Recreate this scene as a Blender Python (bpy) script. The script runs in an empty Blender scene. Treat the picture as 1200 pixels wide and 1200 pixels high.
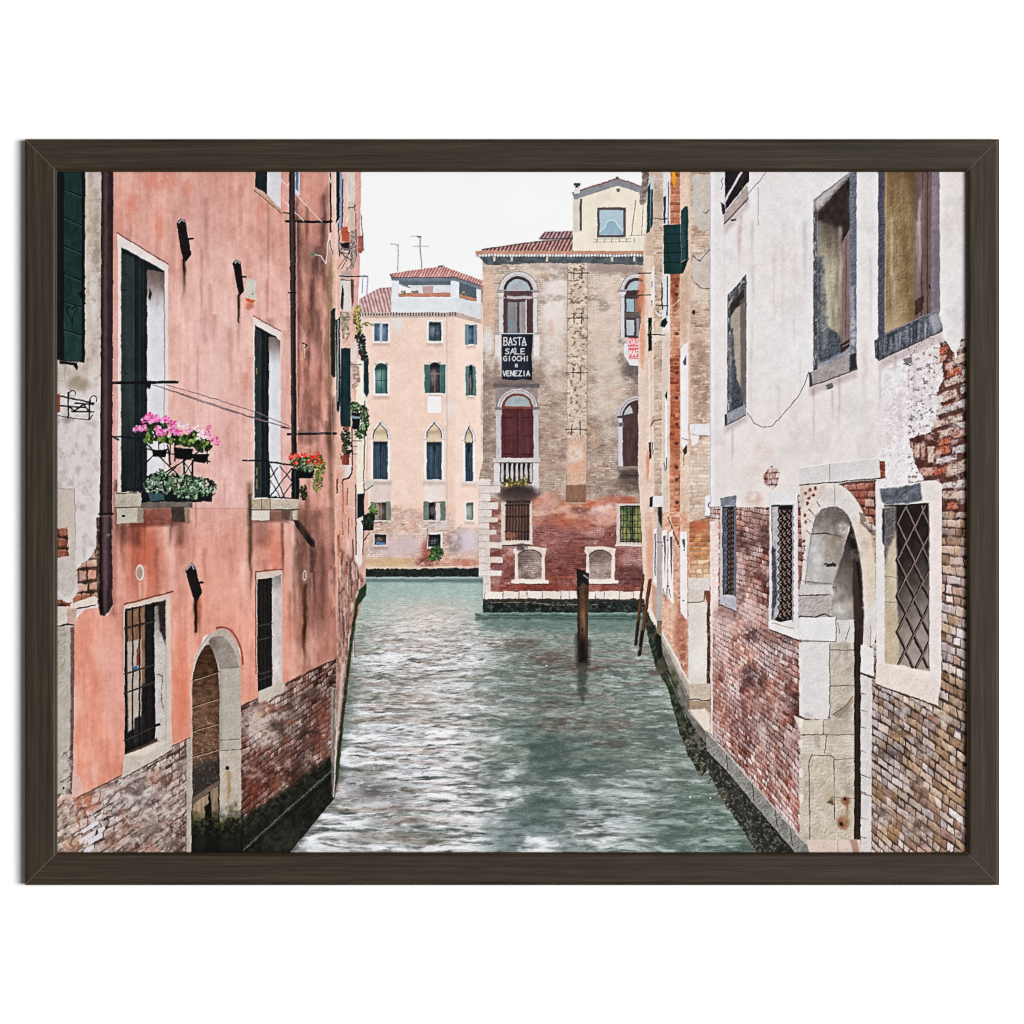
# A framed colour print (a canal between old houses) hanging on a white wall.  1 unit = 1 m.
import bpy, math
import numpy as np

S = bpy.context.scene
COL = S.collection
MM = .001                                   # drawing millimetres -> metres

# ---------------------------------------------------------------- camera, light, exposure
def at(x, y, depth):
    """a point by its millimetres across and down the hanging area, and its height off the wall"""
    return ((x - 600) * MM, -depth * MM, (600 - y) * MM)
PRINT_DEPTH = 9.6
cam = bpy.data.cameras.new('camera'); cam_o = bpy.data.objects.new('camera', cam); COL.objects.link(cam_o)
cam_o.location = (0, -8 - PRINT_DEPTH * MM, 0); cam_o.rotation_euler = (math.radians(90), 0, 0)
cam.sensor_width = 36; cam.lens = 36 * 8 / 1.2; cam.clip_start = .1; cam.clip_end = 200
S.camera = cam_o
S.render.engine = 'CYCLES'
world = bpy.data.worlds.new('World'); S.world = world; world.use_nodes = True
world.node_tree.nodes['Background'].inputs[0].default_value = (1, 1, 1, 1)
world.node_tree.nodes['Background'].inputs[1].default_value = .14
def area(name, loc, target, sx, sy, power):
    l = bpy.data.lights.new(name, 'AREA'); l.shape = 'RECTANGLE'; l.size = sx; l.size_y = sy; l.energy = power
    o = bpy.data.objects.new(name, l); COL.objects.link(o); o.location = loc
    d = [t - c for t, c in zip(target, loc)]
    import mathutils
    o.rotation_euler = mathutils.Vector(d).to_track_quat('-Z', 'Y').to_euler()
area('studio_key_light', (11.2, -19.5, 0), (0, 0, 0), 12.5, 7, 6480)
S.view_settings.view_transform = 'Standard'; S.view_settings.look = 'None'
S.cycles.filter_width = 1.0; S.cycles.use_denoising = False
S.view_settings.exposure = 0; S.view_settings.gamma = 1; S.view_settings.use_curve_mapping = False

# ---------------------------------------------------------------- materials, wall, frame
def nodes(name):
    m = bpy.data.materials.new(name); m.use_nodes = True
    return m, m.node_tree.nodes, m.node_tree.links, m.node_tree.nodes['Principled BSDF']
def wall_material():
    m, n, l, b = nodes('white_wall_paint')
    t = n.new('ShaderNodeTexNoise'); t.inputs['Scale'].default_value = 90; t.inputs['Detail'].default_value = 6
    bp = n.new('ShaderNodeBump'); bp.inputs['Strength'].default_value = .03; bp.inputs['Distance'].default_value = .002
    l.new(t.outputs['Fac'], bp.inputs['Height']); l.new(bp.outputs['Normal'], b.inputs['Normal'])
    b.inputs['Base Color'].default_value = (.95, .95, .95, 1); b.inputs['Roughness'].default_value = .9; b.inputs['Specular IOR Level'].default_value = .1
    return m
def wood_material(seed):
    m, n, l, b = nodes('dark_brown_wood')
    a = n.new('ShaderNodeAttribute'); a.attribute_name = 'grain'
    mp = n.new('ShaderNodeMapping'); mp.inputs['Scale'].default_value = (5, 210, 210); mp.inputs['Location'].default_value = (seed * 3.7, seed * 11.3, 0)
    l.new(a.outputs['Vector'], mp.inputs['Vector'])
    t = n.new('ShaderNodeTexNoise'); t.inputs['Scale'].default_value = 1; t.inputs['Detail'].default_value = 7; t.inputs['Roughness'].default_value = .62; t.inputs['Distortion'].default_value = .35
    l.new(mp.outputs['Vector'], t.inputs['Vector'])
    mp2 = n.new('ShaderNodeMapping'); mp2.inputs['Scale'].default_value = (26, 1500, 1500); l.new(a.outputs['Vector'], mp2.inputs['Vector'])
    t2 = n.new('ShaderNodeTexNoise'); t2.inputs['Scale'].default_value = 1; t2.inputs['Detail'].default_value = 3; l.new(mp2.outputs['Vector'], t2.inputs['Vector'])
    mx = n.new('ShaderNodeMix'); mx.inputs['Factor'].default_value = .38; l.new(t.outputs['Fac'], mx.inputs['A']); l.new(t2.outputs['Fac'], mx.inputs['B'])
    r = n.new('ShaderNodeValToRGB'); e = r.color_ramp.elements
    e[0].position = .38; e[0].color = (.0132, .0080, .0040, 1); e[1].position = .63; e[1].color = (.047, .0310, .0160, 1)
    k = r.color_ramp.elements.new(.5); k.color = (.0255, .0165, .0087, 1)
    l.new(mx.outputs['Result'], r.inputs['Fac'])
    ea = n.new('ShaderNodeAttribute'); ea.attribute_name = 'mitre_highlight'; cm = n.new('ShaderNodeMix'); cm.data_type = 'RGBA'
    l.new(ea.outputs['Fac'], cm.inputs['Factor']); l.new(r.outputs['Color'], cm.inputs['A']); cm.inputs['B'].default_value = (.20, .17, .14, 1); l.new(cm.outputs['Result'], b.inputs['Base Color'])  # painted highlight: mitre edges mixed paler in the wood colour
    bp = n.new('ShaderNodeBump'); bp.inputs['Strength'].default_value = .12; bp.inputs['Distance'].default_value = .0006
    l.new(mx.outputs['Result'], bp.inputs['Height']); l.new(bp.outputs['Normal'], b.inputs['Normal'])
    b.inputs['Roughness'].default_value = .48; b.inputs['Specular IOR Level'].default_value = .17
    return m
def link(name, me, parent=None, **props):
    o = bpy.data.objects.new(name, me); COL.objects.link(o); o.parent = parent
    for k, v in props.items(): o[k] = v
    return o
def mesh_from(name, verts, faces, mat, parent=None, **props):
    me = bpy.data.meshes.new(name); me.from_pydata(verts, [], faces); me.materials.append(mat); me.update()
    return link(name, me, parent, **props)
mesh_from('wall', [(-6, 0, -5), (6, 0, -5), (6, 0, 5), (-6, 0, 5), (-6, .1, -5), (6, .1, -5), (6, .1, 5), (-6, .1, 5)],
          [(0, 1, 2, 3), (7, 6, 5, 4), (0, 4, 5, 1), (3, 2, 6, 7), (0, 3, 7, 4), (1, 5, 6, 2)], wall_material(), kind='structure')
FRAMED = bpy.data.objects.new('framed_print', None); COL.objects.link(FRAMED)
FRAMED.location = at(600, 1036.5, 0); FRAMED.empty_display_size = .05
FRAMED['label'] = 'framed Venice canal print in a dark brown wooden frame, hanging on the white wall'
FRAMED['category'] = 'framed print'
def local(p): return (p[0] - FRAMED.location[0], p[1] - FRAMED.location[1], p[2] - FRAMED.location[2])
# rail profile: (distance in from the outer edge, height off the wall)
PROFILE = [(0, 2.5), (0, 17.0), (.7, 17.8), (3.4, 18.6), (3.9, 18.7), (33.2, 18.7), (33.7, 18.6), (35.6, 18.0), (36.0, 17.2), (37.6, 16.4), (37.9, 16.0), (37.9, 10.4), (30, 10.4), (30, 2.5)]
OX0, OY0, OX1, OY1 = 29.6, 163.6, 1170.4, 1036.6
def rail(side, seed):
    v = []; g = []; ed = []; n = len(PROFILE); L = (OX1 - OX0) if side in 'tb' else (OY1 - OY0)
    STEPS = 26
    for i in range(STEPS + 1):
        for w, d in PROFILE:
            end = i in (0, STEPS)                               # mitred ends, edges set slightly lower, a pale highlight painted along them
            s0, s1 = w + .10, L - w - .10
            s_ = s0 if i == 0 else s1 if i == STEPS else s0 + .7 + (s1 - s0 - 1.4) * (i - 1) / (STEPS - 2)
            if end and d > 12: d -= .35
            ed.append(1.0 if end or (i in (1, STEPS - 1) and 0) else 0.0)
            if side == 't': p = at(OX0 + s_, OY0 + w, d)
            elif side == 'b': p = at(OX0 + s_, OY1 - w, d)
            elif side == 'l': p = at(OX0 + w, OY0 + s_, d)
            else: p = at(OX1 - w, OY0 + s_, d)
            v.append(local(p)); g.append((s_ * MM, w * MM, d * MM))
    f = []
    for i in range(STEPS):
        for j in range(n):
            a, b = i * n + j, i * n + (j + 1) % n
            q = (a, b, b + n, a + n)
            f.append(q if side in 'br' else q[::-1])
    f.append(tuple(range(n))[::-1 if side in 'br' else 1]); f.append(tuple(STEPS * n + k for k in range(n))[::1 if side in 'br' else -1])
    o = mesh_from('frame_rail', v, f, wood_material(seed), FRAMED)
    at_ = o.data.attributes.new('grain', 'FLOAT_VECTOR', 'POINT'); at_.data.foreach_set('vector', np.array(g, np.float32).ravel())
    e_ = o.data.attributes.new('mitre_highlight', 'FLOAT', 'POINT'); e_.data.foreach_set('value', np.array(ed, np.float32))
    return o
for sd_, seed_, lab_ in (('t', 1, 'top rail of the dark brown wooden frame'), ('b', 2, 'bottom rail of the dark brown wooden frame'), ('l', 3, 'left rail of the dark brown wooden frame'), ('r', 4, 'right rail of the dark brown wooden frame')):
    rail(sd_, seed_)['label'] = lab_
def board_material():
    m, n, l, b = nodes('backing_board')
    t = n.new('ShaderNodeTexNoise'); t.inputs['Scale'].default_value = 40; r = n.new('ShaderNodeValToRGB')
    r.color_ramp.elements[0].color = (.20, .14, .09, 1); r.color_ramp.elements[1].color = (.30, .22, .15, 1)
    l.new(t.outputs['Fac'], r.inputs['Fac']); l.new(r.outputs['Color'], b.inputs['Base Color']); b.inputs['Roughness'].default_value = .9
    return m
def slab(name, x0, y0, x1, y1, d0, d1, mat, **props):
    v = [local(at(x, y, d)) for d in (d0, d1) for x, y in ((x0, y1), (x1, y1), (x1, y0), (x0, y0))]
    return mesh_from(name, v, [(3, 2, 1, 0), (4, 5, 6, 7), (0, 1, 5, 4), (1, 2, 6, 5), (2, 3, 7, 6), (3, 0, 4, 7)], mat, FRAMED, **props)
slab('backing_board', 60.2, 194.2, 1139.8, 1006, 2.5, 9.4, board_material())

# ---------------------------------------------------------------- printed picture: drawing tools
# The print is a flat sheet of paper.  Its ink is worked out here as a procedural drawing
# (polygons, strokes, brick courses, noise) in millimetres across the sheet and later laid
# on one flat mesh per printed motif as an ink colour attribute; the picture's light and shade is ink too.
SS = 2.5                                   # drawing samples per millimetre
PX0, PY0, PX1, PY1 = 64.0, 198.0, 1137.0, 1002.0
DW, DH = int(round((PX1 - PX0) * SS)), int(round((PY1 - PY0) * SS))
ink = np.full((DH, DW, 3), 248.0, np.float32)
ids = np.zeros((DH, DW), np.int16)
REG = [None]                               # motif index -> (name, parent index, label)
def motif(name, parent=0, label=None):
    REG.append((name, parent, label)); return len(REG) - 1
_r = np.random.RandomState(7)
NT = _r.rand(256, 256).astype(np.float32)
GR = _r.rand(DH, DW).astype(np.float32)
def vn(x, y, s=0):
    xi = np.floor(x).astype(np.int32); yi = np.floor(y).astype(np.int32)
    fx = x - xi; fy = y - yi
    fx = fx * fx * (3 - 2 * fx); fy = fy * fy * (3 - 2 * fy)
    a = (xi + s * 37) & 255; b = (yi + s * 91) & 255; a1 = (a + 1) & 255; b1 = (b + 1) & 255
    t = NT[b, a] * (1 - fx) + NT[b, a1] * fx; u = NT[b1, a] * (1 - fx) + NT[b1, a1] * fx
    return t * (1 - fy) + u * fy
def fbm(x, y, o=4, s=0):
    v = 0; a = .5; t = 0
    for i in range(o):
        v = v + a * vn(x, y, s + i); t += a; a *= .55
        x, y = x * 2.03 + 17.3, y * 2.03 + 5.1
    return v / t
def ss(a, b, x):
    t = np.clip((x - a) / (b - a), 0, 1); return t * t * (3 - 2 * t)
def mix(a, b, t):
    t = np.asarray(t)
    return np.asarray(a) * (1 - t[..., None]) + np.asarray(b) * t[..., None]
def P(s):
    return [tuple(map(float, q.split(','))) for q in s.split()]
def sm(pts, n=2, closed=True):
    """round the corners of an outline"""
    if isinstance(pts, str): pts = P(pts)
    for _ in range(n):
        q = []
        m = len(pts)
        for i in range(m if closed else m - 1):
            (ax, ay), (bx, by) = pts[i], pts[(i + 1) % m]
            q += [(ax * .75 + bx * .25, ay * .75 + by * .25), (ax * .25 + bx * .75, ay * .25 + by * .75)]
        pts = q if closed else [pts[0]] + q + [pts[-1]]
    return pts
def rect(x0, y0, x1, y1): return [(x0, y0), (x1, y0), (x1, y1), (x0, y1)]
def win(x0, y0, x1, y1):
    i0 = max(0, int((x0 - PX0) * SS)); i1 = min(DW, int((x1 - PX0) * SS) + 2)
    j0 = max(0, int((y0 - PY0) * SS)); j1 = min(DH, int((y1 - PY0) * SS) + 2)
    if i1 <= i0 or j1 <= j0: return None
    X, Y = np.meshgrid((np.arange(i0, i1, dtype=np.float32) + .5) / SS + PX0,
                       (np.arange(j0, j1, dtype=np.float32) + .5) / SS + PY0)
    return (slice(j0, j1), slice(i0, i1)), X, Y
def sd(pts, X, Y, closed=True):
    d = np.full(X.shape, 1e9, np.float32); ins = np.zeros(X.shape, bool)
    n = len(pts)
    for i in range(n if closed else n - 1):
        ax, ay = pts[i]; bx, by = pts[(i + 1) % n]
        ex, ey = bx - ax, by - ay; L = ex * ex + ey * ey + 1e-9
        wx, wy = X - ax, Y - ay
        t = np.clip((wx * ex + wy * ey) / L, 0, 1)
        np.minimum(d, (wx - ex * t) ** 2 + (wy - ey * t) ** 2, out=d)
        if closed and ay != by:
            c = ((ay > Y) != (by > Y)) & (X < ex * (Y - ay) / (by - ay) + ax)
            ins ^= c
    d = np.sqrt(d)
    return np.where(ins, -d, d) if closed else d
def put(w, m, c, oid=None, X=None, Y=None):
    if callable(c): c = c(X, Y)
    c = np.asarray(c, np.float32)
    ink[w] = ink[w] * (1 - m[..., None]) + c * m[..., None]
    if oid is not None:
        v = ids[w]; v[m > .5] = oid
def poly(pts, c, oid=None, soft=.5, rough=0, rs=6, a=1, s=0):
    if isinstance(pts, str): pts = P(pts)
    q = soft + rough * 2 + 1
    xs = [p[0] for p in pts]; ys = [p[1] for p in pts]
    w = win(min(xs) - q, min(ys) - q, max(xs) + q, max(ys) + q)
    if w is None: return
    w, X, Y = w; d = sd(pts, X, Y)
    if rough: d = d + rough * 2 * (fbm(X / rs, Y / rs, 4, s + 3) - .5)
    m = np.clip(.5 - d / soft, 0, 1)
    if callable(a): m = m * a(X, Y)
    else: m = m * a
    put(w, m, c, oid, X, Y)
def line(pts, wd, c, oid=None, soft=.5, a=1, rough=0, rs=3):
    if isinstance(pts, str): pts = P(pts)
    q = wd + soft + 1 + rough
    xs = [p[0] for p in pts]; ys = [p[1] for p in pts]
    w = win(min(xs) - q, min(ys) - q, max(xs) + q, max(ys) + q)
    if w is None: return
    w, X, Y = w; d = sd(pts, X, Y, False) - wd / 2
    if rough: d = d + rough * 2 * (fbm(X / rs, Y / rs, 3, 5) - .5)
    put(w, np.clip(.5 - d / soft, 0, 1) * a, c, oid, X, Y)
def lines(s, wd, c, oid=None, **k):
    for q in s.split(';'): line(q, wd, c, oid, **k)
def ell(cx, cy, rx, ry, n=28, a0=0, a1=2 * math.pi):
    return [(cx + rx * math.cos(a0 + (a1 - a0) * i / n), cy + ry * math.sin(a0 + (a1 - a0) * i / n)) for i in range(n + (a1 - a0 < 6.2))]
def stain(cx, cy, rx, ry, c, a=.5, ns=10, ny=None, cut=.35, s=0):
    """a soft patch of wear, discolouring or drawn light and shade, broken up by noise"""
    w = win(cx - rx * 1.3, cy - ry * 1.3, cx + rx * 1.3, cy + ry * 1.3)
    if w is None: return
    w, X, Y = w
    r = ((X - cx) / rx) ** 2 + ((Y - cy) / ry) ** 2
    ny = ny or ns
    n = .66 * fbm(X / ns, Y / ny, 4, s + 11) + .34 * fbm(X / ns * 4.3, Y / ny * 4.3, 4, s + 13)
    m = np.clip(1.25 - r, 0, 1) * ss(cut - .08, cut + .24, n) * a
    put(w, m, c, None, X, Y)
def smear(x, y0, y1, wd, c, a=.5, s=0):
    """a run of dirt or rust down a wall"""
    w = win(x - wd * 2, y0, x + wd * 2, y1)
    if w is None: return
    w, X, Y = w
    t = (Y - y0) / (y1 - y0)
    xc = x + (vn(Y / 14, Y * 0, s) - .5) * wd * .6
    m = np.exp(-((X - xc) / (wd * (1 - .4 * t))) ** 2) * ss(0, .06, t) * (1 - ss(.35, 1, t)) * a * (.55 + .9 * fbm(X / 2, Y / 16, 3, s + 2))
    put(w, np.clip(m, 0, 1), c)
def shade(pts, k, soft=3, oid=None, a=1):
    if isinstance(pts, str): pts = P(pts)
    xs = [p[0] for p in pts]; ys = [p[1] for p in pts]
    w = win(min(xs) - soft - 1, min(ys) - soft - 1, max(xs) + soft + 1, max(ys) + soft + 1)
    if w is None: return
    w, X, Y = w; m = np.clip(.5 - sd(pts, X, Y) / soft, 0, 1)
    ink[w] = ink[w] * (1 - m[..., None] * (1 - np.asarray(k)) * a)
def hom(q, u0, v0, u1, v1):
    """sheet position -> wall coordinates; q = the wall patch's four corners, clockwise from top left"""
    uv = [(u0, v0), (u1, v0), (u1, v1), (u0, v1)]; A = []; b = []
    for (x, y), (u, v) in zip(q, uv):
        A += [[x, y, 1, 0, 0, 0, -u * x, -u * y], [0, 0, 0, x, y, 1, -v * x, -v * y]]; b += [u, v]
    return np.append(np.linalg.solve(np.array(A), np.array(b)), 1).reshape(3, 3)
def plaster(base, amp=9, sc=26, grain=7, vs=.6, tint=(255, 235, 220), s=0):
    base = np.array(base, np.float32)
    def f(X, Y):
        n = fbm(X / sc, Y / (sc * 1.5), 5, s) - .5
        v = fbm(X / 3.2, Y / 46, 3, s + 4) - .5
        g = (fbm(X / 2.6, Y / 2.6, 3, s + 8) - fbm((X + .7) / 2.6, (Y + .8) / 2.6, 3, s + 8)) * 3.2  # relief light and shade drawn into the plaster colour
        h = fbm(X / 60, Y / 60, 3, s + 6) - .5
        L = n * 2 * amp + v * 2 * amp * vs + g * grain
        return base + L[..., None] * np.array([.85, 1, 1.03]) + (h * 18)[..., None] * np.array([.2, -.35, -.45])
    return f
def brick(H, pal, mortar, bw=.25, bh=.07, mw=.012, wear=.35, wearc=None, contrast=1, dirt=20, s=0, wob=.25, edge_shade=26):
    pal = np.array(pal, np.float32); mortar = np.array(mortar, np.float32)
    wearc = mortar if wearc is None else np.array(wearc, np.float32)
    def f(X, Y):
        D = H[2, 0] * X + H[2, 1] * Y + H[2, 2]
        U = (H[0, 0] * X + H[0, 1] * Y + H[0, 2]) / D; V = (H[1, 0] * X + H[1, 1] * Y + H[1, 2]) / D
        U = U + (fbm(U / bw * 1.3, V / bh * 1.3, 2, s + 1) - .5) * bw * wob * .6
        V = V + (fbm(U / bw * .8, V / bh * .8, 2, s + 2) - .5) * bh * wob + (vn(U / bw * .13, V / bh * .1, s) - .5) * bh * 1.5
        row = np.floor(V / bh).astype(np.int32)
        ru = NT[(row * 13 + s) & 255, (row * 7 + 5) & 255]
        uu = U / bw + .5 * (row & 1) + ru * .3
        col = np.floor(uu).astype(np.int32)
        fu = uu - col; fv = V / bh - row
        half = NT[(row * 5 + 3) & 255, (col * 3 + row * 11 + s * 7) & 255]
        fu2 = np.where(half > .62, (fu * 2) % 1, fu); wu = np.where(half > .62, bw / 2, bw)
        sub = np.where(half > .62, np.floor(fu * 2).astype(np.int32), 0)
        h1 = NT[(row * 17 + s * 3 + sub * 29) & 255, (col * 31 + row * 3) & 255]
        h2 = NT[(row * 29 + 7 + sub * 13) & 255, (col * 11 + row * 23 + s) & 255]
        e = np.minimum(np.minimum(fu2, 1 - fu2) * wu, np.minimum(fv, 1 - fv) * bh)
        jit = (fbm(U / bh * 1.1, V / bh * 1.1, 3, s + 5) - .5) * mw * 2.2
        m = 1 - ss(mw * .35, mw * 1.1, e + jit)
        k = h1 * (len(pal) - 1); i0 = np.clip(np.floor(k).astype(np.int32), 0, len(pal) - 2)
        c = mix(pal[i0], pal[i0 + 1], np.clip(k - i0, 0, 1)) + ((h2 - .5) * 44 * contrast)[..., None]
        c = c + ((fbm(U / bh * 2.2, V / bh * 2.2, 3, s + 9) - .5) * 46 * contrast)[..., None]
        c = c + (edge_shade * (ss(.35, .1, fv) - ss(.62, .95, fv)))[..., None]  # highlight on the upper brick edge, shade on the lower, drawn as colour
        wv = fbm(U / bw * .35, V / bh * .16, 4, s + 12)
        wr = ss(.62 - wear * .5, .82 - wear * .5, wv) * .75
        c = mix(c, wearc + ((h2 - .5) * 26)[..., None], wr)
        mc = mortar * .80 + mortar * (.12 + .35 * float(mortar.mean() < 130)) * ss(.35, .7, fbm(U / bw * .5, V / bh * .3, 4, s + 17))[..., None]
        c = mix(c, mc, m * (.70 + .3 * ss(.3, .6, fbm(U / bw * 1.4, V / bh * .9, 3, s + 19))))
        d = fbm(U / bw * .22, V / bh * .12, 4, s + 15) - .5
        return c + (d * dirt * 2.4)[..., None] + ((vn(X * 1.9, Y * 1.9, s) - .5) * 9)[..., None]
    return f
def flat(c, n=8, sc=3, st=1, s=0):
    c = np.array(c, np.float32)
    def f(X, Y):
        v = fbm(X / sc, Y / (sc * st), 3, s + 1) - .5
        return c + (v * 2 * n)[..., None]
    return f
def wood(c, n=14, sx=1.2, sy=30, s=0):
    c = np.array(c, np.float32)
    def f(X, Y):
        v = fbm(X / sx, Y / sy, 3, s) - .5
        return c + (v * 2 * n)[..., None] + ((vn(X * 2, Y * 2, s) - .5) * 6)[..., None]
    return f
def stone(c, n=14, sc=9, s=0, grain=12):
    c = np.array(c, np.float32)
    def f(X, Y):
        v = fbm(X / sc, Y / sc, 5, s) - .5; g = (fbm(X / 2.2, Y / 2.2, 3, s + 5) - fbm((X + .6) / 2.2, (Y + .7) / 2.2, 3, s + 5)) * 2.4  # second term draws relief light and shade into the stone colour
        p = ss(.72, .84, fbm(X / 1.6, Y / 1.3, 3, s + 9))
        return c + (v * 2 * n + g * grain)[..., None] - (p * 22)[..., None]
    return f
def leaves(areas, pal, n, size, oid=None, seed=0, el=.55, dark=.5):
    """leaf by leaf; later leaves lie over earlier ones and are lighter"""
    r = np.random.RandomState(seed); pal = np.array(pal, np.float32)
    wts = np.array([rx * ry for _, _, rx, ry in areas]); wts = wts / wts.sum()
    for i in range(n):
        cx, cy, rx, ry = areas[r.choice(len(areas), p=wts)]
        a = r.rand() * 6.283; q = math.sqrt(r.rand())
        x, y = cx + rx * q * math.cos(a), cy + ry * q * math.sin(a)
        t = i / n; c = pal[int(r.rand() * len(pal))] * (dark + (1 - dark) * t) * (.8 + .4 * r.rand())
        sz = size * (.6 + .8 * r.rand()); th = r.rand() * 3.14; ct, st = math.cos(th), math.sin(th)
        pts = [(x + sz * (ct * math.cos(b) - el * st * math.sin(b)), y + sz * (st * math.cos(b) + el * ct * math.sin(b))) for b in (0, .9, 1.57, 2.4, 3.14, 3.9, 4.7, 5.4)]
        poly(pts, c, oid, soft=.6)
def blooms(spots, pal, rad, n, oid=None, seed=0):
    r = np.random.RandomState(seed); pal = np.array(pal, np.float32)
    for (cx, cy) in spots:
        for i in range(n):
            a = r.rand() * 6.283; q = rad * math.sqrt(r.rand())
            c = pal[int(r.rand() * len(pal))] * (.82 + .25 * i / n)
            poly(ell(cx + q * math.cos(a), cy + q * .85 * math.sin(a), rad * .34 * (.7 + .6 * r.rand()), rad * .28 * (.7 + .6 * r.rand()), 8), np.minimum(c, 255), oid, soft=.5)
# ---------------------------------------------------------------- printed picture: the drawing itself
I3 = np.eye(3)
def persp(vx, vy, x0, x1, ya, yb, k, V):
    """wall running to the vanishing point (vx,vy); ya, yb = its rows at the upright x0"""
    r = (x1 - vx) / (x0 - vx)
    q = [(x0, ya), (x1, vy + (ya - vy) * r), (x1, vy + (yb - vy) * r), (x0, yb)]
    return hom(q, k / abs(x0 - vx), 0, k / abs(x1 - vx), V)
def grille(x0, y0, x1, y1, nx, ny, wd, c, oid, sl0=0, sl1=0):
    """bars of a window grille; sl0, sl1 = drop of the top and bottom rail across the width"""
    for i in range(nx):
        x = x0 + (x1 - x0) * (i + .5) / nx; t = (x - x0) / (x1 - x0)
        line([(x, y0 + sl0 * t), (x, y1 + sl1 * t)], wd, c, oid)
    for j in range(ny):
        v = (j + .5) / ny
        line([(x0, y0 + (y1 - y0) * v), (x1, y0 + (y1 - y0) * v + sl0 * (1 - v) + sl1 * v)], wd, c, oid)

# ---- sky
SKY = motif('sky', 0, 'flat white overcast sky above the roofs')
poly(rect(60, 190, 1140, 700), lambda X, Y: 247 + (fbm(X / 90, Y / 60, 3, 2) * 5)[..., None] * np.ones(3), SKY)

# ---- far salmon house
FH = motif('house', 0, 'pale salmon house with a covered roof terrace at the far end of the canal')
def farwall(X, Y):
    c = plaster((238, 207, 191), 6, 22, 5, .4, s=3)(X, Y)
    c = mix(c, np.array((243, 217, 203)), ss(531, 535, X) * .8)
    c = mix(c, np.array((234, 188, 166)), ss(585, 600, Y) * (1 - ss(531, 536, X)) * .6)
    return c
poly("424,366 535,365 565,374 565,678 424,678", farwall, FH)
bf = brick(I3, [(214, 160, 140), (228, 190, 172), (205, 150, 128), (235, 208, 196)], (228, 205, 192), 6, 2.3, .6, .45, (232, 214, 208), .6, 14, 4)
poly("424,598 470,592 497,600 530,604 533,618 566,617 566,668 424,668", bf, FH, soft=4, rough=5, rs=7)
stain(470, 641, 34, 14, (206, 182, 184), .85, 14, cut=.2); stain(548, 634, 20, 16, (208, 194, 202), .9, 9, cut=.15)
stain(455, 659, 36, 7, (205, 170, 128), .85, 9, 4, cut=.2); stain(536, 660, 28, 7, (196, 118, 96), .7, 6, 4)
stain(504, 648, 12, 18, (160, 78, 60), .75, 6); stain(532, 637, 11, 15, (150, 138, 138), .8, 5); stain(500, 659, 14, 8, (140, 70, 58), .8, 5)
stain(466, 377, 8, 16, (222, 216, 214), .9, 8, cut=.1); stain(528, 478, 8, 12, (224, 216, 214), .8, 5, cut=.2)
poly("434,564 458,564 458,589 434,589", flat((216, 200, 192), 9, 3, 6), FH, soft=1.5, a=.9)
poly("497,566 521,566 519,586 497,588", flat((230, 220, 214), 6, 4, 2), FH, soft=1.5, rough=1.5, rs=4, a=.9)
poly("425,600 440,604 455,600 434,590", (235, 195, 175), FH, soft=3, a=.5)
BASE1 = motif('quay_base', FH, 'dark weedy footing of the salmon house at the waterline')
poly("424,667 566,665 566,680 424,680", flat((46, 54, 52), 26, 3, .6), BASE1, rough=2, rs=6)
line("424,666 566,664", 1.6, (214, 190, 170), BASE1, rough=1)
# eave
poly("424,366 535,365 565,374 565,380 535,371.5 424,373", flat((196, 176, 166), 18, 2), FH)
for i in range(34): line([(425 + i * 3.3, 366.5), (425 + i * 3.3, 369.5)], 1.6, (110, 96, 98), FH)
line("424,366 535,365 565,374", 1.4, (240, 232, 232), FH)
R1 = motif('roof', FH, 'low tiled roof left of the terrace')
def tiles(c1, c2, per, sl, s=0):
    def f(X, Y):
        t = ((X + Y * sl) / per) % 1
        k = ss(0, .5, t) * (1 - ss(.5, 1, t))
        b = vn(np.floor((X + Y * sl) / per) * 3.7, Y / 2.6, s)
        return mix(np.array(c1, np.float32), np.array(c2, np.float32), k) + ((b - .5) * 34)[..., None]
    return f
poly("421,350 445,337.5 459,336.5 459,366 421,366.5", tiles((168, 128, 130), (222, 188, 184), 4.2, -.25, 3), R1)
T1 = motif('roof_terrace', FH, 'white roof terrace with posts, planters and a parapet')
poly("460,322 536,322 566,330 566,358 534,350 460,350", flat((106, 120, 130), 9, 6), T1)
poly("478,334 528,334 528,347 478,347", flat((216, 217, 222), 5, 5), T1)
poly("467,331 481,337 481,347 467,347", (236, 236, 240), T1); line("467,332 480,337", 1.5, (130, 138, 146), T1)
poly("495,335 508,335 507,344 496,344", (190, 160, 158), T1)
poly("538,331 559,338 559,353 538,346", (100, 112, 122), T1)
poly("467,343.5 528,343 528,348 467,348", flat((203, 138, 116), 12, 4), T1)
poly("538,344 562,351 562,354.5 538,348", (200, 140, 112), T1)
leaves([(472, 343, 4, 2), (485, 342.5, 5, 1.6), (545, 344, 5, 2.4)], [(150, 165, 140), (190, 180, 150)], 40, 1.3, T1, 3)
for a in ("459.6,327 467,327 467,349 459.6,349", "528,329 538,328 538,349 528,349", "558.6,338 564,340 564,357 558.6,356"):
    poly(a, flat((224, 227, 232), 5, 4), T1)
poly("458.5,348.5 533,348.5 565,355.5 565,374 535,365.5 458.5,366", flat((222, 226, 231), 7, 8, 1), T1)
line("458.5,348.5 533,348.5 565,355.5", 1, (246, 247, 250), T1); shade("533,349 565,356 565,374 535,365", .96, 1)
R2 = motif('roof', FH, 'hipped red tiled roof over the roof terrace')
poly("457,321 461,325 533,324.5 566,335.5 566,340 533,329 459,329", flat((122, 134, 146), 9, 5), R2)
poly("457,321 516,312 520,312.5 566.5,329 566,335 532,324 461,325.5", tiles((176, 116, 112), (226, 176, 168), 3.5, .55, 5), R2)
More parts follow.
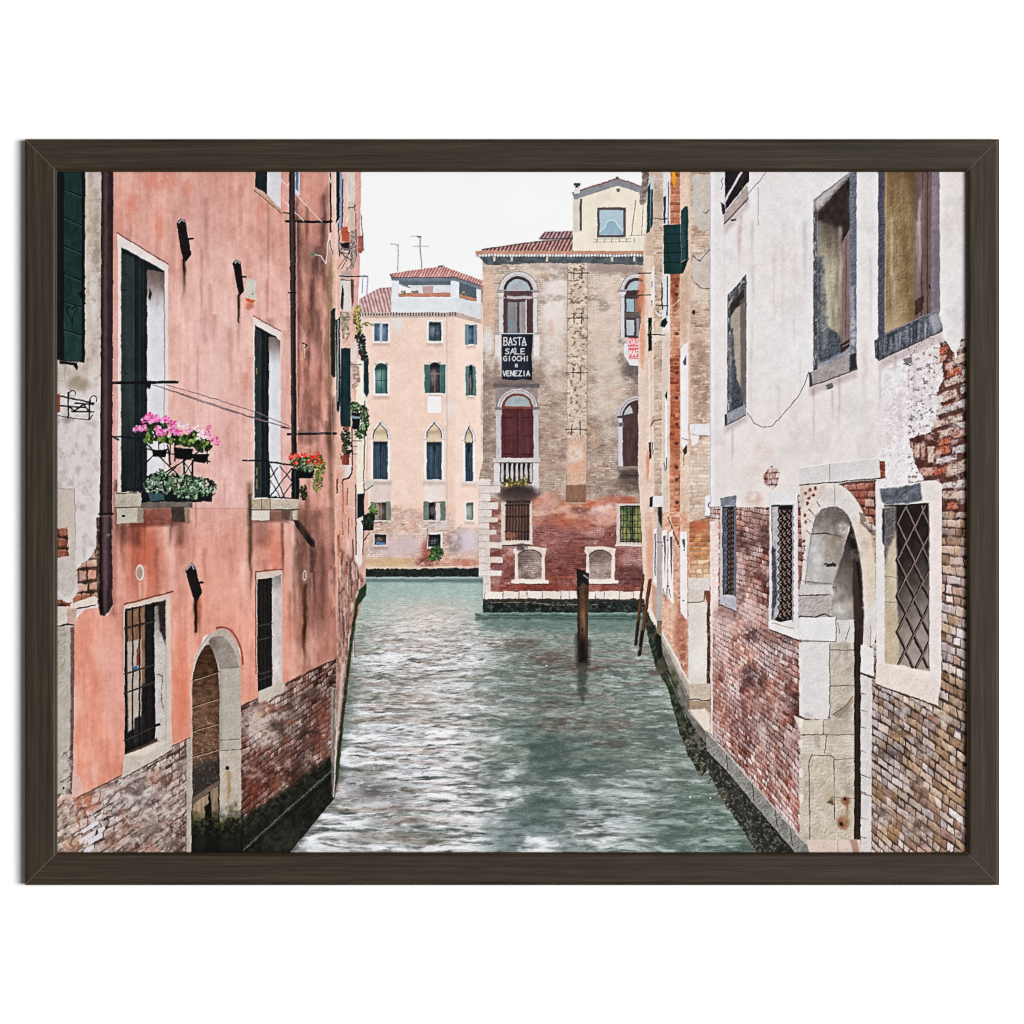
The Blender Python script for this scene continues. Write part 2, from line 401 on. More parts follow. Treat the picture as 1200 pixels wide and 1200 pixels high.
line("457,321.5 461,325.5 533,325 566,336", 1.1, (112, 96, 108), R2); line("514,311.7 519,311.7", 1.6, (120, 96, 96), R2)
AN = motif('antenna', FH, 'thin aerial mast with one short arm, left of the taller one')
line("466.4,287 466.4,318", .9, (160, 160, 168), AN); line("458,286 467,287.3", 1.1, (170, 170, 180), AN)
AN = motif('antenna', FH, 'taller aerial mast with two arms')
line("492,277 494,314", 1.1, (150, 150, 158), AN); lines("481,277.3 492,277.3;484,288.6 502,288.6", .9, (186, 188, 196), AN); line("489,277.5 493,277.5", 1.8, (110, 112, 125), AN)
def fwin(x0, y0, x1, y1, pane, lab, border=2.2, bc=(240, 236, 238), leafc=None, leafw=0, arch=0):
    o = motif('window', FH, lab)
    def shp(e, dy=0):
        if not arch: return rect(x0 - e, y0 - e, x1 + e, y1 + e)
        cx = (x0 + x1) / 2; r = (x1 - x0) / 2 + e
        return ell(cx, y0 + arch, r, arch + e, 12, math.pi, 2 * math.pi) + [(x1 + e, y1 + e), (x0 - e, y1 + e)]
    shade([(x0 - 2, y1 + border), (x1 + 2, y1 + border), (x1 + 2, y1 + border + 4), (x0 - 2, y1 + border + 4)], .86, 3)
    poly(shp(border), bc, o, rough=.4, rs=3); poly(shp(0), pane, o); shade([(x0, y0), (x1, y0), (x1, y0 + 3.4 + arch * .6), (x0, y0 + 3.4 + arch * .6)], .68, 3); shade([(x1 - 2, y0), (x1, y0), (x1, y1), (x1 - 2, y1)], .8, 2)
    stain((x0 + x1) / 2 - 2, (y0 + y1) / 2, (x1 - x0) * .4, (y1 - y0) * .3, (190, 198, 206), .4, 3, 6)  # pale glass reflection drawn into the pane colour
    if leafc is not None:
        for a, b in ((x0 - leafw, x0 + .5), (x1 - .5, x1 + leafw)):
            yy = y0 + arch * .6 - 1
            poly([(a, yy), (b, yy), (b, y1 + .5), (a, y1 + 1)], wood(leafc, 8, 1, 12), o)
        line([(x0, y1 + 1.4), (x1, y1 + 1.4)], 1, (235, 230, 230), o)
    return o
o = fwin(438.5, 379, 454.5, 400, wood((112, 134, 156), 16, 2, 20, 1), 'top left window of the far house with pale curtains'); line("446.5,379 446.5,400", 3, (170, 186, 200), o)
poly("439,379 444,379 443,400 439,400", (84, 106, 132), o, a=.7)
o = fwin(502.5, 377.5, 517, 399.5, wood((80, 98, 112), 14, 1.4, 14, 2), 'top middle window with closed blue grey shutters'); line("509.8,378 509.8,399", .9, (48, 62, 76), o)
o = fwin(548.5, 381, 555.5, 403, wood((92, 112, 130), 12, 2, 12, 4), 'top right window with open pale blue shutters', 1, leafc=(118, 142, 158), leafw=3.6)
o = fwin(439.5, 425.5, 454, 461.5, wood((84, 128, 122), 7, 1.5, 30, 5), 'round topped window closed by green shutters', 2.2, arch=7); line("446.8,426 446.8,461", .8, (58, 98, 94), o); line("440,446 454,446", .8, (60, 100, 96), o)
o = fwin(503.5, 424.5, 516, 460, flat((82, 74, 82), 14, 3), 'round topped window with green shutters open', 2, arch=6, leafc=(78, 122, 120), leafw=6); line("509.5,434 509.5,460", 1.2, (150, 110, 92), o); line("504,438 516,438", 1.2, (160, 120, 100), o)
o = fwin(548.8, 428, 554.5, 463, flat((66, 66, 76), 12, 3), 'narrow round topped window by the corner', 1.4, arch=4, leafc=(96, 134, 136), leafw=3.2); line("551.5,440 551.5,462", .9, (160, 130, 110), o)
def gothic(x0, x1, yt, ym, yb, lab):
    o = motif('window', FH, lab); cx = (x0 + x1) / 2; w = (x1 - x0) / 2
    def og(e):
        r = [(.0, yt - e * 1.5), (w * .14 + e * .3, yt + 3.4 - e), (w * .46 + e * .6, yt + 6 - e * .8), (w * .78 + e * .9, yt + 9.6 - e * .4), (w * .96 + e, yt + 14), (w + e, yt + 19)]
        return [(cx + a, b) for a, b in r] + [(cx + w + e, yb), (cx - w - e, yb)] + [(cx - a, b) for a, b in r[:0:-1]]
    poly(og(2.6), (240, 235, 238), o); line(og(3)[:6], .8, (196, 182, 184), o); poly(og(0), flat((218, 196, 166), 9, 4), o)
    line(og(0)[8:] + og(0)[:6], 1.3, (120, 110, 116), o)
    poly(rect(x0, ym, x1, yb), wood((68, 88, 106), 22, 1.1, 30, 3), o); shade(rect(x0, ym, x1, ym + 4), .7, 3); shade(rect(x0, ym - 14, x1, ym - 9), .85, 5); shade([(x0 - 4, yb + 2), (x1 + 4, yb + 2), (x1 + 4, yb + 6), (x0 - 4, yb + 6)], .85, 4); line([(cx, ym), (cx, yb)], .9, (34, 48, 66), o)
    poly(rect(cx - 1.4, ym + 4, cx + 1.4, ym + 11), (36, 50, 66), o)
    line([(x0 - 4, yb + .5), (x1 + 4, yb + .5)], 2.2, (216, 206, 206), o); line([(x0 - 3.4, ym - 3), (x0, ym - 3)], 1.4, (196, 188, 190), o); line([(x1, ym - 3), (x1 + 3.4, ym - 3)], 1.4, (196, 188, 190), o)
gothic(437.2, 454.4, 495, 517.5, 562, 'leftmost pointed window with dark blue shutters')
gothic(500, 517.6, 494.5, 518, 562.5, 'middle pointed window with dark blue shutters')
gothic(545.2, 554, 500, 519, 564.5, 'narrow pointed window on the right hand face')
o = motif('plaque', FH, 'white stone plaque between two windows'); poly("501,464 517,464.5 517,484 501,484", flat((243, 240, 241), 4, 3), o); line("499.5,461.5 519,461.5", 2, (236, 228, 228), o)
o = fwin(439, 589, 453, 609.5, flat((98, 88, 84), 18, 4), 'lower left window with grey shutters open', .6, leafc=(132, 140, 128), leafw=5); poly("440,590 444,590 444,609 440,609", (150, 140, 132), o); line("446.5,590 446.5,609", 1.4, (168, 116, 98), o); line("435,610.5 457,610.5", 1.4, (216, 208, 202), o)
o = fwin(502, 588.5, 516, 609, flat((34, 34, 42), 8, 3), 'lower middle window with grey shutters and one white curtain', .6, leafc=(122, 132, 122), leafw=6); poly("510.5,589 516,589 516,609 510.5,609", (204, 198, 198), o); line("509.5,589 509.5,609", 1.4, (150, 82, 66), o); line("496,610.5 520,610.5", 1.4, (220, 212, 206), o)
o = fwin(546.5, 589, 554.5, 609.5, wood((150, 160, 150), 12, 1.3, 12, 3), 'small lower window at the corner with pale green shutters', 1.6)
o = fwin(439, 626, 452.5, 638.5, flat((84, 72, 68), 14, 3), 'small cellar window with something blue inside', 1.6, (216, 206, 200)); poly("441,635.5 451,635.5 451,638.5 441,638.5", (92, 134, 186), o); line("439,629 452,629", .7, (50, 40, 40), o)
o = fwin(502.5, 626.5, 516, 640.5, flat((56, 54, 60), 14, 3), 'small cellar window with a white surround above the bush', 2.4, (236, 230, 228)); grille(503, 627, 516, 640, 4, 4, .6, (28, 26, 30), o); line("502.5,626 502.5,641", 1.4, (130, 62, 46), o)
o = motif('drainpipe', FH, 'thin pale drainpipe with a kinked foot'); line("523.7,367 523.7,607 521,613 505,618 500,624", 1.1, (196, 186, 188), o); line("501,620 500,645", 1.1, (170, 120, 104), o)
poly("512,616 526,612 527,620 512,621", (206, 196, 192), o, a=.7)
o = motif('bush', FH, 'bright green bush growing from the wall foot'); leaves([(512, 648, 7, 9), (506, 653, 4, 4)], [(88, 132, 68), (112, 152, 86), (58, 92, 50), (40, 66, 40)], 170, 1.5, o, 8)

# ---- palazzo with the banner
PZ = motif('house', 0, 'tan brick house with arched windows and a black banner, facing the canal')
bt = brick(I3, [(206, 180, 160), (220, 198, 182), (190, 160, 142), (228, 212, 200)], (214, 198, 186), 7, 2.5, .55, .4, (222, 206, 194), .5, 12, 11, edge_shade=10)
bm = brick(I3, [(180, 152, 136), (196, 170, 154), (164, 136, 122), (206, 186, 172)], (196, 178, 166), 7, 2.5, .6, .3, (204, 186, 174), .6, 16, 12, edge_shade=12)
br = brick(I3, [(150, 78, 68), (166, 96, 84), (134, 66, 60), (182, 122, 110)], (176, 132, 124), 7, 2.5, .5, .28, (196, 158, 152), .7, 22, 13, edge_shade=12)
def pwall(X, Y):
    c = mix(bt(X, Y), bm(X, Y), ss(405, 450, Y + (fbm(X / 18, Y / 18, 3, 3) - .5) * 60))
    n = (fbm(X / 16, Y / 12, 4, 8) - .5)
    c = mix(c, br(X, Y), ss(582, 596, Y + n * 40))
    return c
poly("566,300 757,300 757,703 561,703 561,560 566,540", pwall, PZ)
sR = lambda *a, **k: stain(*a, **k)
stain(572, 356, 10, 50, (226, 184, 158), .7, 7, cut=.2); stain(650, 360, 16, 56, (230, 220, 214), .95, 12, cut=.1); stain(640, 316, 30, 12, (222, 208, 196), .9, 9, cut=.2)
stain(648, 420, 14, 30, (226, 216, 210), .8, 8); stain(712, 380, 26, 70, (226, 206, 192), .6, 14, cut=.25); stain(712, 460, 22, 60, (218, 204, 190), .7, 12, cut=.25)
stain(572, 400, 7, 18, (232, 226, 224), .95, 6, cut=.1); stain(570, 480, 7, 70, (140, 122, 114), .75, 5); stain(646, 520, 18, 60, (176, 150, 134), .5, 6)
stain(714, 313, 34, 9, (160, 138, 136), .85, 8, 5, cut=.2); stain(640, 312, 26, 7, (166, 148, 140), .7, 6, 4); stain(744, 322, 12, 12, (150, 130, 130), .7, 6)
stain(742, 435, 14, 16, (92, 84, 86), .85, 5, 5, cut=.25); stain(728, 412, 6, 20, (120, 108, 106), .7, 3, 4); stain(740, 565, 18, 14, (80, 68, 66), .85, 6, 5, cut=.22); stain(715, 572, 32, 7, (126, 108, 100), .7, 7, 3)
stain(746, 500, 8, 70, (120, 100, 94), .45, 5)
# red brick zone
stain(655, 604, 70, 12, (222, 170, 152), .85, 9, 3, cut=.2); stain(700, 600, 40, 16, (236, 206, 194), .85, 10, 4, cut=.25); stain(672, 614, 40, 13, (196, 110, 84), .8, 7, 3, cut=.25, s=4)
stain(708, 586, 14, 6, (196, 118, 92), .8, 5, 3); stain(640, 628, 50, 16, (172, 134, 136), .7, 9, 4, cut=.22); stain(610, 634, 34, 12, (166, 116, 122), .7, 8, 4)
stain(700, 640, 60, 18, (136, 76, 76), .5, 12, 5); stain(664, 662, 44, 24, (116, 66, 56), .75, 11, 6, cut=.25); stain(740, 675, 26, 16, (78, 48, 52), .85, 8, 5, cut=.22); stain(595, 668, 22, 16, (132, 70, 70), .6, 9, 5); stain(735, 645, 20, 12, (150, 98, 104), .7, 8, 4)
poly("573,684 757,686 757,693 573,692", br, PZ, a=.6); shade("573,684 757,686 757,693 573,692", (.98, .82, .80), 1.5); stain(640, 688, 80, 5, (156, 56, 48), .7, 9, 3, cut=.2)
poly("574,572 757,572 757,692 574,692", br, None, soft=2, a=lambda X, Y: (.25 + .5 * fbm(X / 14, Y / 8, 3, 90)) * ss(584, 604, Y + (fbm(X / 16, Y / 10, 4, 94) - .5) * 50)); poly("566,312 757,312 757,588 566,588", bm, None, a=lambda X, Y: (.05 + .34 * fbm(X / 18, Y / 14, 3, 91)) * ss(330, 440, Y))
for i in range(22): stain(590 + NT[100, i] * 160, 582 + NT[101, i] * 34, 6 + NT[102, i] * 14, 2 + NT[103, i] * 5, ((206, 124, 94), (222, 182, 166), (196, 106, 78), (212, 160, 142))[i % 4], .7, 5, 1.8, cut=.3, s=i + 40)
for i in range(26): stain(575 + NT[60, i] * 180, 596 + NT[61, i] * 88, 5 + NT[62, i] * 12, 2 + NT[63, i] * 5, ((216, 176, 160), (112, 60, 54), (190, 104, 80), (168, 128, 128))[i % 4], .55, 5, 2, s=i)
for i in range(40): stain(570 + NT[64, i] * 184, 312 + NT[65, i] * 260, 4 + NT[66, i] * 12, 3 + NT[67, i] * 9, ((226, 212, 200), (150, 126, 112), (206, 164, 138), (120, 104, 98))[i % 4], .5, 5, 2.5, s=i)
# chimney breast
CB = motif('chimney_breast', PZ, 'rough pale stone strip running up the brick front between the windows')
def rub(X, Y):
    n = fbm(X / 5, Y / 3.6, 4, 21); m = fbm(X / 2.1, Y / 1.8, 3, 23)
    c = np.array((207, 188, 171)) + ((n - .5) * 60 + (m - .5) * 26)[..., None]
    c = mix(c, np.array((142, 112, 96)), ss(.6, .68, fbm(X / 3.4, Y / 2.4, 3, 27)) * .8)
    return mix(c, np.array((206, 170, 148)) + ((m - .5) * 40)[..., None], ss(500, 525, Y))
poly("666,300 689,300 688,440 687,567 663,567 664,440", rub, CB, rough=.5, rs=3)
for a, b in ((688.8, 302), (665, 302)): line([(a, b), (a - 1, 566)], .8, (150, 128, 114), CB, a=.6)
stain(675, 548, 12, 8, (222, 164, 136), .8, 6); stain(674, 532, 12, 12, (226, 216, 206), .7, 5)
poly("663,568 687,568 686.5,589 663,589", flat((152, 114, 98), 14, 2, 3), CB); line("662,589.5 687,589.5", 1.2, (190, 160, 146), CB)
for x0, x1, y, xs in ((666, 690, 320, (672.6, 681.6)), (665, 689, 372.6, (672.6, 681.6)), (664, 688, 436.6, (671.4, 680.6)), (663, 688, 503.2, (670.4, 680))):
    o = motif('tie_iron', PZ, 'iron wall tie %s' % {320: 'just under the eaves', 372.6: 'below the topmost one', 436.6: 'level with the foot of the banner', 503.2: 'lowest of the four'}[y])
    line([(x0, y), (x1, y)], 1.1, (92, 72, 74), o)
    for x in xs: line([(x, y - 6), (x, y + 6.5)], 1.1, (92, 72, 74), o)
# roof and eave
o = motif('eave', PZ, 'shadowed eave with scalloped white tile ends')
poly("557,294.5 757,294.5 757,311 700,309 640,308 572,311 568,309", lambda X, Y: np.array((98, 106, 112)) + ((fbm(X / 5, Y / 3, 3, 4) - .5) * 50)[..., None], o, rough=1, rs=5)
poly("557,294.2 757,293.6 757,297.6 558,298.4", flat((198, 146, 122), 14, 4), o)
for i in range(56): poly(ell(559 + i * 3.55, 299.2, 1.6, 1.7, 8), (226, 224, 226) if i % 5 else (190, 186, 188), o)
for x in (578, 598, 640, 716, 742): poly(rect(x, 301, x + 2.6, 306.5), (206, 190, 172), o)
o = motif('roof', PZ, 'ridged red brown tiled roof'); poly("565,292.6 614,285 671,279.5 673,294 566,294", tiles((112, 78, 82), (204, 158, 148), 4.4, .5, 8), o); line("565,292.6 614,285 671,279.5", 1, (110, 84, 88), o)
poly("631.4,279.4 638,271.6 673,271 673,279.4 636,281.5", tiles((112, 84, 92), (190, 156, 154), 4.4, .5, 9), o); line("632,280.3 673,279", 1.2, (94, 84, 98), o)
DM = motif('dormer', PZ, 'cream roof dormer with a gable'); poly("671,232 723,213 757,226 757,294 671,294", plaster((233, 223, 205), 5, 14, 4, .6, s=9), DM)
poly("672,231 682,231 682,272 672,272", flat((214, 206, 196), 6, 3), DM); poly("679.4,233 681.8,233 681.8,270 679.4,270", (112, 92, 90), DM)
poly("671,226.5 723.5,209.5 757,221 757,228.5 723.5,217.5 673,234", flat((146, 148, 156), 10, 4), DM); line("671,226 723.5,209 757,220.5", 1.3, (156, 84, 74), DM); poly(rect(722, 207, 725.5, 210), (96, 92, 98), DM); poly("722,221 727,221 726,225 723,225", (122, 120, 124), DM)
o = motif('chimney', PZ, 'small white chimney with a dark green cap'); poly("673,218 679.4,218 679.6,226 673,227", (220, 220, 222), o); poly("672.4,214.6 680,214.6 680,217.6 672.4,217.6", (62, 78, 76), o); poly(rect(674.5, 217, 678, 220), (70, 84, 84), o)
o = motif('window', DM, None); REG[o] = ('window', PZ, 'square dormer window with a draped lace curtain')
poly(rect(700, 242.8, 733.4, 278.2), flat((112, 92, 94), 8, 3), o); poly(rect(702.8, 246, 730.4, 275.4), (170, 192, 203), o)
for i in range(12): line([(704 + i * 2.3, 247), (704 + i * 2.3, 261)], .7, (166, 192, 206), o)
poly("703,275 703.5,272 709,266 712,260 716,258 721,258.6 724,264 729,271 730,275", flat((146, 176, 194), 4, 6), o, soft=1); line("703,272 709,266 712,260 716,258 721,258.6 724,264 730,271", 1, (214, 226, 232), o)
for i in range(6): line([(700 + i * 8.6, 279.5), (700 + i * 8.6, 284)], .8, (120, 112, 108), o)
lines("696,280 740,280;696,283.5 740,283.5", .8, (176, 166, 152), o)
lines("745,235 740,275;754,235 752,275;739,275.6 757,275.6", .7, (130, 104, 96), DM)
# arched window A
def ring(cx, cy, ro, ri, ry=1.0):
    return ell(cx, cy, ro, ro * ry, 22, math.pi, 2 * math.pi) + ell(cx, cy, ri, ri * ry, 22, 2 * math.pi, math.pi)[::1]
def archwin(cx, ysp, ro, ri, yb, lab, right=True):
    o = motif('window', PZ, lab)
    poly(ring(cx, ysp, ro + 1, ri), (150, 142, 150), o); poly(ring(cx, ysp, ro, ri + .3), flat((208, 202, 202), 14, 3), o, rough=.4, rs=3); line(ell(cx, ysp, (ro + ri) / 2 - .6, (ro + ri) / 2 - .6, 22, math.pi, 2 * math.pi), .7, (178, 170, 174), o)
    poly(ell(cx, ysp, ri, ri, 22, math.pi, 2 * math.pi) + [(cx + ri, yb), (cx - ri, yb)], flat((88, 70, 76), 10, 3), o)
    poly(ell(cx, ysp, ri - 3.2, ri - 3.6, 22, math.pi, 2 * math.pi), flat((168, 182, 192), 9, 5, 2), o)
    for sx in ((-1, 1) if right else (-1,)):
        x = cx + sx * (ro + ri) / 2
        poly(rect(x - 2.6, ysp + 2, x + 2.6, yb), flat((210, 205, 207), 12, 2, 6), o, rough=.3, rs=3); line([(x + 2.6, ysp + 5), (x + 2.6, yb)], .7, (150, 140, 146), o); line([(x - 2.6, ysp + 5), (x - 2.6, yb)], .6, (176, 166, 170), o)
        poly(rect(x - 5.4, ysp - 1, x + 5.4, ysp + 2.4), (158, 152, 154), o); poly(rect(x - 4.2, ysp + 2.4, x + 4.2, ysp + 5), (214, 208, 210), o); poly(rect(x - 4.6, ysp + 7.4, x + 4.6, ysp + 9), (176, 168, 170), o)
    return o
o = archwin(607.3, 341, 22.4, 17.4, 391, 'round arched window right above the black banner')
poly("594,341 609,329 613,331 613,341", (176, 166, 166), o, a=.6)
poly(rect(590.6, 341.5, 624, 347), flat((112, 82, 84), 9, 3), o); poly(rect(594, 347, 623, 350.5), (178, 170, 172), o); poly(rect(591, 350.5, 624.5, 391), flat((104, 78, 80), 8, 2, 6), o)
poly(rect(595, 354, 606, 391), wood((142, 138, 142), 12, 3, 24, 2), o); poly(rect(608.5, 354, 617, 391), wood((158, 148, 150), 14, 2, 24, 5), o); poly("595,374 603,376 603,391 595,391", (124, 142, 150), o, soft=2, a=.7); line("607.5,354 607.5,391", 2.2, (92, 92, 100), o); line("616.5,352 616.5,391", 1.2, (206, 200, 204), o)
for x in (583.6, 629): poly(rect(x - 4.4, 389.5, x + 4.4, 392.5), (176, 166, 164), o); poly(rect(x - 3.4, 392.5, x + 3.4, 418), flat((220, 212, 210), 8, 2, 6), o); poly(rect(x - 5, 418, x + 5, 421), (210, 202, 198), o); poly([(x - 3.6, 421), (x + 3.6, 421), (x + 2.6, 427), (x - 2, 427)], (206, 198, 194), o)
o = archwin(746, 340, 18.6, 14.4, 396, 'round arched window at the right edge, cut off by the next house', False)
poly(rect(731.6, 346, 757, 396), flat((96, 78, 82), 9, 3), o); poly(rect(734, 350, 743, 365), (150, 178, 190), o); poly(rect(744, 350, 749, 366), (166, 118, 100), o); poly(rect(734, 375, 743, 393), flat((176, 184, 192), 7, 3, 5), o); poly(rect(745.5, 373, 749, 394), (150, 146, 152), o); poly(rect(731.6, 366, 757, 372), (112, 104, 100), o); line("725,396.6 737,396.6", 2, (196, 186, 182), o)
# lower arched door with balustrade
stain(604, 449, 34, 10, (120, 106, 104), .8, 6, 4, cut=.2); stain(582, 440, 5, 22, (150, 128, 120), .8, 4); stain(628, 434, 8, 16, (164, 146, 136), .7, 4)
o = motif('arched_door', PZ, 'closed dark red double door under a stone arch, below the banner')
poly("579,449.5 632,449.5 632.5,453.5 630,454.5 581,454.5 578,453", flat((112, 104, 106), 16, 3), o); poly("581,454 630,454 630,480 581,480", flat((150, 138, 138), 16, 4), o)
poly(ring(606.4, 479, 23.6, 18.8), flat((192, 186, 188), 18, 3), o, rough=.4, rs=3); line(ell(606.4, 479, 21.4, 21.4, 22, math.pi, 2 * math.pi), .8, (150, 140, 146), o)
poly(ell(606.4, 479.5, 18.9, 18.4, 22, math.pi, 2 * math.pi), flat((148, 84, 66), 10, 3), o); poly(ell(606.8, 476.4, 15.2, 13, 22, math.pi, 2 * math.pi), flat((160, 172, 176), 10, 4), o)
poly(rect(587.6, 479, 625.2, 537), wood((108, 60, 64), 10, 1.6, 26, 7), o); line("606.6,479 606.6,537", .9, (74, 36, 40), o)
for y in (489, 511, 532): lines("588,%g 600,%g;612,%g 625,%g" % (y, y, y, y), 1.1, (62, 34, 38), o)
for x in (584.2, 628.6):
    poly(rect(x - 3, 480, x + 3, 537), flat((194, 188, 190), 16, 2, 6), o, rough=.3, rs=3); poly(rect(x - 4.4, 477, x + 4.4, 480.5), (132, 124, 128), o); poly(rect(x - 3.8, 480.5, x + 3.8, 487), (186, 180, 184), o); line([(x + 3.2, 487), (x + 3.2, 537)], .8, (150, 140, 146), o)
o = motif('balustrade', PZ, 'small stone balcony rail with balusters in front of the red door')
poly(rect(580, 540, 631, 567), flat((58, 46, 52), 8, 3), o)
for i in range(7):
    x = 588.8 + i * 5.6; poly([(x - 1, 543), (x + 1, 543), (x + 1.8, 555), (x + 1.2, 565), (x - 1.2, 565), (x - 1.8, 555)], flat((188, 180, 180), 16, 2), o)
for x in (582.6, 628): poly(rect(x - 3.4, 541, x + 3.4, 567), flat((214, 208, 210), 7, 2, 5), o); poly([(x - 4.6, 565), (x + 4.6, 565), (x + 3, 579), (x - 2, 577)], (206, 200, 202), o)
poly("577.4,536.8 632.6,536.4 632.6,541.6 577.4,542", flat((200, 194, 192), 16, 2), o, rough=.6, rs=3); line("578,542.2 632,542", .8, (130, 120, 124), o)
stain(607, 577, 26, 10, (66, 56, 54), .95, 7, 5, cut=.1); stain(606, 584, 22, 10, (92, 76, 72), .8, 6, cut=.25)
o = motif('flower_box', PZ, 'yellow green flowers spilling under the stone balcony'); leaves([(597, 566, 7, 5), (612, 565, 8, 5), (605, 567, 14, 3)], [(140, 160, 80), (200, 196, 96), (96, 116, 66), (176, 96, 84)], 110, 1.7, o, 12)
# lower windows of the palazzo
o = motif('window', PZ, 'boarded lower left window behind dark bars')
poly("587,588 623.4,588 624,639 587,639", stone((206, 192, 182), 9, 5), o); poly(rect(592, 590, 620.6, 633), flat((116, 84, 74), 12, 2, 10), o)
for i in range(8): line([(594 + i * 3.5, 590), (594 + i * 3.5, 633)], 1.5, (70, 52, 50), o)
lines("592,592 620,592;592,605 620,605;592,623 620,623", 1.6, (62, 48, 46), o); stain(598, 628, 8, 6, (196, 130, 96), .6, 4); poly("586,634.6 624,634.6 624,638 586,638", (214, 202, 192), o); line("587,639 623,638.6", 1.4, (74, 60, 58), o)
poly(rect(593, 586.5, 622, 590), (70, 60, 60), o, soft=1.5)
o = motif('window', PZ, 'lower right window of yellow green glass behind a leaded grid')
poly("722.4,590 757,590 757,640 722.4,639", stone((200, 186, 178), 9, 5), o); poly(rect(726.6, 592.6, 754, 635.6), (54, 48, 50), o)
poly(rect(728, 594.6, 753, 634), lambda X, Y: mix(np.array((146, 144, 90)), np.array((94, 116, 76)), ss(.35, .6, fbm(X / 7, Y / 12, 3, 4)) * (1 - ss(742, 747, X))) + ((vn(X / 3, Y / 3, 1) - .5) * 30)[..., None], o)
grille(728, 592.6, 754, 636, 6, 6, .9, (48, 48, 42), o); line("741,594 741,634", 1.8, (44, 42, 40), o); line("722,639 757,639.6", 2, (222, 212, 204), o)
for x0, x1, lab in ((601, 640.6, 'bricked up arched opening left of the mooring post'), (684.6, 722.4, 'bricked up arched opening behind the mooring post')):
    o = motif('blind_arch', PZ, lab); cx = (x0 + x1) / 2; w = (x1 - x0) / 2
    poly([(x0 + 1.4, 684), (x0 + 3, 650), (x0, 646), (x0 + 2, 641), (cx - 7, 640.6), (cx, 640), (cx + 8, 641), (x1, 643), (x1 - 2, 650), (x1 - 2, 684)], stone((224, 210, 198), 9, 4, 3), o)
    a = ell(cx, 652, w - 6, 7.4, 14, math.pi, 2 * math.pi) + [(x1 - 6, 678.4), (x0 + 6, 678.4)]
    poly(a, brick(I3, [(150, 122, 116), (166, 140, 132), (136, 104, 100)], (170, 150, 144), 7, 2.5, .5, .35, (180, 160, 152), .6, 18, 30), o); line(a[:15], 1.2, (96, 72, 70), o); shade([(x0 + 6, 645), (x1 - 6, 645), (x1 - 6, 655), (x0 + 6, 664)], .86, 6)
    line([(x0, 681.5), (x1 + .5, 682)], 4.4, (230, 218, 206), o); line([(x0 - 1, 684.4), (x1, 684.8)], 1, (120, 70, 64), o)
stain(612, 641, 10, 5, (80, 60, 60), .8, 4)
# quoins and footing
o = motif('quoins', PZ, 'white corner stones stepping up the left edge of the brick house')
r_ = np.random.RandomState(4); ys = [561, 569, 578, 588, 597, 606, 613, 620, 627, 635, 643, 652, 660, 668, 675, 684, 694]
poly("561,561 573,561 573,600 575,694 561,694", stone((214, 202, 196), 8, 5, 3), o)
for i in range(len(ys) - 1):
    x1 = (574, 586, 575, 584, 576, 583, 573, 582, 573, 588, 568, 589, 570, 588, 573, 574)[i]
    poly([(562, ys[i] + .5), (x1, ys[i] + .6), (x1, ys[i + 1] - .4), (561, ys[i + 1] - .4)], stone(np.array((218, 206, 200)) + r_.rand() * 14 - 8, 8, 5, i), o, rough=.7, rs=3); line([(561, ys[i]), (x1, ys[i])], .7, (160, 130, 124), o, a=.6)
o = motif('footing', PZ, 'course of white foot stones above the black weed of the brick house')
poly("558,703 757,703 757,722 559,721", lambda X, Y: np.array((40, 48, 46)) + ((fbm(X / 4, Y / 3, 4, 9) - .45) * 74)[..., None] * np.array([.8, 1, .85]) + (ss(708, 702, Y) * 40)[..., None] + (ss(.6, .7, fbm(X / 3, Y / 2, 3, 19)) * 36)[..., None], o, rough=2, rs=5)
x = 560.
while x < 757:
    w_ = 8 + r_.rand() * 14; poly([(x + .4, 692.6), (x + w_ - .4, 692.6 + r_.rand()), (x + w_ - .4, 702), (x + .4, 702)], stone(np.array((226, 216, 206)) + r_.rand() * 16 - 10, 7, 4, int(x)), o, rough=.5, rs=3); x += w_
poly("560,701.5 757,702 757,706 560,705", (64, 58, 54), o, rough=1.6, rs=4, a=.85); line("575,706 620,706 650,709 700,708", 1, (120, 108, 96), o, rough=1)
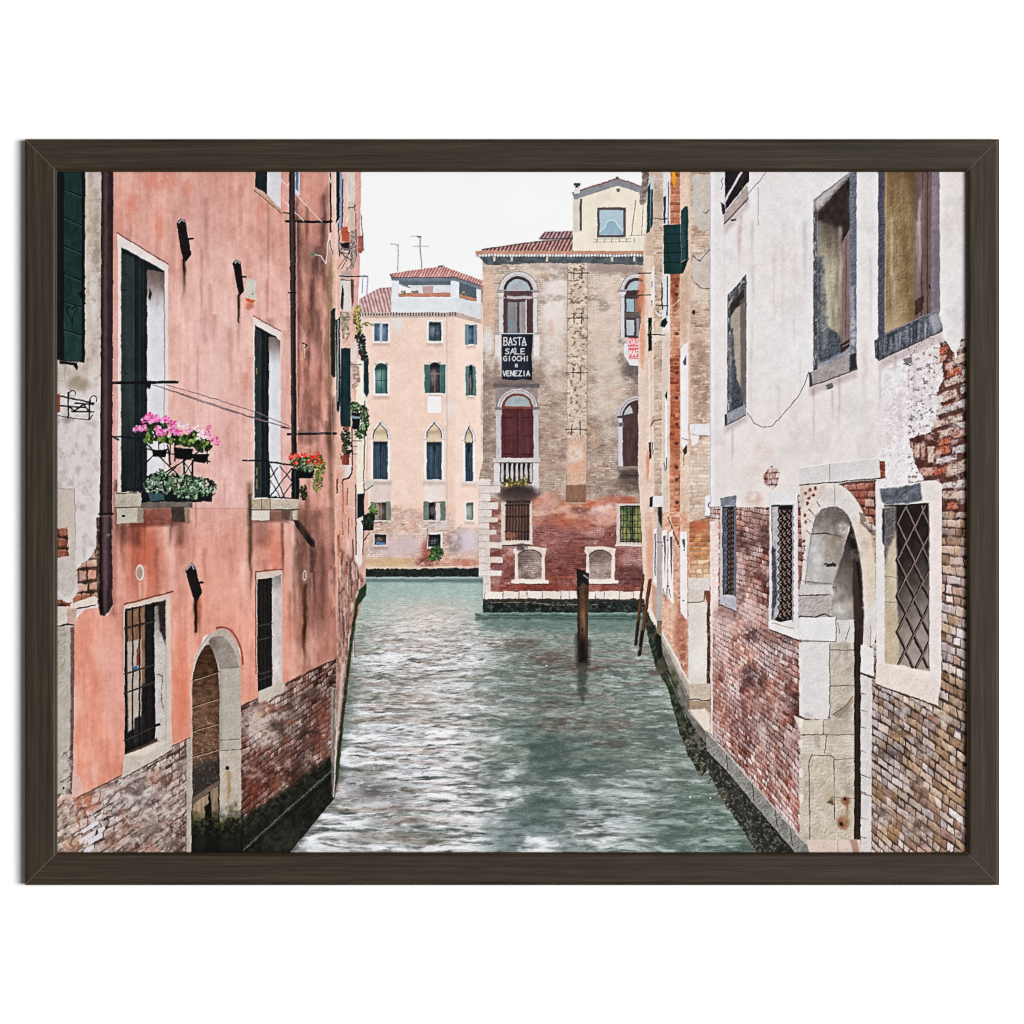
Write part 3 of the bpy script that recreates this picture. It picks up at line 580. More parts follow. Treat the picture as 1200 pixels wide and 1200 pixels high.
# banner
BN = motif('banner', PZ, 'black cloth banner hand painted in white with BASTA SALE GIOCHI a VENEZIA')
poly("588,391 624.6,391 624,405 622.8,417 623.8,432 623.4,445.6 612,444.6 603,446 588,444.4", flat((52, 58, 76), 9, 5, 3), BN); line("586,391 626,391", 1, (206, 206, 212), BN); shade("615,392 624,392 624,445 618,445", .8, 5)
GL = {'B': "0,0 0,1;0,0 .6,0 .75,.22 .6,.46 0,.48;.6,.48 .8,.74 .6,1 0,1", 'A': "0,1 .45,0 .9,1;.2,.65 .72,.65", 'S': ".8,.12 .5,0 .15,.1 .12,.32 .7,.6 .75,.85 .45,1 .05,.9", 'T': "0,0 .9,0;.45,0 .45,1",
      'L': "0,0 0,1 .7,1", 'E': ".7,0 0,0 0,1 .7,1;0,.5 .6,.5", 'G': ".85,.15 .5,0 .1,.25 .08,.7 .45,1 .85,.85 .85,.55 .55,.55", 'I': ".4,0 .4,1", 'O': ".45,0 .05,.3 .05,.7 .45,1 .85,.7 .85,.3 .45,0",
      'C': ".85,.15 .5,0 .1,.25 .08,.7 .45,1 .85,.85", 'H': "0,0 0,1;.8,0 .8,1;0,.5 .8,.5", 'V': "0,0 .42,1 .85,0", 'N': "0,1 0,0 .75,1 .75,0", 'Z': "0,0 .8,0 0,1 .85,1", 'a': ".1,.2 .6,.1 .7,.4 .7,1;.7,.5 .2,.5 .05,.8 .3,1 .7,.85",
      "'": ".35,-.1 .25,.2", 'D': "0,0 0,1 .5,.95 .85,.6 .85,.35 .5,.04 0,0", 'M': "0,1 .05,0 .42,.6 .8,0 .85,1", 'F': ".7,0 0,0 0,1;0,.5 .55,.5"}
def word(t, x0, x1, y0, y1, wd, c, oid, adv=None):
    n = len(t); st = (x1 - x0) / (n - .12)
    for i, ch in enumerate(t):
        for q in GL[ch].split(';'):
            line([(x0 + st * (i + .92 * a) , y0 + (y1 - y0) * b) for a, b in P(q)], wd, c, oid, soft=.55)
WH = (226, 226, 230)
word('BASTA', 590.6, 616.6, 395.6, 404.4, 1.15, WH, BN); lines("589.8,395.8 592.4,395.6;589.8,404.6 592.4,404.4;596,404.6 598,404.8;612,404.8 617,404.4", .9, WH, BN)
word('SALE', 592, 616, 408.6, 414.8, 1.1, WH, BN); line("603.6,407.6 603,409.4", .9, WH, BN)
word('GIOCHI', 589.8, 620.6, 417.4, 423, 1.1, WH, BN); word('a', 603.4, 607.2, 426.2, 430, .9, WH, BN); word('VENEZIA', 589.4, 621, 434.6, 440.6, 1.15, WH, BN)
PO = motif('poster', PZ, 'red and white protest poster at the right edge of the brick house')
poly("736,396 749,396 749,421 736.6,421", flat((238, 116, 128), 8, 3), PO); word('DAS', 737, 748.6, 397.6, 403.6, 1, (250, 226, 226), PO); word('MAF', 737.4, 749, 410.5, 417, 1.1, (250, 226, 226), PO)
line("737,407 748,406.6", 1.2, (250, 214, 216), PO); line("737,419.4 748,419", .8, (250, 214, 216), PO)
poly("731,403 736,402 737,421 749,421 749,428.5 738,428 731,416", flat((222, 218, 222), 6, 3), PO, rough=.8)
o = archo = motif('window', PZ, 'lower arched window at the right edge with a brown shutter')
poly(ring(748, 488, 24, 19), flat((190, 186, 192), 8, 3), o); line(ell(748, 488, 21.4, 21.4, 22, math.pi, 2 * math.pi), .8, (140, 134, 142), o); poly(ell(748, 488, 19, 19, 18, math.pi, 1.5 * math.pi) + [(757, 469), (757, 547), (730, 547), (729, 488)], wood((98, 72, 72), 10, 1.4, 20, 9), o)
poly("731,487 733,480 738,475 742,484", (176, 180, 184), o); poly(rect(724.6, 488, 729.6, 546), flat((196, 192, 200), 8, 2, 8), o); poly(rect(723.6, 487.4, 732, 490), (90, 82, 88), o); poly(rect(725, 495, 731, 500), (120, 112, 118), o); line("724,547.6 757,547.6", 1.8, (150, 138, 134), o); shade("724,549 757,549 757,560 726,560", .7, 4)

# ---- canal
WT = motif('canal_water', 0, 'rippled grey green canal water with white reflections of the sky')
def water(X, Y):
    d = np.maximum(Y - 612, 12); dx = X - 600
    U = dx / d * 8 + 40; V = 60 * np.log(d)
    wp = fbm(U * .4, V * .16, 3, 31) - .5; wq = fbm(U * 1.2, V * .6, 3, 32) - .5
    n = fbm(U * .7 + wp * 1.6, V * .9 + wp * 2.6 + wq * 1.2, 5, 33); n2 = fbm(U * .3 + wp, V * .22 + wp * 2, 4, 37); n3 = fbm(U * 2.6 + wq * 2, V * 1.7 + wp * 3, 4, 41); n4 = fbm(U * 7, V * 3.0, 2, 43)
    big = fbm(X / 70, Y / 30, 4, 45)
    c = mix(np.array((160, 182, 177)), np.array((146, 160, 152)), ss(695, 750, Y))
    c = mix(c, np.array((137, 150, 141)), ss(790, 890, Y)); c = mix(c, np.array((119, 136, 127)), ss(880, 990, Y))
    c = mix(c, np.array((210, 193, 181)), np.exp(-((X - 500 - (n2 - .5) * 50) / 58) ** 2) * ss(684, 730, Y) * (1 - ss(800, 920, Y)) * .95)
    c = mix(c, np.array((112, 144, 136)), ss(562, 570, X) * (1 - ss(722, 742, Y)) * .7)
    c = mix(c, np.array((126, 134, 127)), ss(570, 640, X) * (1 - ss(760, 850, X)) * ss(730, 770, Y) * (1 - ss(900, 960, Y)) * .6)
    c = c + ((n3 - .5) * 44 * (1 - .4 * ss(760, 720, Y)) + (n4 - .5) * 26 + (big - .5) * 26)[..., None]
    lx = np.interp(Y, [690, 740, 830, 900, 932, 1000], [432, 416, 404, 398, 394, 352]).astype(np.float32)
    dk = (1 - ss(lx + 0, lx + 26 + (n2 - .5) * 60, X)) * ss(725, 800, Y)
    c = mix(c, np.array((96, 108, 105)), np.clip(dk, 0, 1) * .6)
    xr = np.interp(Y, [690, 760, 830, 880, 920, 1000], [590, 604, 596, 560, 590, 660]).astype(np.float32) + (n2 - .5) * 110
    W = ss(lx - 12, lx + 34 - 20 * ss(820, 880, Y), X + (n2 - .5) * 50) * (1 - ss(xr - 60, xr + 24, X)) * ss(700, 790, Y)
    W = W + .6 * np.exp(-((X - 690) / 80) ** 2 - ((Y - 965) / 46) ** 2)
    W = np.clip(W * (.72 + .6 * ss(.28, .56, big)) * (.75 + .35 * ss(820, 930, Y)), 0, 1)
    f = n * .62 + n3 * .38
    base = mix(np.array((172, 168, 166)), np.array((211, 213, 218)), ss(.34, .52, f + (big - .5) * .3))
    c = mix(c, base + ((n4 - .5) * 44)[..., None], W * (.72 + .28 * ss(.4, .5, f)))
    c = mix(c, np.array((198, 180, 170)), W * ss(.47, .41, f) * ss(960, 800, Y) * .55)
    rg = 1 - np.abs(2 * fbm(U * .42 + wp * 2, V * 1.25 + wp * 3 + wq * 1.6, 4, 61) - 1)
    rg2 = 1 - np.abs(2 * fbm(U * .9 + wp * 2, V * 2.6 + wp * 4 + wq * 2, 3, 63) - 1)
    c = mix(c, np.array((112, 112, 110)) + ((n4 - .5) * 30)[..., None], W * ss(.84, .98, rg) * .36)
    c = mix(c, np.array((132, 126, 122)), W * ss(.86, .98, rg2) * .35)
    c = mix(c, np.array((112, 124, 122)), W * ss(.44, .33, f) * .8)
    c = mix(c, np.array((236, 238, 242)), W * ss(.53, .62, f + .03 * ss(850, 950, Y)) * .95)
    br_ = ss(.50, .62, fbm(U * .5 + 5, V * 1.1 + wp * 2, 4, 71)) * np.exp(-((X - 470) / 90) ** 2) * ss(720, 760, Y)
    c = mix(c, np.array((168, 146, 134)), br_ * .45)
    sl = ss(560, 640, X) * ss(730, 760, Y) * (1 - ss(800, 880, Y)); c = mix(c, np.array((150, 128, 120)), sl * ss(.52, .64, fbm(U * .5 + 25, V * .8, 4, 73)) * .5)
    fr = ss(.56, .66, n3 * .6 + fbm(U * 4, V * 2.4 + wp * 3, 3, 75) * .4) - ss(.46, .36, n3 * .6 + fbm(U * 4, V * 2.4 + wp * 3, 3, 75) * .4)
    c = c + (fr * (11 + 8 * W) * ss(690, 740, Y))[..., None]
    dkl = (1 - W) * ss(.80, .98, rg) * ss(735, 790, Y); c = mix(c, np.array((84, 98, 94)), dkl * .4)
    e = ss(.53, .64, fbm(U * .55 + 9, V * .42 + wp * 4, 4, 47) * .8 + n3 * .2) * ss(740, 830, Y)
    c = mix(c, np.array((86, 102, 96)), e * .42 * (1 - .75 * W))
    g = ss(.57, .66, f) * (1 - W) * ss(735, 790, Y)
    c = mix(c, np.array((176, 188, 188)), g * .5)
    e2 = ss(550, 590, X) * ss(835, 880, Y) * ss(.46, .6, fbm(X / 40, Y / 22, 4, 51) * .7 + f * .3) * (1 - ss(630, 760, X))
    c = mix(c, np.array((72, 92, 88)), e2 * .6)
    e3 = np.exp(-((X - 430 - (n2 - .5) * 60) / 36) ** 2 - ((Y - 925) / 16) ** 2) + .7 * np.exp(-((X - 452 + (Y - 960) * .9) / 16) ** 2 - ((Y - 965) / 26) ** 2)
    c = mix(c, np.array((84, 80, 78)), np.clip(e3, 0, 1) * ss(.44, .56, f) * .75)
    sp = ss(.80, .9, vn(X * 1.5, Y * 2.1, 3)) * ss(.42, .6, n3) * ss(700, 760, Y)
    lum = c.mean(2, keepdims=True); c = lum + (c - lum) * .95
    return c + (sp * 30)[..., None] + ((vn(X * 2.1, Y * 2.1, 8) - .5) * 14)[..., None]
poly("420,676 566,676 566,718 757,718 790,740 900,1004 300,1004 340,940 400,760", water, WT)
for q in ((600, 755, 38, 9), (640, 772, 40, 9), (672, 786, 44, 8), (662, 848, 40, 9), (716, 872, 26, 6), (720, 850, 26, 9), (650, 826, 26, 6), (690, 782, 30, 6)): stain(q[0], q[1], q[2], q[3], (106, 82, 72), .6, 7, 2, cut=.4, s=int(q[0]))
for q in ((672, 836, 14, 2.4), (694, 908, 16, 3), (660, 914, 18, 2.4), (742, 931, 20, 4), (775, 812, 14, 5), (812, 916, 16, 4), (735, 960, 26, 5), (830, 960, 12, 5)): stain(q[0], q[1], q[2], q[3], (200, 208, 212), .75, 7, 1.3, cut=.43, s=int(q[0]))
for x, y in ((718, 793), (780, 833), (809, 934), (832, 935), (640, 780)): poly(ell(x, y, 1.2, .9, 8), (230, 226, 206), WT)
poly("558,720 757,721 757,727 558,725", (60, 80, 74), WT, soft=4, a=.75, rough=2, rs=6); poly("562,726 757,727 757,742 566,738", (92, 112, 104), WT, soft=10, a=.5, rough=4, rs=8)
poly("424,678 566,678 566,683 424,682", (70, 96, 94), WT, soft=3, a=.6); line("500,722 740,724", .8, (190, 204, 204), WT, a=.3)
# ---- houses in sharp perspective on the right, between the palazzo and the white house
MH = motif('house', 0, 'narrow view of weathered brick house fronts between the banner house and the white house')
bmid = brick(I3, [(196, 164, 142), (214, 186, 164), (176, 142, 122), (206, 172, 146)], (216, 198, 184), 9, 3.1, .6, .34, (214, 194, 178), .8, 20, 21, edge_shade=14)
bora = brick(I3, [(178, 98, 70), (196, 120, 88), (206, 142, 110), (160, 84, 62)], (206, 160, 138), 12, 4.6, .6, .2, (214, 170, 146), .9, 26, 22, edge_shade=14)
bclose = brick(I3, [(200, 138, 84), (186, 112, 72), (214, 170, 116), (172, 92, 66)], (196, 160, 132), 15, 5.6, .9, .2, (220, 190, 160), .9, 16, 24, edge_shade=24)
ptan = plaster((212, 190, 172), 11, 9, 10, 1.2, s=24); pwhite = plaster((222, 214, 214), 7, 9, 6, 1, s=25); ppink = plaster((216, 172, 152), 14, 8, 12, 1, s=26)
edge = "754,290 758,250 758,196 833,196 833,870 806,842 772,742 756,716 752,640"
poly(edge, ptan, MH)
poly("748,396 757,320 757,300 768,280 768,722 757,700 748,560", plaster((222, 198, 182), 9, 8, 9, 1, s=27), MH, rough=.6)
stain(752, 345, 5, 30, (212, 136, 106), .9, 4, 6, cut=.2); stain(753, 400, 4, 34, (216, 150, 120), .8, 4, 6, cut=.3)
poly("758,230 768,214 768,300 757,300", plaster((206, 178, 158), 12, 6, 10, s=28), MH)
poly("766,196 777,196 776.6,400 776,600 775,742 767,730", bmid, MH); poly("766,196 777,196 777,262 766,262", (170, 150, 136), MH, soft=8, a=.35)
poly("764.6,394 777,392 777,398 766,402", (220, 204, 190), MH); poly("765,487 776.6,485 776.6,491 768,494 764,500 763,497", (196, 168, 146), MH); line("761,500 766,493 776,491.6", 1.3, (120, 100, 88), MH)
poly("777,196 785,196 785,640 775,640", pwhite, MH); poly("776.4,390 785,390 785,690 776,690", plaster((214, 196, 184), 9, 5, 9, 1, s=29), MH); line("780.6,460 781,545", 2.4, (232, 230, 234), MH); poly("779,464 782,456 782,470", (58, 48, 50), MH); lines("778,542 780,552;781,536 781,550", 1, (90, 80, 78), MH)
poly("785.4,196 797,196 797,612 784.4,616", bora, MH); stain(791, 340, 5, 30, (150, 76, 52), .7, 5); stain(791, 480, 6, 90, (190, 100, 62), .6, 6, cut=.35); line("785.4,200 784.6,612", .8, (230, 206, 190), MH, a=.7)
for y in (335, 345, 391, 437, 466, 497, 520, 548, 562, 589): poly(ell(793, y, 2.4, 2, 8), (96, 60, 48), MH, a=.75)
poly("797,196 809,196 809,640 797,640", plaster((218, 192, 172), 13, 5, 14, .8, s=31), MH); stain(802, 350, 6, 60, (186, 154, 132), .6, 4, cut=.3); line("808.6,200 809,640", 1.2, (206, 172, 156), MH, a=.8)
poly("810,196 833,196 833,610 809,610", bmid, MH)
pg = plaster((196, 186, 178), 8, 7, 9, .3, s=33)
poly("812,204 832,204 832,268 824,272 815,262 811,240", pg, MH, rough=2, rs=5); poly("811,302 832,294 832,340 822,338 813,330 810,318", pg, MH, rough=2, rs=5)
lines("824,249 828,250 832,245;811,300 820,306 832,292;813,330 822,338 832,338", 1, (110, 88, 76), MH, rough=.6)
stain(821, 460, 12, 60, (146, 116, 98), .6, 5, 3); stain(820, 355, 10, 20, (226, 206, 190), .6, 5, 3); poly(ell(813, 366, 2, 3, 10), (86, 66, 58), MH)
poly("808.6,497 833,496.4 833,509.6 809,509.6", stone((226, 222, 226), 5, 6, 3), MH); poly("808.6,510 819,510 818,523 811,523", (232, 228, 232), MH); line("811,524 815,524", 1.2, (70, 60, 58), MH)
poly("809,524 833,510 833,612 808,612", brick(I3, [(206, 180, 158), (216, 192, 172), (196, 164, 142), (222, 204, 190)], (222, 206, 192), 13, 4.4, .7, .34, (220, 204, 190), .6, 12, 23, edge_shade=12), MH)
poly("806.4,612 832,606 832,678 806.6,677", bclose, MH, rough=.6)
stain(819, 618, 12, 9, (196, 104, 78), .75, 7, 3)
# lower pink rubble wall
poly("756,600 775,600 776,742 768,726 757,704", plaster((220, 186, 168), 12, 5, 12, 1, s=34), MH)
stain(762, 650, 5, 40, (214, 160, 138), .8, 5, cut=.2); poly("764,684 770,690 770,728 765,716", (186, 140, 124), MH, a=.7)
poly("776,600 808,600 808,806 790,776 776,746", lambda X, Y: np.array((212, 166, 142)) + ((fbm(X / 3, Y / 3, 4, 36) - .5) * 80)[..., None] + ((fbm(X / 1.3, Y / 1.3, 2, 38) - .45) * 46 * ss(690, 720, Y))[..., None], MH)
poly("786,606 797,606 798,640 794,634", bora, MH); line("783,607 789,622 795,638", 1.6, (116, 80, 66), MH, rough=.7)
stain(797, 735, 9, 34, (178, 112, 90), .8, 3, cut=.28); stain(786, 720, 9, 20, (226, 190, 170), .7, 5); stain(801, 770, 6, 22, (150, 92, 76), .75, 3)
# pale window surrounds seen edge on
def slit(pts, dark, lab):
    o = motif('window', MH, lab); poly(pts, flat((232, 228, 230), 6, 3, 8), o); poly(dark, flat((104, 104, 124), 16, 2, 8), o); return o
slit("797.4,410 805,401 806.4,404 806.4,520 803,530 798.4,522", "799.6,424 804,416 804,428 801.6,428", 'tall slim white window surround halfway up the brick strip')
poly("800,528 805,521 805,531 802,534", (70, 62, 60), MH); lines("799,514 806,516;793,528 799,531;801,534 801,545", .7, (120, 100, 92), MH)
slit("765.8,620 769.4,619 769.4,686 765.4,682", "767,625 768.6,625 768.2,676 767,674", 'leftmost of the slim white window surrounds near the water')
slit("775.8,622 781.4,620 782,700 776.4,694", "777.4,628 780,627 779.6,676 778.6,660", 'slim white window surround just right of the downpipe')
slit("783.6,624 788.4,620 789.4,709 783,700", "785,629 788,628 787.4,680 786.4,670", 'slim white window surround with a broken lower corner')
slit("796.8,622 804.8,623 805.4,727 797.4,718", "798.8,632 802.4,631.6 802.4,644 801,640", 'slim white window surround nearest the orange brick')
for x, y in ((801.6, 644), (796, 640.6), (801, 703.6), (795.4, 700.6), (782.4, 633), (775.4, 639), (783, 687)): poly(ell(x, y, 1.2, .9, 8), (50, 44, 48), MH)
lines("777,690 780,704 782,686;784,690 786,700", .8, (110, 90, 84), MH)
# stone pier, steps and plinth
PL = motif('plinth', MH, 'pale stone plinth and steps falling to weedy green stone at the waterline')
poly("806.4,677 832,676.6 832,694 806.4,690", stone((214, 206, 200), 7, 6, 3), PL); poly("806.4,690.6 824,691.6 825,704 806.6,706", stone((206, 196, 186), 7, 5, 4), PL); poly("825,692 832,692 832,712 828,706", (150, 92, 70), PL); line("806,706 818,706 825,704 826,694", 1, (80, 62, 54), PL)
poly("806.6,707 825,706 828,709 828.4,798 824,801.4 806.8,801", stone((217, 209, 202), 9, 14, 5), PL); stain(818, 770, 9, 22, (228, 224, 220), .8, 7, cut=.2)
poly("828.6,706 832,706 832,802 828.6,801", brick(I3, [(120, 70, 58), (150, 96, 80), (90, 54, 48)], (70, 52, 46), 5, 4, .8, .1, None, 1, 20, 2), PL)
poly("807,802 832,801.6 832,820 807.6,818.6", stone((200, 184, 166), 10, 7, 6), PL); line("808,819.6 818,819 824,821.6 832,820.4", 1.4, (64, 46, 42), PL); poly("807.6,820.6 832,821.6 832,836 826,830 807.6,831.6", flat((170, 144, 124), 12, 3), PL)
poly("807.6,831.6 826,831 832,842 832,856 827,856", stone((222, 210, 196), 5, 5, 7), PL)
poly("756,700 760,708 772,738 772,748 758,720", stone((218, 208, 200), 8, 4, 3), PL); line("757,702 772,738", 1, (236, 230, 226), PL)
poly("775,738 779,742 808,800 808,832 827,858 827,872 820,874 802,836 776,766", lambda X, Y: mix(np.array((196, 184, 172)), np.array((124, 118, 112)), ss(0, 26, (Y - 738) - (X - 775) * 1.92)) + ((fbm(X / 4, Y / 7, 4, 44) - .5) * 44)[..., None], PL)
line("775,739 808,801", 1.4, (232, 226, 220), PL); lines("776,752 806,816;777,760 808,828", .8, (96, 88, 82), PL, a=.7, rough=.5); lines("808,832 826,858;807,846 826,872", 1.1, (84, 76, 70), PL)
lines("807,832 827,857", 1.4, (196, 184, 172), PL)
def weed(X, Y):
    n = fbm(X / 3.4, Y / 3.4, 4, 46)
    c = mix(np.array((46, 58, 40)), np.array((84, 86, 74)), ss(.42, .66, n))
    return mix(c, np.array((120, 112, 98)), ss(830, 880, Y) * ss(.5, .66, n))
poly("752,716 758,716 773,744 776,764 802,834 828,874 834,900 820,910 806,884 796,858 782,806 768,780 762,758", weed, PL, rough=1.4, rs=4)
stain(775, 782, 7, 10, (96, 86, 68), .9, 4, cut=.1); stain(768, 788, 10, 5, (110, 100, 92), .8, 4, cut=.2); poly("769,742 775,745 776,770 772,772 769,760", (38, 38, 30), PL, soft=1.5)
smear(800, 826, 860, 3, (60, 66, 46), .6); stain(790, 800, 6, 14, (70, 84, 46), .8, 4); stain(815, 870, 8, 14, (108, 104, 96), .7, 4)
line("783,790 806,846", .8, (150, 150, 138), PL, rough=.8, a=.6)
o = motif('drainpipe', MH, 'grey downpipe below a white box, ending above the water'); poly("770.4,594 775.8,594 775.4,728 769.6,728", flat((176, 170, 170), 8, 1.4, 20), o); poly("771,594 776,594 775.6,618 772,612", (52, 44, 44), o, soft=2); poly("769.6,728 775.6,728 775.4,744 769.6,742", (140, 120, 96), o); lines("770,635 776,635;770,728 776,728", 1, (120, 112, 112), o)
o = motif('wall_box', MH, 'small white box on the wall above the grey downpipe'); poly("765,581.4 777,581 777,594.4 764.6,594", flat((226, 222, 222), 5, 3), o); poly("761.4,583 765,581.4 764.6,594.2 761,594", (46, 40, 42), o)
o = motif('street_sign', MH, 'white street sign with a blue mark, cut off by the white house'); poly("826.4,581 833,580 833,605 826,605", (228, 230, 236), o); line("826,605.4 833,605.4", 1, (120, 120, 130), o); line(ell(832.6, 592, 3, 3, 10, 1.6, 4.7), 1.2, (40, 64, 130), o)
# shutters and pipes up the strips
o = motif('shutter', MH, 'narrow dark blue green shutter at the top beside the cream dormer'); poly("759,220 765,210 765.4,262 761,272 758,274", wood((40, 74, 84), 10, 1, 20, 4), o); line("762.6,214 762,268", 1, (110, 140, 156), o); poly("763,206 766,206 765.6,222 762,222", (180, 198, 214), o)
o = motif('eave', MH, 'broken brown eave end against the sky'); poly("752,196 761,196 760,214 757,238 750,241 749,226 752,222", lambda X, Y: np.array((140, 124, 118)) + ((fbm(X / 2.4, Y / 2.4, 4, 40) - .5) * 130)[..., None], o, rough=1.2, rs=3)
o = motif('shutter', MH, 'narrow dark shutter higher than the big green pair'); poly("777.4,231 781,229 781,262 777.8,262", wood((34, 60, 70), 8, 1, 20, 5), o); poly("781,214 783.6,212 783,264 779.6,264", flat((200, 206, 216), 14, 2, 8), o); line("783.6,214 783,264", .9, (50, 48, 60), o)
o = motif('cloth', MH, 'bright orange cloth hanging at the top edge'); poly("786,196 791,196 792,212 790.6,220 788,213", flat((240, 164, 40), 8, 2, 4), o)
o = motif('drainpipe', MH, 'bent white pipe below the green shutters'); poly("777.4,325 781.4,324 781.6,372 778,374 776.4,360", flat((206, 210, 222), 14, 2, 6), o); lines("768,365 772,369 777,369 780,366", 2, (216, 214, 218), o); line("776,332 776,362", 1.6, (46, 56, 66), o); line("782,324 781.8,370", 1.4, (30, 40, 50), o); poly("775,376 781,372 782,378 779,384 774.6,382", (22, 52, 56), o)
o = motif('shutter', MH, 'big dark green shutter folded flat against the wall'); poly("777.2,264 797.6,262.6 798,320.6 778,321", wood((30, 68, 70), 6, 3, 12, 6), o); lines("778,274.6 797.6,274;778,285.4 798,285;778,296 798,296;778,307.6 798,307.4", .9, (16, 42, 46), o); line("783,293 784,306", 1.1, (14, 30, 34), o)
o = motif('shutter', MH, 'dark green shutter standing open next to the big one'); poly("798,247 803.6,242 806.6,242 806.8,303 798,307", wood((46, 84, 86), 10, 1.2, 16, 7), o); line("804.4,243 804.6,304", 1, (28, 56, 60), o); poly("798,308 807,303 804,311 800.6,320 798,320", (22, 50, 52), o); lines("798.4,262 804,259;798.4,276 804,274;798.4,292 804,290", .7, (26, 58, 60), o)
o = motif('shutter', MH, 'small black shutter beside the red and white poster'); poly("759.6,372.4 764,372 764,411 759.6,411.6", (18, 36, 36), o); line("760.4,390 764,380", .7, (150, 150, 120), o)
for q in ("767,256 783,256.6", "748,320.4 763,320", "748,346.6 763,345.6", "769,358 783,358.4", "759,391.6 778.6,392.6"):
    o = motif('iron_rod', MH); line(q, 1.3, (62, 48, 54), o)
    REG[o] = ('iron_rod', MH, 'iron rod sticking out of the wall %s' % {'767,256': 'above the big green shutter', '748,320': 'at the top of the cut off arched window', '748,346': 'lower down, across the cut off arched window', '769,358': 'across the white pipe', '759,391': 'across the small black shutter'}[q[:7]])
line("783,360 789,358 797,350", .8, (220, 206, 200), MH); poly("763,322 767,310 767,360 763,356", flat((230, 228, 234), 8, 2, 4), MH, a=.8); lines("764,330 764,336;764,352 764,358", 1, (90, 80, 96), MH)
line("760.6,420 761.6,560", 1.4, (232, 226, 226), MH, a=.8); poly("760.4,519 763,517 763,536 760.6,540", (66, 50, 52), MH); line("764.6,518 764.8,532", .9, (66, 50, 52), MH); stain(759, 545, 2.4, 22, (226, 150, 122), .9, 4, cut=.1)

# ---- white house on the right
RH = motif('house', 0, 'white plastered house with worn red brick below, filling the right of the picture')
Hr = persp(575, 575, 1134, 833, 540, 1000, 4400, 2.95)
bred = brick(Hr, [(168, 104, 88), (190, 134, 120), (148, 86, 74), (204, 166, 156), (196, 174, 170)], (98, 70, 64), .25, .075, .011, .42, (206, 186, 186), 1.25, 40, 51, edge_shade=28, wob=.36)
bpal = brick(Hr, [(166, 138, 118), (188, 176, 178), (150, 114, 86), (196, 178, 166), (166, 134, 106), (150, 112, 98), (176, 164, 166)], (84, 66, 60), .25, .075, .012, .10, (204, 196, 200), 1.2, 34, 52, edge_shade=20, wob=.28)
poly("832,590 1140,540 1140,1004 950,1004 832,864", lambda X, Y: mix(bred(X, Y), bpal(X, Y), ss(985, 1015, X)), RH)
stain(868, 700, 24, 60, (206, 176, 172), .55, 8, 5, cut=.3); stain(915, 790, 20, 40, (206, 184, 188), .6, 8, 5, cut=.35); stain(880, 840, 30, 40, (104, 70, 78), .6, 8, 6); stain(910, 880, 22, 34, (96, 62, 60), .55, 9, 6); stain(856, 760, 20, 40, (196, 160, 150), .5, 7, 5)
poly("862,798 866,797 867,820 863,818", (206, 194, 194), RH, rough=1); poly("888,850 894,846 899,856 898,884 892,878", flat((196, 176, 166), 12, 3), RH, rough=1.6, rs=3); stain(884, 856, 8, 16, (176, 160, 166), .7, 4); stain(880, 770, 10, 14, (190, 140, 120), .6, 4); stain(845, 810, 10, 40, (150, 86, 76), .6, 6)
stain(1080, 960, 40, 36, (128, 108, 96), .55, 10, 6); stain(1060, 850, 26, 26, (206, 196, 196), .5, 8); stain(1118, 640, 14, 60, (206, 176, 160), .4, 8)
poly("832,612 842,610 842,866 833,862", plaster((224, 200, 194), 8, 8, 12, .6, s=53), RH, rough=1.6, rs=6, a=lambda X, Y: ss(760, 690, Y) * .9 + .25)
poly("842,596 936,582 936,930 842,864", bred, None, a=lambda X, Y: .2 + .5 * fbm(X / 14, Y / 10, 3, 92)); poly("1022,600 1137,560 1137,1003 1022,1003", bpal, None, a=lambda X, Y: .2 + .4 * fbm(X / 14, Y / 10, 3, 93))
for i in range(50):
    x = 846 + NT[70, i] * 88; y = 604 + NT[71, i] * (180 + (x - 842) * 1.2); stain(x, y, 5 + NT[72, i] * 12, 5 + NT[73, i] * 14, ((212, 188, 184), (110, 66, 60), (196, 150, 138), (84, 62, 66))[i % 4], .55, 4, 3, s=i)
for i in range(30): stain(1026 + NT[74, i] * 108, 810 + NT[75, i] * 186, 5 + NT[76, i] * 12, 4 + NT[77, i] * 9, ((206, 198, 198), (92, 76, 70), (176, 140, 92))[i % 3], .5, 4, 3, s=i)
line("834,700 834,858", 2.4, (224, 216, 214), RH, a=.8, rough=.6)
def rplaster(X, Y):
    c = plaster((225, 220, 219), 4, 30, 5, .55, s=54)(X, Y)
    c = mix(c, np.array((224, 214, 210)), ss(420, 560, Y) * .7); c = mix(c, np.array((230, 228, 234)), ss(839, 835, X))
    b = fbm(X / 26, Y / 30, 4, 55); return c - (ss(.58, .78, b) * 9)[..., None]
poly("832,190 1140,190 1140,470 1112,480 1098,520 1062,512 1034,560 1030,580 936,580 905,577 905,594 832,594", rplaster, RH, rough=1.2, rs=8)
line("832.6,196 832.6,594", 1, (196, 186, 190), RH); line("849,205 849,592", .7, (206, 196, 200), RH, a=.6); line("832,594.6 844,594", 1, (150, 130, 126), RH)
stain(885, 556, 16, 14, (218, 200, 194), .8, 5); poly("896,556 904,546 914,552 913,566 905,573 895,566", bred, RH, rough=3, rs=5); stain(893, 575, 12, 10, (226, 216, 210), .9, 4, cut=.15); stain(884, 585, 12, 10, (206, 160, 144), .6, 4); stain(896, 530, 14, 14, (210, 186, 178), .5, 5)
stain(1065, 470, 34, 60, (226, 222, 230), .9, 10, cut=.2); stain(1050, 500, 30, 50, (206, 188, 184), .5, 4, cut=.45); stain(1090, 430, 20, 30, (206, 184, 176), .4, 4, cut=.45)
w_, X_, Y_ = win(1020, 400, 1137, 560)
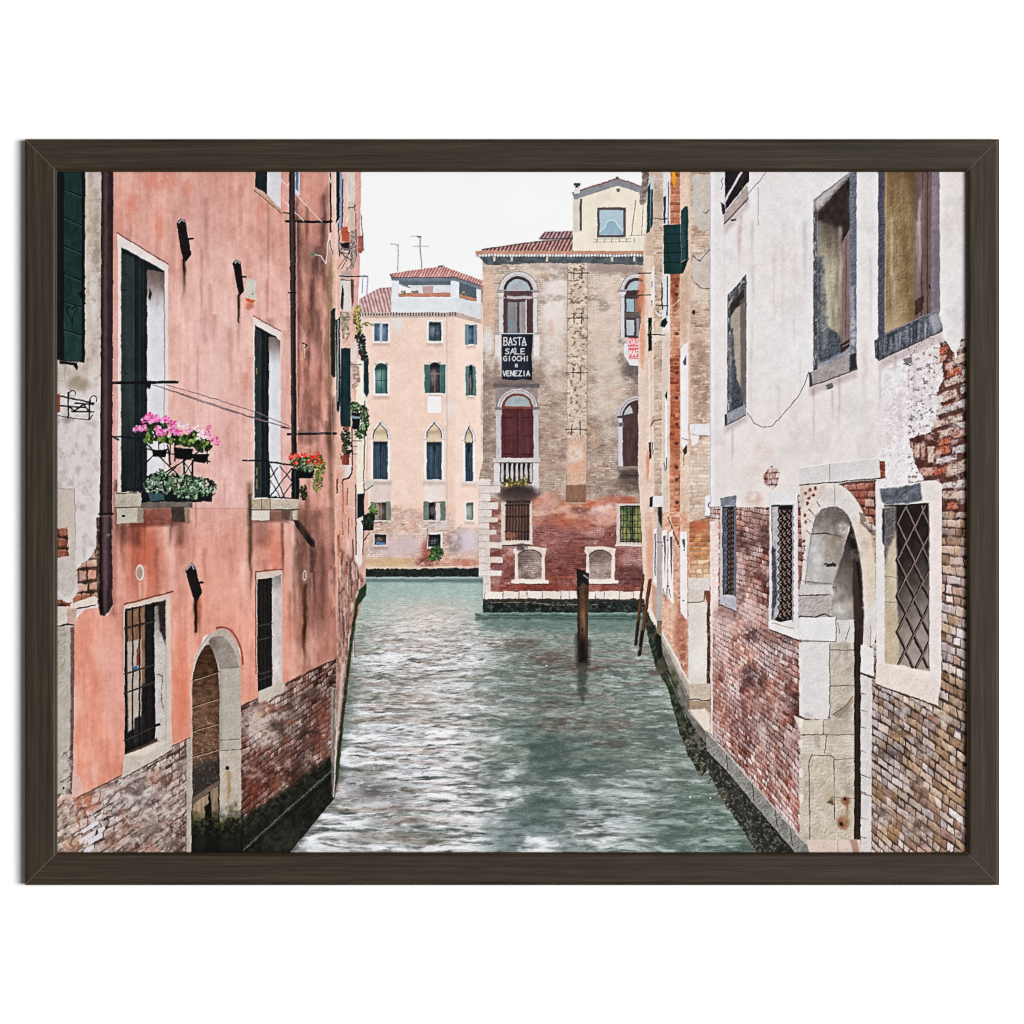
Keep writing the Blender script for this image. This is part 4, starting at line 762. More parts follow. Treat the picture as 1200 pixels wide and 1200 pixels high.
m_ = ss(.5, .62, fbm(X_ / 4, Y_ / 3, 4, 57)) * ss(1020, 1050, X_) * ss(395, 430, Y_) * (1 - ss(545, 560, Y_)); put(w_, m_ * .5, (196, 180, 184)); put(w_, ss(.56, .64, fbm(X_ / 2.2, Y_ / 2, 3, 58)) * ss(1020, 1050, X_) * ss(395, 430, Y_) * (1 - ss(545, 560, Y_)) * .6, (240, 238, 242))
# broken corner with bare bricks
def bk(x, y, w, h, sl, c, s):
    r = np.random.RandomState(s); j = lambda: (r.rand() - .5) * 1.6
    pts = [(x + j(), y + j()), (x + w * .5 + j(), y + w * .5 * sl + j() * .6), (x + w + j(), y + w * sl + j()), (x + w + j(), y + w * sl + h + j()), (x + w * .5 + j(), y + w * .5 * sl + h + j() * .6), (x + j(), y + h + j())]
    poly(pts, lambda X, Y: stone(c, 26, 5, s, 36)(X, Y) - (ss(.62, .75, fbm(X / 3, Y / 3, 3, s)) * 40)[..., None], RH, rough=2.4, rs=4, soft=1.4, s=s); line([pts[0], pts[1], pts[2]], 1.2, np.minimum(np.array(c) * 1.15, 255), RH, a=.45, rough=.8, soft=1); line([pts[5], pts[4], pts[3]], 1.6, (66, 44, 40), RH, a=.55, rough=.8, soft=1.4)
poly("1101,402 1140,388 1140,600 1096,600 1078,560 1068,538 1066,514 1092,506 1104,478 1098,462 1106,440", flat((112, 70, 62), 30, 5), RH, rough=2, rs=5)
OR, GY, TN, PK = (190, 106, 80), (198, 186, 186), (194, 170, 156), (194, 146, 134)
for i, (x, y, w, h, sl, c) in enumerate([(1101, 408, 9, 9, -.3, OR), (1101, 418, 8, 7, -.3, PK), (1118, 404, 18, 8, -.35, GY), (1107, 427, 9, 8, -.2, PK), (1117, 418, 18, 10, -.3, TN), (1110, 434, 17, 9, -.3, OR), (1108, 446, 26, 9, -.35, TN), (1100, 462, 21, 10, -.3, TN), (1128, 434, 12, 8, -.3, GY), (1126, 452, 12, 10, -.3, GY),
        (1106, 474, 14, 6, -.2, OR), (1098, 478, 38, 9, -.3, GY), (1094, 494, 34, 9, -.3, TN), (1122, 496, 16, 9, -.3, GY), (1100, 506, 16, 8, -.2, TN), (1067, 518, 4.6, 16, 0, PK), (1073, 520, 4.6, 17, 0, TN), (1079, 521, 5.4, 19, 0, PK), (1087, 524, 7, 20, 0, TN), (1096, 526, 18, 9, -.2, OR), (1100, 516, 14, 7, -.2, OR), (1114, 508, 22, 8, -.3, PK),
        (1096, 538, 26, 6, -.2, GY), (1116, 524, 20, 9, -.25, GY), (1108, 546, 26, 14, -.3, TN), (1078, 550, 19, 8, -.15, PK), (1095, 550, 13, 9, -.3, OR), (1104, 566, 30, 8, -.1, GY), (1104, 576, 32, 9, 0, TN), (1110, 590, 12, 8, 0, OR)]): bk(x, y, w, h, sl, c, 70 + i)
poly("1026,530 1064,512 1072,540 1082,562 1050,570 1030,574", lambda X, Y: plaster((228, 222, 224), 8, 6, 12, .5, s=59)(X, Y) - (ss(.6, .7, fbm(X / 3, Y / 3, 4, 59)) * 26)[..., None], RH, rough=2.4, rs=4)
poly("1030,540 1037,541 1037,560 1032,562", brick(Hr, [(150, 76, 56), (176, 110, 90)], (110, 66, 56), .2, .075, .013, .1, None, 1, 20, 82), RH, rough=1, rs=3)
w_, X_, Y_ = win(1064, 396, 1137, 600); m_ = ss(.55, .68, fbm(X_ / 7, Y_ / 6, 4, 156)); put(w_, m_ * .55, (206, 192, 190)); put(w_, ss(.6, .7, fbm(X_ / 3, Y_ / 2.6, 4, 157)) * .5, (86, 60, 54))
poly("1104,386 1140,376 1140,400 1126,396 1120,420 1114,408 1108,398", rplaster, RH, rough=2, rs=4)
poly("1082,470 1104,462 1106,470 1082,480", (220, 210, 212), RH, rough=2, rs=3, a=.8)
# upper windows of the white house
o = motif('window', RH, 'dark window cut off by the top edge, with a slanting white bar'); poly("849,196 878,196 878,212 850,246", flat((48, 38, 50), 8, 3), o); line("847,240 872,196", 2.6, (196, 190, 198), o); line("866,218 873,204", 2.4, (70, 48, 46), o); poly("848,250 876,216 877,234 849,264", stone((176, 160, 156), 10, 4, 3), o); poly("844,236 849,240 850,250 847,252", (66, 48, 50), o); line("849,262 877,232", 1.2, (96, 80, 80), o); lines("857,258 862,258", 2, (90, 86, 94), o)
poly(rect(869.6, 218, 870.4, 228), (90, 150, 70), o)
lines("875,238 876,228 890,212 899,200", .9, (150, 136, 140), RH); line("888.4,220 888.6,264", .8, (176, 160, 160), RH); lines("845,222 847,216 845,212 847,208", .8, (110, 120, 150), RH)
def blu(X, Y):
    c = stone((96, 99, 107), 28, 6, 61, 34)(X, Y)
    return mix(c, np.array((186, 184, 188)), ss(.60, .70, fbm(X / 2, Y / 5, 4, 60)) * .75)
def reveal(pts, o, s=0):
    poly(pts, lambda X, Y: plaster((158, 148, 132), 14, 8, 12, 1.2, s=62 + s)(X, Y), o)
o = motif('window', RH, 'smallest of the three upper openings with weathered grey surround')
poly("852.4,346 874.8,321 874.8,478 852,486", blu, o); poly("856,356 872.6,337 872.6,474 856,481", plaster((168, 158, 144), 9, 8, 9, 1, s=63), o)
poly("856,356 872.6,337 872.6,354 862,362 856,372", flat((70, 58, 56), 12, 4), o, soft=2); poly("855.6,385 859,385 861,420 864,446 870,460 872,476 856,482", stone((78, 86, 98), 16, 4, 64, 30), o, rough=1.4, soft=2); poly("867,352 872.6,348 872.6,472 868,470", flat((112, 100, 96), 8, 1.4, 20), o, soft=1.4, a=.8); line("873.6,338 873.6,476", 1.6, (110, 112, 122), o)
poly("849,486 874,474 874.4,486 849.6,498", stone((150, 150, 158), 16, 3, 65, 20), o); poly("849,486 851.6,485 852,497 849.6,498", (60, 64, 72), o); line("850,498.4 874,486.6", 1, (96, 84, 84), o)
o = motif('window', RH, 'middle of the three upper openings, half shadowed, with a stained grey sill')
poly("953,234 1003,196 1004,200 1003.6,414 953,434", stone((146, 146, 156), 14, 4, 66, 20), o); poly("953,240 957.6,246 957.8,434 953,436", blu, o); poly("955,236 996,203 996,208 958.6,248", stone((178, 172, 172), 10, 4, 67), o)
poly("958.4,248 995.6,208 995.6,402 958.4,428", lambda X, Y: mix(mix(plaster((176, 166, 146), 16, 10, 14, 1.1, s=68)(X, Y), np.array((108, 92, 82)), ss(972, 990, X + (fbm(X / 5, Y / 24, 3, 3) - .5) * 14) * .6), np.array((66, 54, 50)), ss(330, 250, Y) * .65), o)
poly("958.4,248 995.6,208 995.6,284 988,300 984,268 972,262 958.4,258", flat((62, 50, 47), 16, 5), o, soft=8, rough=3); poly("957.8,300 964,300 968,350 970,382 986,396 986,412 958,428", stone((86, 92, 102), 18, 4, 69, 34), o, rough=2.4, soft=4); stain(966, 350, 6, 70, (190, 182, 166), .5, 6)
poly("987,284 996,268 996,402 987,404", wood((136, 114, 112), 9, 1, 40, 7), o); line("991.4,280 991.4,402", .8, (92, 74, 74), o); poly("984,404 996,397 996,406 985,415", (74, 58, 54), o); lines("988,406 996,402", 1.4, (140, 116, 110), o)
poly("996,204 1003.8,200 1003.8,412 997,414 996,300", stone((112, 118, 132), 18, 4, 70, 26), o); stain(1000, 390, 4, 26, (196, 194, 200), .8, 3)
poly("948,437 1003,412 1004,432 990,438 948.6,452.6", stone((160, 152, 150), 14, 4, 71, 18), o); poly("996,416 1003.6,412.6 1004,432 996,435", (62, 66, 76), o, soft=2, rough=1); poly("948,437 951,436 952,452 948.6,452.6", (86, 86, 92), o); line("949,453 1004,433", 1.2, (104, 88, 86), o)
o = motif('window', RH, 'largest upper opening with an ochre reveal and a blue grey sill')
poly("1029,196 1101,196 1101.4,366 1037,394 1029,398", stone((132, 120, 130), 14, 5, 72, 18), o); poly("1029,196 1036.4,196 1036.4,393 1029.4,397", stone((92, 92, 112), 14, 3, 73, 20), o)
poly("1036.6,196 1073,196 1072.6,374 1037,391", lambda X, Y: mix(mix(plaster((149, 125, 92), 22, 12, 14, .9, s=74)(X, Y), np.array((190, 172, 144)), ss(355, 392, Y) * .7), np.array((108, 82, 54)), np.clip(ss(260, 200, Y) * .5 + ss(1058, 1073, X + (fbm(X / 6, Y / 20, 3, 3) - .5) * 16) * .5, 0, .8)), o); poly("1058,196 1073,196 1073,260 1068,230", (120, 92, 60), o, soft=6, a=.5); line("1038.6,200 1037.6,388", 1.6, (190, 160, 110), o, a=.6)
poly("1072,196 1092,196 1091,366 1072,374", wood((120, 96, 92), 10, 1.6, 60, 8), o); lines("1081,196 1080,370;1087,196 1087,366", 1.1, (76, 56, 56), o); poly("1072,352 1082,346 1082,362 1072,372", (78, 54, 46), o, rough=1); poly("1092,196 1101,196 1101,368 1092,366", stone((140, 128, 138), 9, 4, 75), o); poly("1092,270 1100,270 1100,360 1092,362", (112, 108, 122), o, soft=6, a=.5); poly(ell(1089.4, 336, 1.2, 3, 8), (50, 36, 36), o)
poly("1024.6,399 1098,364 1104,380 1105,387 1030,421.6 1025.6,419", lambda X, Y: mix(stone((98, 103, 113), 24, 4, 76, 34)(X, Y), np.array((54, 58, 68)), ss(.5, .66, fbm(X / 3, Y / 14, 3, 76)) * .7), o); poly("1088,370 1098,364 1106,384 1094,392", (176, 172, 180), o, soft=5, rough=2, a=.7)
for i in range(11): smear(1034 + i * 6 + NT[2, i] * 5, 396 - i * 2.6, 424 - i * 2.4, .8 + NT[1, i] * 1.4, (166, 172, 184), .2 + NT[3, i] * .4, i)
line("1030,422 1104,388", 1.4, (120, 96, 92), o)
# wires, stubs, rust
o = motif('cable', RH, 'thin cable sagging between two upper sills'); line("948,436 943,450 934,466 924,478 914,490 905,499 894,501 884,496 876,484", .9, (110, 100, 110), o)
o = motif('pipe_stub', RH, 'grey pipe stub under the stained grey sill'); poly("967,451 975,448 977,453 970,456", (140, 136, 138), o); line("968,456 976,454", 1, (80, 74, 76), o)
o = motif('pipe_stub', RH, 'grey pipe stub under the blue grey sill'); poly("1058,421 1068,418 1069,424 1062,428", (134, 130, 134), o); line("1059,426 1067,428", 1.2, (84, 74, 74), o)
for x, y0, y1 in ((953.6, 454, 540), (976, 456, 500), (868, 250, 320), (866, 262, 330), (1031, 424, 510), (1049, 416, 440), (858, 500, 560), (984, 440, 520), (1065, 430, 470)): smear(x, y0, y1, 1.8, (198, 170, 166), .5, int(x))
for q in ("948,453 1004,433 1004,442 950,464", "1030,422 1104,388 1104,398 1034,432", "849,498 875,487 875,494 850,507", "849,265 877,234 877,242 850,274"): shade(q, (.86, .82, .82), 6)
for i in range(26):
    x = 840 + NT[30, i] * 250; y = 210 + NT[31, i] * 260; smear(x, y, y + 40 + NT[32, i] * 90, 1 + NT[33, i] * 3, ((196, 184, 184), (206, 190, 184), (186, 180, 184))[i % 3], .25 + NT[34, i] * .3, i)
# lintel and arched water door
o = motif('lintel', RH, 'long grey stone lintel above the arched water door'); poly("936,549 972,543 1030,536.6 1032,560 972,566 937,568", stone((212, 207, 206), 6, 9, 77, 10), o); line("972,543 972.6,566", .9, (160, 150, 148), o); line("937,568.6 1032,560.6", 1.4, (96, 72, 66), o); line("936,549 972,543 1030,536.6", .9, (236, 234, 236), o)
poly("937,570 1000,566 1030,563 1030,600 940,640", plaster((214, 196, 186), 10, 6, 14, .6, s=78), RH, rough=1, rs=5)
poly("984,568 1027,563 1027,618 1016,610 1002,590", brick(Hr, [(150, 82, 66), (176, 120, 102), (192, 160, 150)], (110, 66, 56), .24, .075, .013, .2, (196, 170, 160), 1, 20, 81, edge_shade=30), RH, rough=2, rs=4); line("984,567.4 1026,563.4", 2.4, (92, 58, 52), RH, a=.8)
for x, y in ((944, 578), (949, 574), (955, 572), (946, 590), (943, 604), (944, 612), (948, 584), (953, 580), (942, 634)): poly(ell(x, y, 2, 2.4, 8), (140, 66, 52), RH, rough=1, rs=2)
DO = motif('arched_door', RH, 'white stone arched doorway with a narrow dark opening')
poly("1026,564 1033,564 1034,760 1027,760", stone((220, 215, 216), 6, 5, 79, 8), DO)
inn0 = "943,690 948,648 953,614 960,600 970,594 981,594 991,601 998,613"
out = P("938,724 938,690 941,660 944,634 950,606 958,586 968,572 976,566 986,568 998,578 1008,592 1016,614 1022,640 1026,668 1027,720 1027,756 1012,760")
poly(sm(out, 2, False) + P("1012,760 940,760"), stone((215, 209, 205), 10, 8, 80, 14), DO, rough=.7, rs=4)
poly("1003,612 1016,606 1026,640 1027,700 1016,718 1012,690 1008,650", stone((216, 196, 176), 10, 6, 82, 14), DO, soft=3, a=.7); poly("1006,600 1013,602 1016,612 1008,610", (150, 130, 120), DO, rough=1); line("1010,612 1024,626", 3, (86, 70, 66), DO, soft=3, a=.7)
for q in ("940,655 948,658", "938,680 944,682", "945,622 950,626", "953,602 957,606", "936,640 944,645"): line(q, 1.1, (150, 130, 120), DO, rough=.5)
lines("953,602 948,597;961,594 957,588;951,612 946,608", 1.4, (120, 106, 100), DO, rough=.6); line(sm(inn0, 2, False), 1.5, (128, 116, 110), DO, rough=.6); line("978,567 978,592", .9, (160, 150, 146), DO); stain(972, 580, 14, 8, (186, 176, 170), .5, 3)
inn = "944,720 945,682 948,648 953,614 960,600 970,594 981,594 991,601 998,613"
poly(sm(inn, 2, False) + P("994,618 987,650 984,690 980,724 976,730 940,728"), lambda X, Y: stone((170, 163, 158), 16, 9, 83, 20)(X, Y) + (ss(640, 600, Y) * -34)[..., None] + (ss(960, 985, X) * -18)[..., None], DO)
poly("945,682 948,648 952,628 962,628 958,680", (196, 192, 192), DO, soft=8, a=.5)
line("952,626 966,624.6 978,627 988,630", 1.2, (60, 50, 46), DO, rough=.8); poly("976,600 992,612 986,640 976,640 974,620", (120, 110, 104), DO, soft=8, a=.5); stain(966, 648, 14, 16, (200, 196, 194), .5, 6); stain(966, 610, 14, 12, (120, 112, 108), .5, 5); poly("964,659 970,660.6 977,659 981,661 979,664 972,664.4 966,662", (70, 56, 50), DO, rough=2, rs=2); poly("945,640 966,640 964,662 944,664", (178, 176, 180), DO, soft=3, a=.5); poly("966,628 986,630 983,660 967,658", (150, 136, 122), DO, soft=3, a=.5); poly("945,664 981,664 977,682 944,681", (188, 184, 182), DO, soft=1.5, a=.6); lines("944,682 975,684", 1, (110, 100, 96), DO, rough=.6); poly("938,685 978,686 978,698 937,697", stone((198, 192, 190), 7, 5, 84), DO); line("937,697.6 974,697", 1.4, (66, 52, 48), DO, rough=.5); poly("937,699 974,699 976,722 936,722", stone((176, 168, 164), 7, 6, 85, 26), DO); line("936,722 955,723 966,720 976,723", 1.5, (92, 74, 68), DO, rough=.8)
poly("997,612 990,640 982,668 976,688 976,724 978,730 1002,730 1006,690 1004,650", lambda X, Y: mix(mix(np.array((60, 51, 47)), np.array((128, 118, 110)), ss(622, 684, Y)), np.array((170, 164, 159)), ss(688, 716, Y)) - (ss(990, 1002, X) * 22)[..., None] + ((fbm(X / 4, Y / 7, 4, 2) - .5) * 34)[..., None], DO, soft=2, rough=.8)
poly("999,618 1006,646 1010,680 1012,716 1012,752 1001,758 1000,700 1000,650", flat((46, 36, 34), 10, 3), DO, soft=2.5)
line("997,614 1004,640 1009,668 1011,700", 1.6, (70, 58, 52), DO, soft=2)
poly("936,724 980,723 979.6,751 936,749", stone((222, 219, 220), 5, 10, 87, 8), DO); line("936,751 979.6,752", 1.1, (120, 104, 98), DO); line("980,724 979.8,752", 1, (120, 110, 106), DO)
poly("980.6,727 1001,726 1001,752 980.6,752", stone((206, 202, 200), 6, 7, 88, 8), DO); lines("996,734 991,750;982,730 984,742", .8, (110, 96, 90), DO)
poly("936.6,753 972,754 972,838 969,843 944,842 936.6,838", stone((215, 211, 210), 6, 12, 89, 10), DO); poly("972.6,753 1001,753 1001,984 972.6,984", stone((190, 180, 168), 14, 10, 90, 22), DO)
lines("972.4,755 972.4,842;973,762 1001,762;973,804 1001,803", 1, (110, 96, 86), DO); poly("976,838 988,830 998,816 1000,822 984,842", (166, 146, 122), DO, soft=1); line("976,838 990,828 999,816", 1, (104, 84, 66), DO)
poly("930,838 944,844 964,844 964,861 938,860", stone((206, 196, 180), 8, 5, 91), DO, rough=.6); poly("965,844 1001,844 1001,861 965,861", stone((186, 175, 160), 10, 6, 92), DO); lines("965,845 965,861;940,861 1000,861", .9, (104, 88, 76), DO)
poly("938,862 1001,862 1001,884 938,884", lambda X, Y: stone((200, 190, 178), 12, 8, 93)(X, Y) + (np.sin(Y * 1.6 + fbm(X / 14, Y / 9, 2, 4) * 9) * 7)[..., None], DO); line("969,862 968,870 966,882", 1, (88, 72, 60), DO)
poly("937,884 1001,884 1001,985 937,985", lambda X, Y: stone((195, 183, 167), 14, 9, 94, 30)(X, Y), DO); line("949,984 948,892 951,885 974,885 977.6,888 977.8,960", 1.1, (104, 88, 76), DO); lines("977,935 1001,935;977,890 1001,889", .8, (130, 112, 96), DO); poly("969,940 976,932 977,944", (110, 92, 62), DO, soft=1.5)
stain(991, 938, 6, 6, (146, 88, 50), .9, 3, cut=.2); stain(988, 964, 8, 9, (150, 92, 52), .9, 3, cut=.2); poly(ell(990.4, 936, 2, 2.4, 8), (50, 34, 28), DO); poly(ell(986, 966, 2.6, 2.6, 8), (50, 34, 28), DO); smear(992, 940, 975, 2, (160, 104, 60), .7)
for i in range(30): stain(940 + NT[90, i] * 60, 760 + NT[91, i] * 224, 3 + NT[92, i] * 8, 3 + NT[93, i] * 12, ((150, 140, 130), (216, 210, 204), (176, 160, 136))[i % 3], .5, 4, 4, s=i)
for i in range(24): stain(938 + NT[94, i] * 84, 575 + NT[95, i] * 140, 3 + NT[96, i] * 7, 3 + NT[97, i] * 9, ((168, 156, 150), (228, 224, 222), (190, 170, 150))[i % 3], .45, 4, 4, s=i)
for y in (770, 800, 842, 866, 900, 930): poly([(936, y), (941, y + 1), (940, y + 12), (936, y + 10)], (232, 228, 226), DO, soft=1, a=.7)
poly("1001,650 1009,700 1011,740 1009.4,985 1001,985", wood((70, 54, 46), 8, 1, 60, 9), DO); lines("1002.6,740 1002.6,985;1006.6,740 1006.6,985", 1, (40, 28, 26), DO)
poly("1008.6,756 1024,760 1024,792 1008.6,788", stone((222, 218, 218), 5, 7, 95, 8), DO); poly("1008.6,790 1022,795 1021,998 1008.6,998", stone((208, 202, 200), 8, 7, 96, 14), DO, rough=.6); line("1009,789 1024,794", 1.4, (90, 56, 46), DO); line("1012,733 1020,733 1020,758", 1, (120, 100, 94), DO); poly("1013,728 1020,726 1020,757 1011,754", stone((206, 198, 196), 7, 5, 97), DO)
for y in (812, 832, 852, 880, 908, 928, 958, 980): line([(1009, y), (1015, y + 2)], 1.1, (140, 124, 116), DO, rough=.5)
lines("1009,908 1021,912;1009,930 1021,933", 1, (120, 100, 92), DO)
poly("946,984 1008,984 1010,1003 944,1003", stone((214, 192, 182), 7, 8, 98, 10), DO); line("982,985 982,1003", .8, (176, 150, 140), DO); poly("996,984 1004,984 1008,1002 1000,1002", (150, 108, 90), DO, soft=2, a=.6)
# lower windows of the white house
def scallop(x0, x1, y0, y1, n, o, per=9.4, amp=2.2, c1=(140, 114, 102), c2=(34, 27, 28)):
    for k in range(n):
        x = x0 + (x1 - x0) * k / max(1, n - 1)
        for ph, c, dx in ((0, c2, -1.6), (0, c1, 0), (math.pi, c2, 1.6)):
            yy = np.arange(y0, y1, .8)
            line([(x + dx + amp * math.sin(q / per * 2 * math.pi + ph + k), float(q)) for q in yy], 1.5, c, o)
o = motif('window', RH, 'narrow barred lower window farthest from the arched door')
poly("844,584 862.6,580 863,716 843.6,708", stone((190, 186, 190), 9, 4, 99), o); poly("844,584 862.6,580 862.6,592 845,594", stone((130, 134, 146), 22, 4, 100), o, rough=1); poly("846.4,594 860,593 859.6,697 847,697", flat((52, 46, 50), 8, 3), o); poly("846.6,595 852.6,595 853,690 848,697", stone((96, 100, 112), 26, 3, 101, 30), o, soft=1.4)
scallop(855, 858.6, 598, 696, 2, o, 6, 1.1, (112, 88, 80))
line("856,595 856,696", 1.2, (80, 58, 54), o); poly("860.2,593 862.8,592 863,700 860,698", (106, 110, 122), o); poly("843.4,698 862,702 863,716 844,708", stone((176, 176, 184), 22, 3, 102), o); lines("844,709 862,717", 1.2, (90, 70, 68), o)
o = motif('window', RH, 'lower window with a chain like grille beside the arched door')
poly("901.6,577 934.6,574 936,749 901,736", stone((214, 209, 212), 7, 6, 103, 8), o); poly("902,577 934.6,574.6 935,592 904,592", stone((222, 218, 220), 5, 6, 104), o); poly("904,592 929.4,591.6 929.4,726 905,731", flat((44, 36, 38), 7, 3), o); poly("904.4,594 912,594 914,640 913,720 905,730", stone((170, 166, 170), 30, 4, 105, 24), o, soft=1.4); poly("904.6,640 909,644 911,700 905,728", stone((84, 86, 98), 22, 3, 106, 34), o, rough=1.4, soft=2)
scallop(915.6, 926, 598, 726, 3, o); line("929,592 929,728", 1.2, (150, 146, 152), o)
poly("901,728 905,726 930,736 936,737 936,749.6 901.6,737", stone((224, 219, 217), 6, 6, 107, 8), o); line("902,738 936,751", 1.4, (104, 74, 68), o); line("905,730 930,737", 1, (180, 150, 130), o)
o = motif('window', RH, 'lower window with a diamond iron lattice, right of the arched door')
poly("1028,580 1103,570 1103,800 1098,826 1027,800", stone((222, 214, 212), 7, 8, 108, 10), o)
poly("1034,592 1088.6,590 1088.6,786 1036,778", plaster((192, 176, 154), 12, 9, 12, .8, s=109), o); poly("1036,594 1056,593 1056,612 1042,640 1036,660", stone((110, 104, 104), 22, 4, 110, 24), o, soft=5, rough=2); lines("1035,675 1056,678;1036,705 1056,706", .8, (140, 120, 106), o)
poly("1050,591 1088.6,590 1088.6,786 1054,780 1052,720", lambda X, Y: mix(np.array((46, 38, 36)), np.array((176, 166, 156)), ss(620, 770, Y + (X - 1070) * .8) * .85 + .0 * X) + ((fbm(X / 6, Y / 9, 3, 5) - .5) * 24)[..., None], o, soft=3)
LW = (52, 40, 38)
def cut(p, q, y0, y1):
    """the piece of a bar between two heights"""
    (ax, ay), (bx, by) = (p, q) if p[1] < q[1] else (q, p)
    if by <= y0 or ay >= y1: return None
    t0 = max(0, (y0 - ay) / (by - ay)); t1 = min(1, (y1 - ay) / (by - ay))
    return [(ax + (bx - ax) * t0, ay + (by - ay) * t0), (ax + (bx - ax) * t1, ay + (by - ay) * t1)]
def mesh_bars(x0, x1, y0, y1, per, rise, fall, wd, o):
    n = 4
    for k in range(-4, 12):
        yb = y0 + k * per
        for i in range(n):
            a, b = x0 + (x1 - x0) * i / n, x0 + (x1 - x0) * (i + 1) / n
            for sgn, c in ((1, (120, 100, 92)), (-1, LW)):
                h = fall if sgn > 0 else -rise
                ya, yc = yb + h * i / n, yb + h * (i + 1) / n
                m = (a + b) / 2 + sgn * .8
                for p, q in (((a, ya), (m, ya + (yc - ya) * .35)), ((m, ya + (yc - ya) * .35), (b, yc))):
                    s_ = cut(p, q, y0 + 1, y1)
                    if s_: line(s_, wd, c, o)
def net(cols, y0, y1, per, amp, o):
    for wd, c, dx, dy in ((3.2, (40, 30, 29), -.6, .6), (1.5, (128, 108, 100), .7, -.6)):
        for k, x in enumerate(cols):
            sg = 1 if k % 2 else -1
            pts = []; y = y0 - per; j = 0
            while y < y1 + per:
                pts.append((x + dx + sg * amp * (1 if j % 2 else -1), y + dy + (x - cols[0]) * .25)); y += per / 2; j += 1
            for p, q in zip(pts, pts[1:]):
                s_ = cut(p, q, y0, y1)
                if s_: line(s_, wd, c, o)
net([1056.5, 1066.5, 1076.5, 1086], 593, 782, 42, 5.2, o)
poly("1031,572 1097,563 1104,567 1103.6,588 1034,593", stone((222, 213, 209), 6, 7, 111, 8), o); poly("1031,573 1078,567 1081,588 1034,592", stone((106, 110, 120), 30, 6, 112, 26), o, rough=1.6, soft=2); line("1031,571.6 1097,562.6", 1.2, (240, 232, 224), o); line("1034,593 1088,590.6", 1.8, (40, 32, 32), o)
poly("1027,584 1036,590 1037,780 1027.4,778", stone((222, 216, 216), 6, 6, 113, 10), o); poly("1034,596 1037.4,597 1037,640 1034,636", (66, 70, 86), o, soft=1.5, rough=1)
poly("1088.6,590 1103.6,586 1103,800 1088.6,788", stone((224, 214, 211), 6, 6, 114, 10), o); line("1088.6,592 1088.6,786", 1.2, (120, 106, 100), o)
poly("1026.6,777 1060,780 1087,790 1100,800 1099.4,827 1062,814 1025.6,801", stone((222, 211, 203), 7, 7, 115, 14), o, rough=.6); poly("1036,778 1056,779 1088,789 1086,800 1072,790", (232, 218, 204), o, soft=3, a=.8); line("1026,802 1062,815 1099,828", 1.5, (110, 62, 52), o, rough=.6)
# ledge and dark wall at the waterline
PR = motif('plinth', RH, 'grey stone ledge over a dark wet wall at the foot of the white house')
poly("826,858 833,862 880,918 946,992 950,1004 890,1004 846,936 826,896", lambda X, Y: np.array((58, 58, 54)) + ((fbm(X / 4, Y / 6, 4, 116) - .5) * 50)[..., None] + (ss(.62, .7, fbm(X / 2.2, Y / 2.2, 2, 118)) * 40)[..., None], PR, rough=.8)
lines("866,916 878,960;896,946 916,1000", 1, (34, 32, 30), PR)
poly("826.4,857 833,860 858,890 900,938 946,990 948,1004 936,1004 890,950 850,902 828,880", stone((142, 138, 134), 22, 5, 117, 30), PR, rough=1, rs=4); line("831,860 858,890 900,938 944,988", 1.6, (188, 182, 176), PR, rough=.8); line("828,881 850,903 890,951 934,1003", 1.6, (36, 34, 34), PR)
lines("851,884 853,902;882,918 884,938;908,948 911,968;926,970 928,990", 1, (72, 68, 66), PR)
stain(848, 934, 8, 10, (110, 104, 92), .8, 3); 
for i in range(130):
    t = i / 130; x = 802 + t * 88 + (NT[3, i] - .5) * 7; y = 866 + t * 134 + (NT[4, i] - .5) * 8
    poly(ell(x, y, .6 + NT[5, i] * 1.2, .5 + NT[6, i], 6), ((120, 110, 92), (84, 84, 66), (150, 138, 116), (60, 60, 52))[i % 4], None, a=.8)
# ---- mooring posts
o = motif('mooring_post', 0, 'thick weathered mooring post standing alone in the water')
poly("676,669 680,667 684.6,668.4 690,672.4 690,676 688.6,777 677.6,777 676.4,700", wood((100, 74, 54), 22, 1.4, 26, 10), o); poly("675.8,668 680,666.6 690,672 690,688 684,682 676,690", flat((42, 34, 34), 10, 2), o, rough=1, rs=3); poly("676.6,744 689.4,752 688.6,778 677.4,778", (34, 28, 28), o, soft=10); poly("676.4,690 679.4,690 680,770 677.4,770", (58, 42, 36), o, soft=2, a=.8); line("687.6,690 686.8,760", 1, (86, 62, 44), o); stain(683, 720, 3, 26, (150, 116, 80), .7, 3, 10); poly(ell(682.6, 738, 1.2, 3, 8), (52, 38, 32), o); line("684,674 690,678", 2, (140, 134, 134), o, rough=1)
poly("677,777 689,777 688,800 684,826 677,812", (70, 76, 70), None, soft=4, a=.65, rough=3, rs=4)
o = motif('mooring_post', 0, 'left one of the two thin leaning poles by the right bank'); line("754,674 745.2,756", 3.4, (118, 74, 48), o); line("755,674 746.6,750", 1, (78, 46, 34), o); line("747.6,730 745,757", 3.2, (56, 40, 34), o, soft=2)
o = motif('mooring_post', 0, 'right one of the two thin leaning poles by the right bank'); line("762,680 749.4,767", 4, (124, 78, 50), o); line("763.4,680 751,762", 1.1, (80, 48, 36), o); line("752.6,740 749.2,768", 3.6, (46, 34, 30), o, soft=2)
stain(744, 760, 8, 4, (206, 214, 216), .6, 3); stain(752, 771, 9, 3, (196, 206, 206), .6, 3)
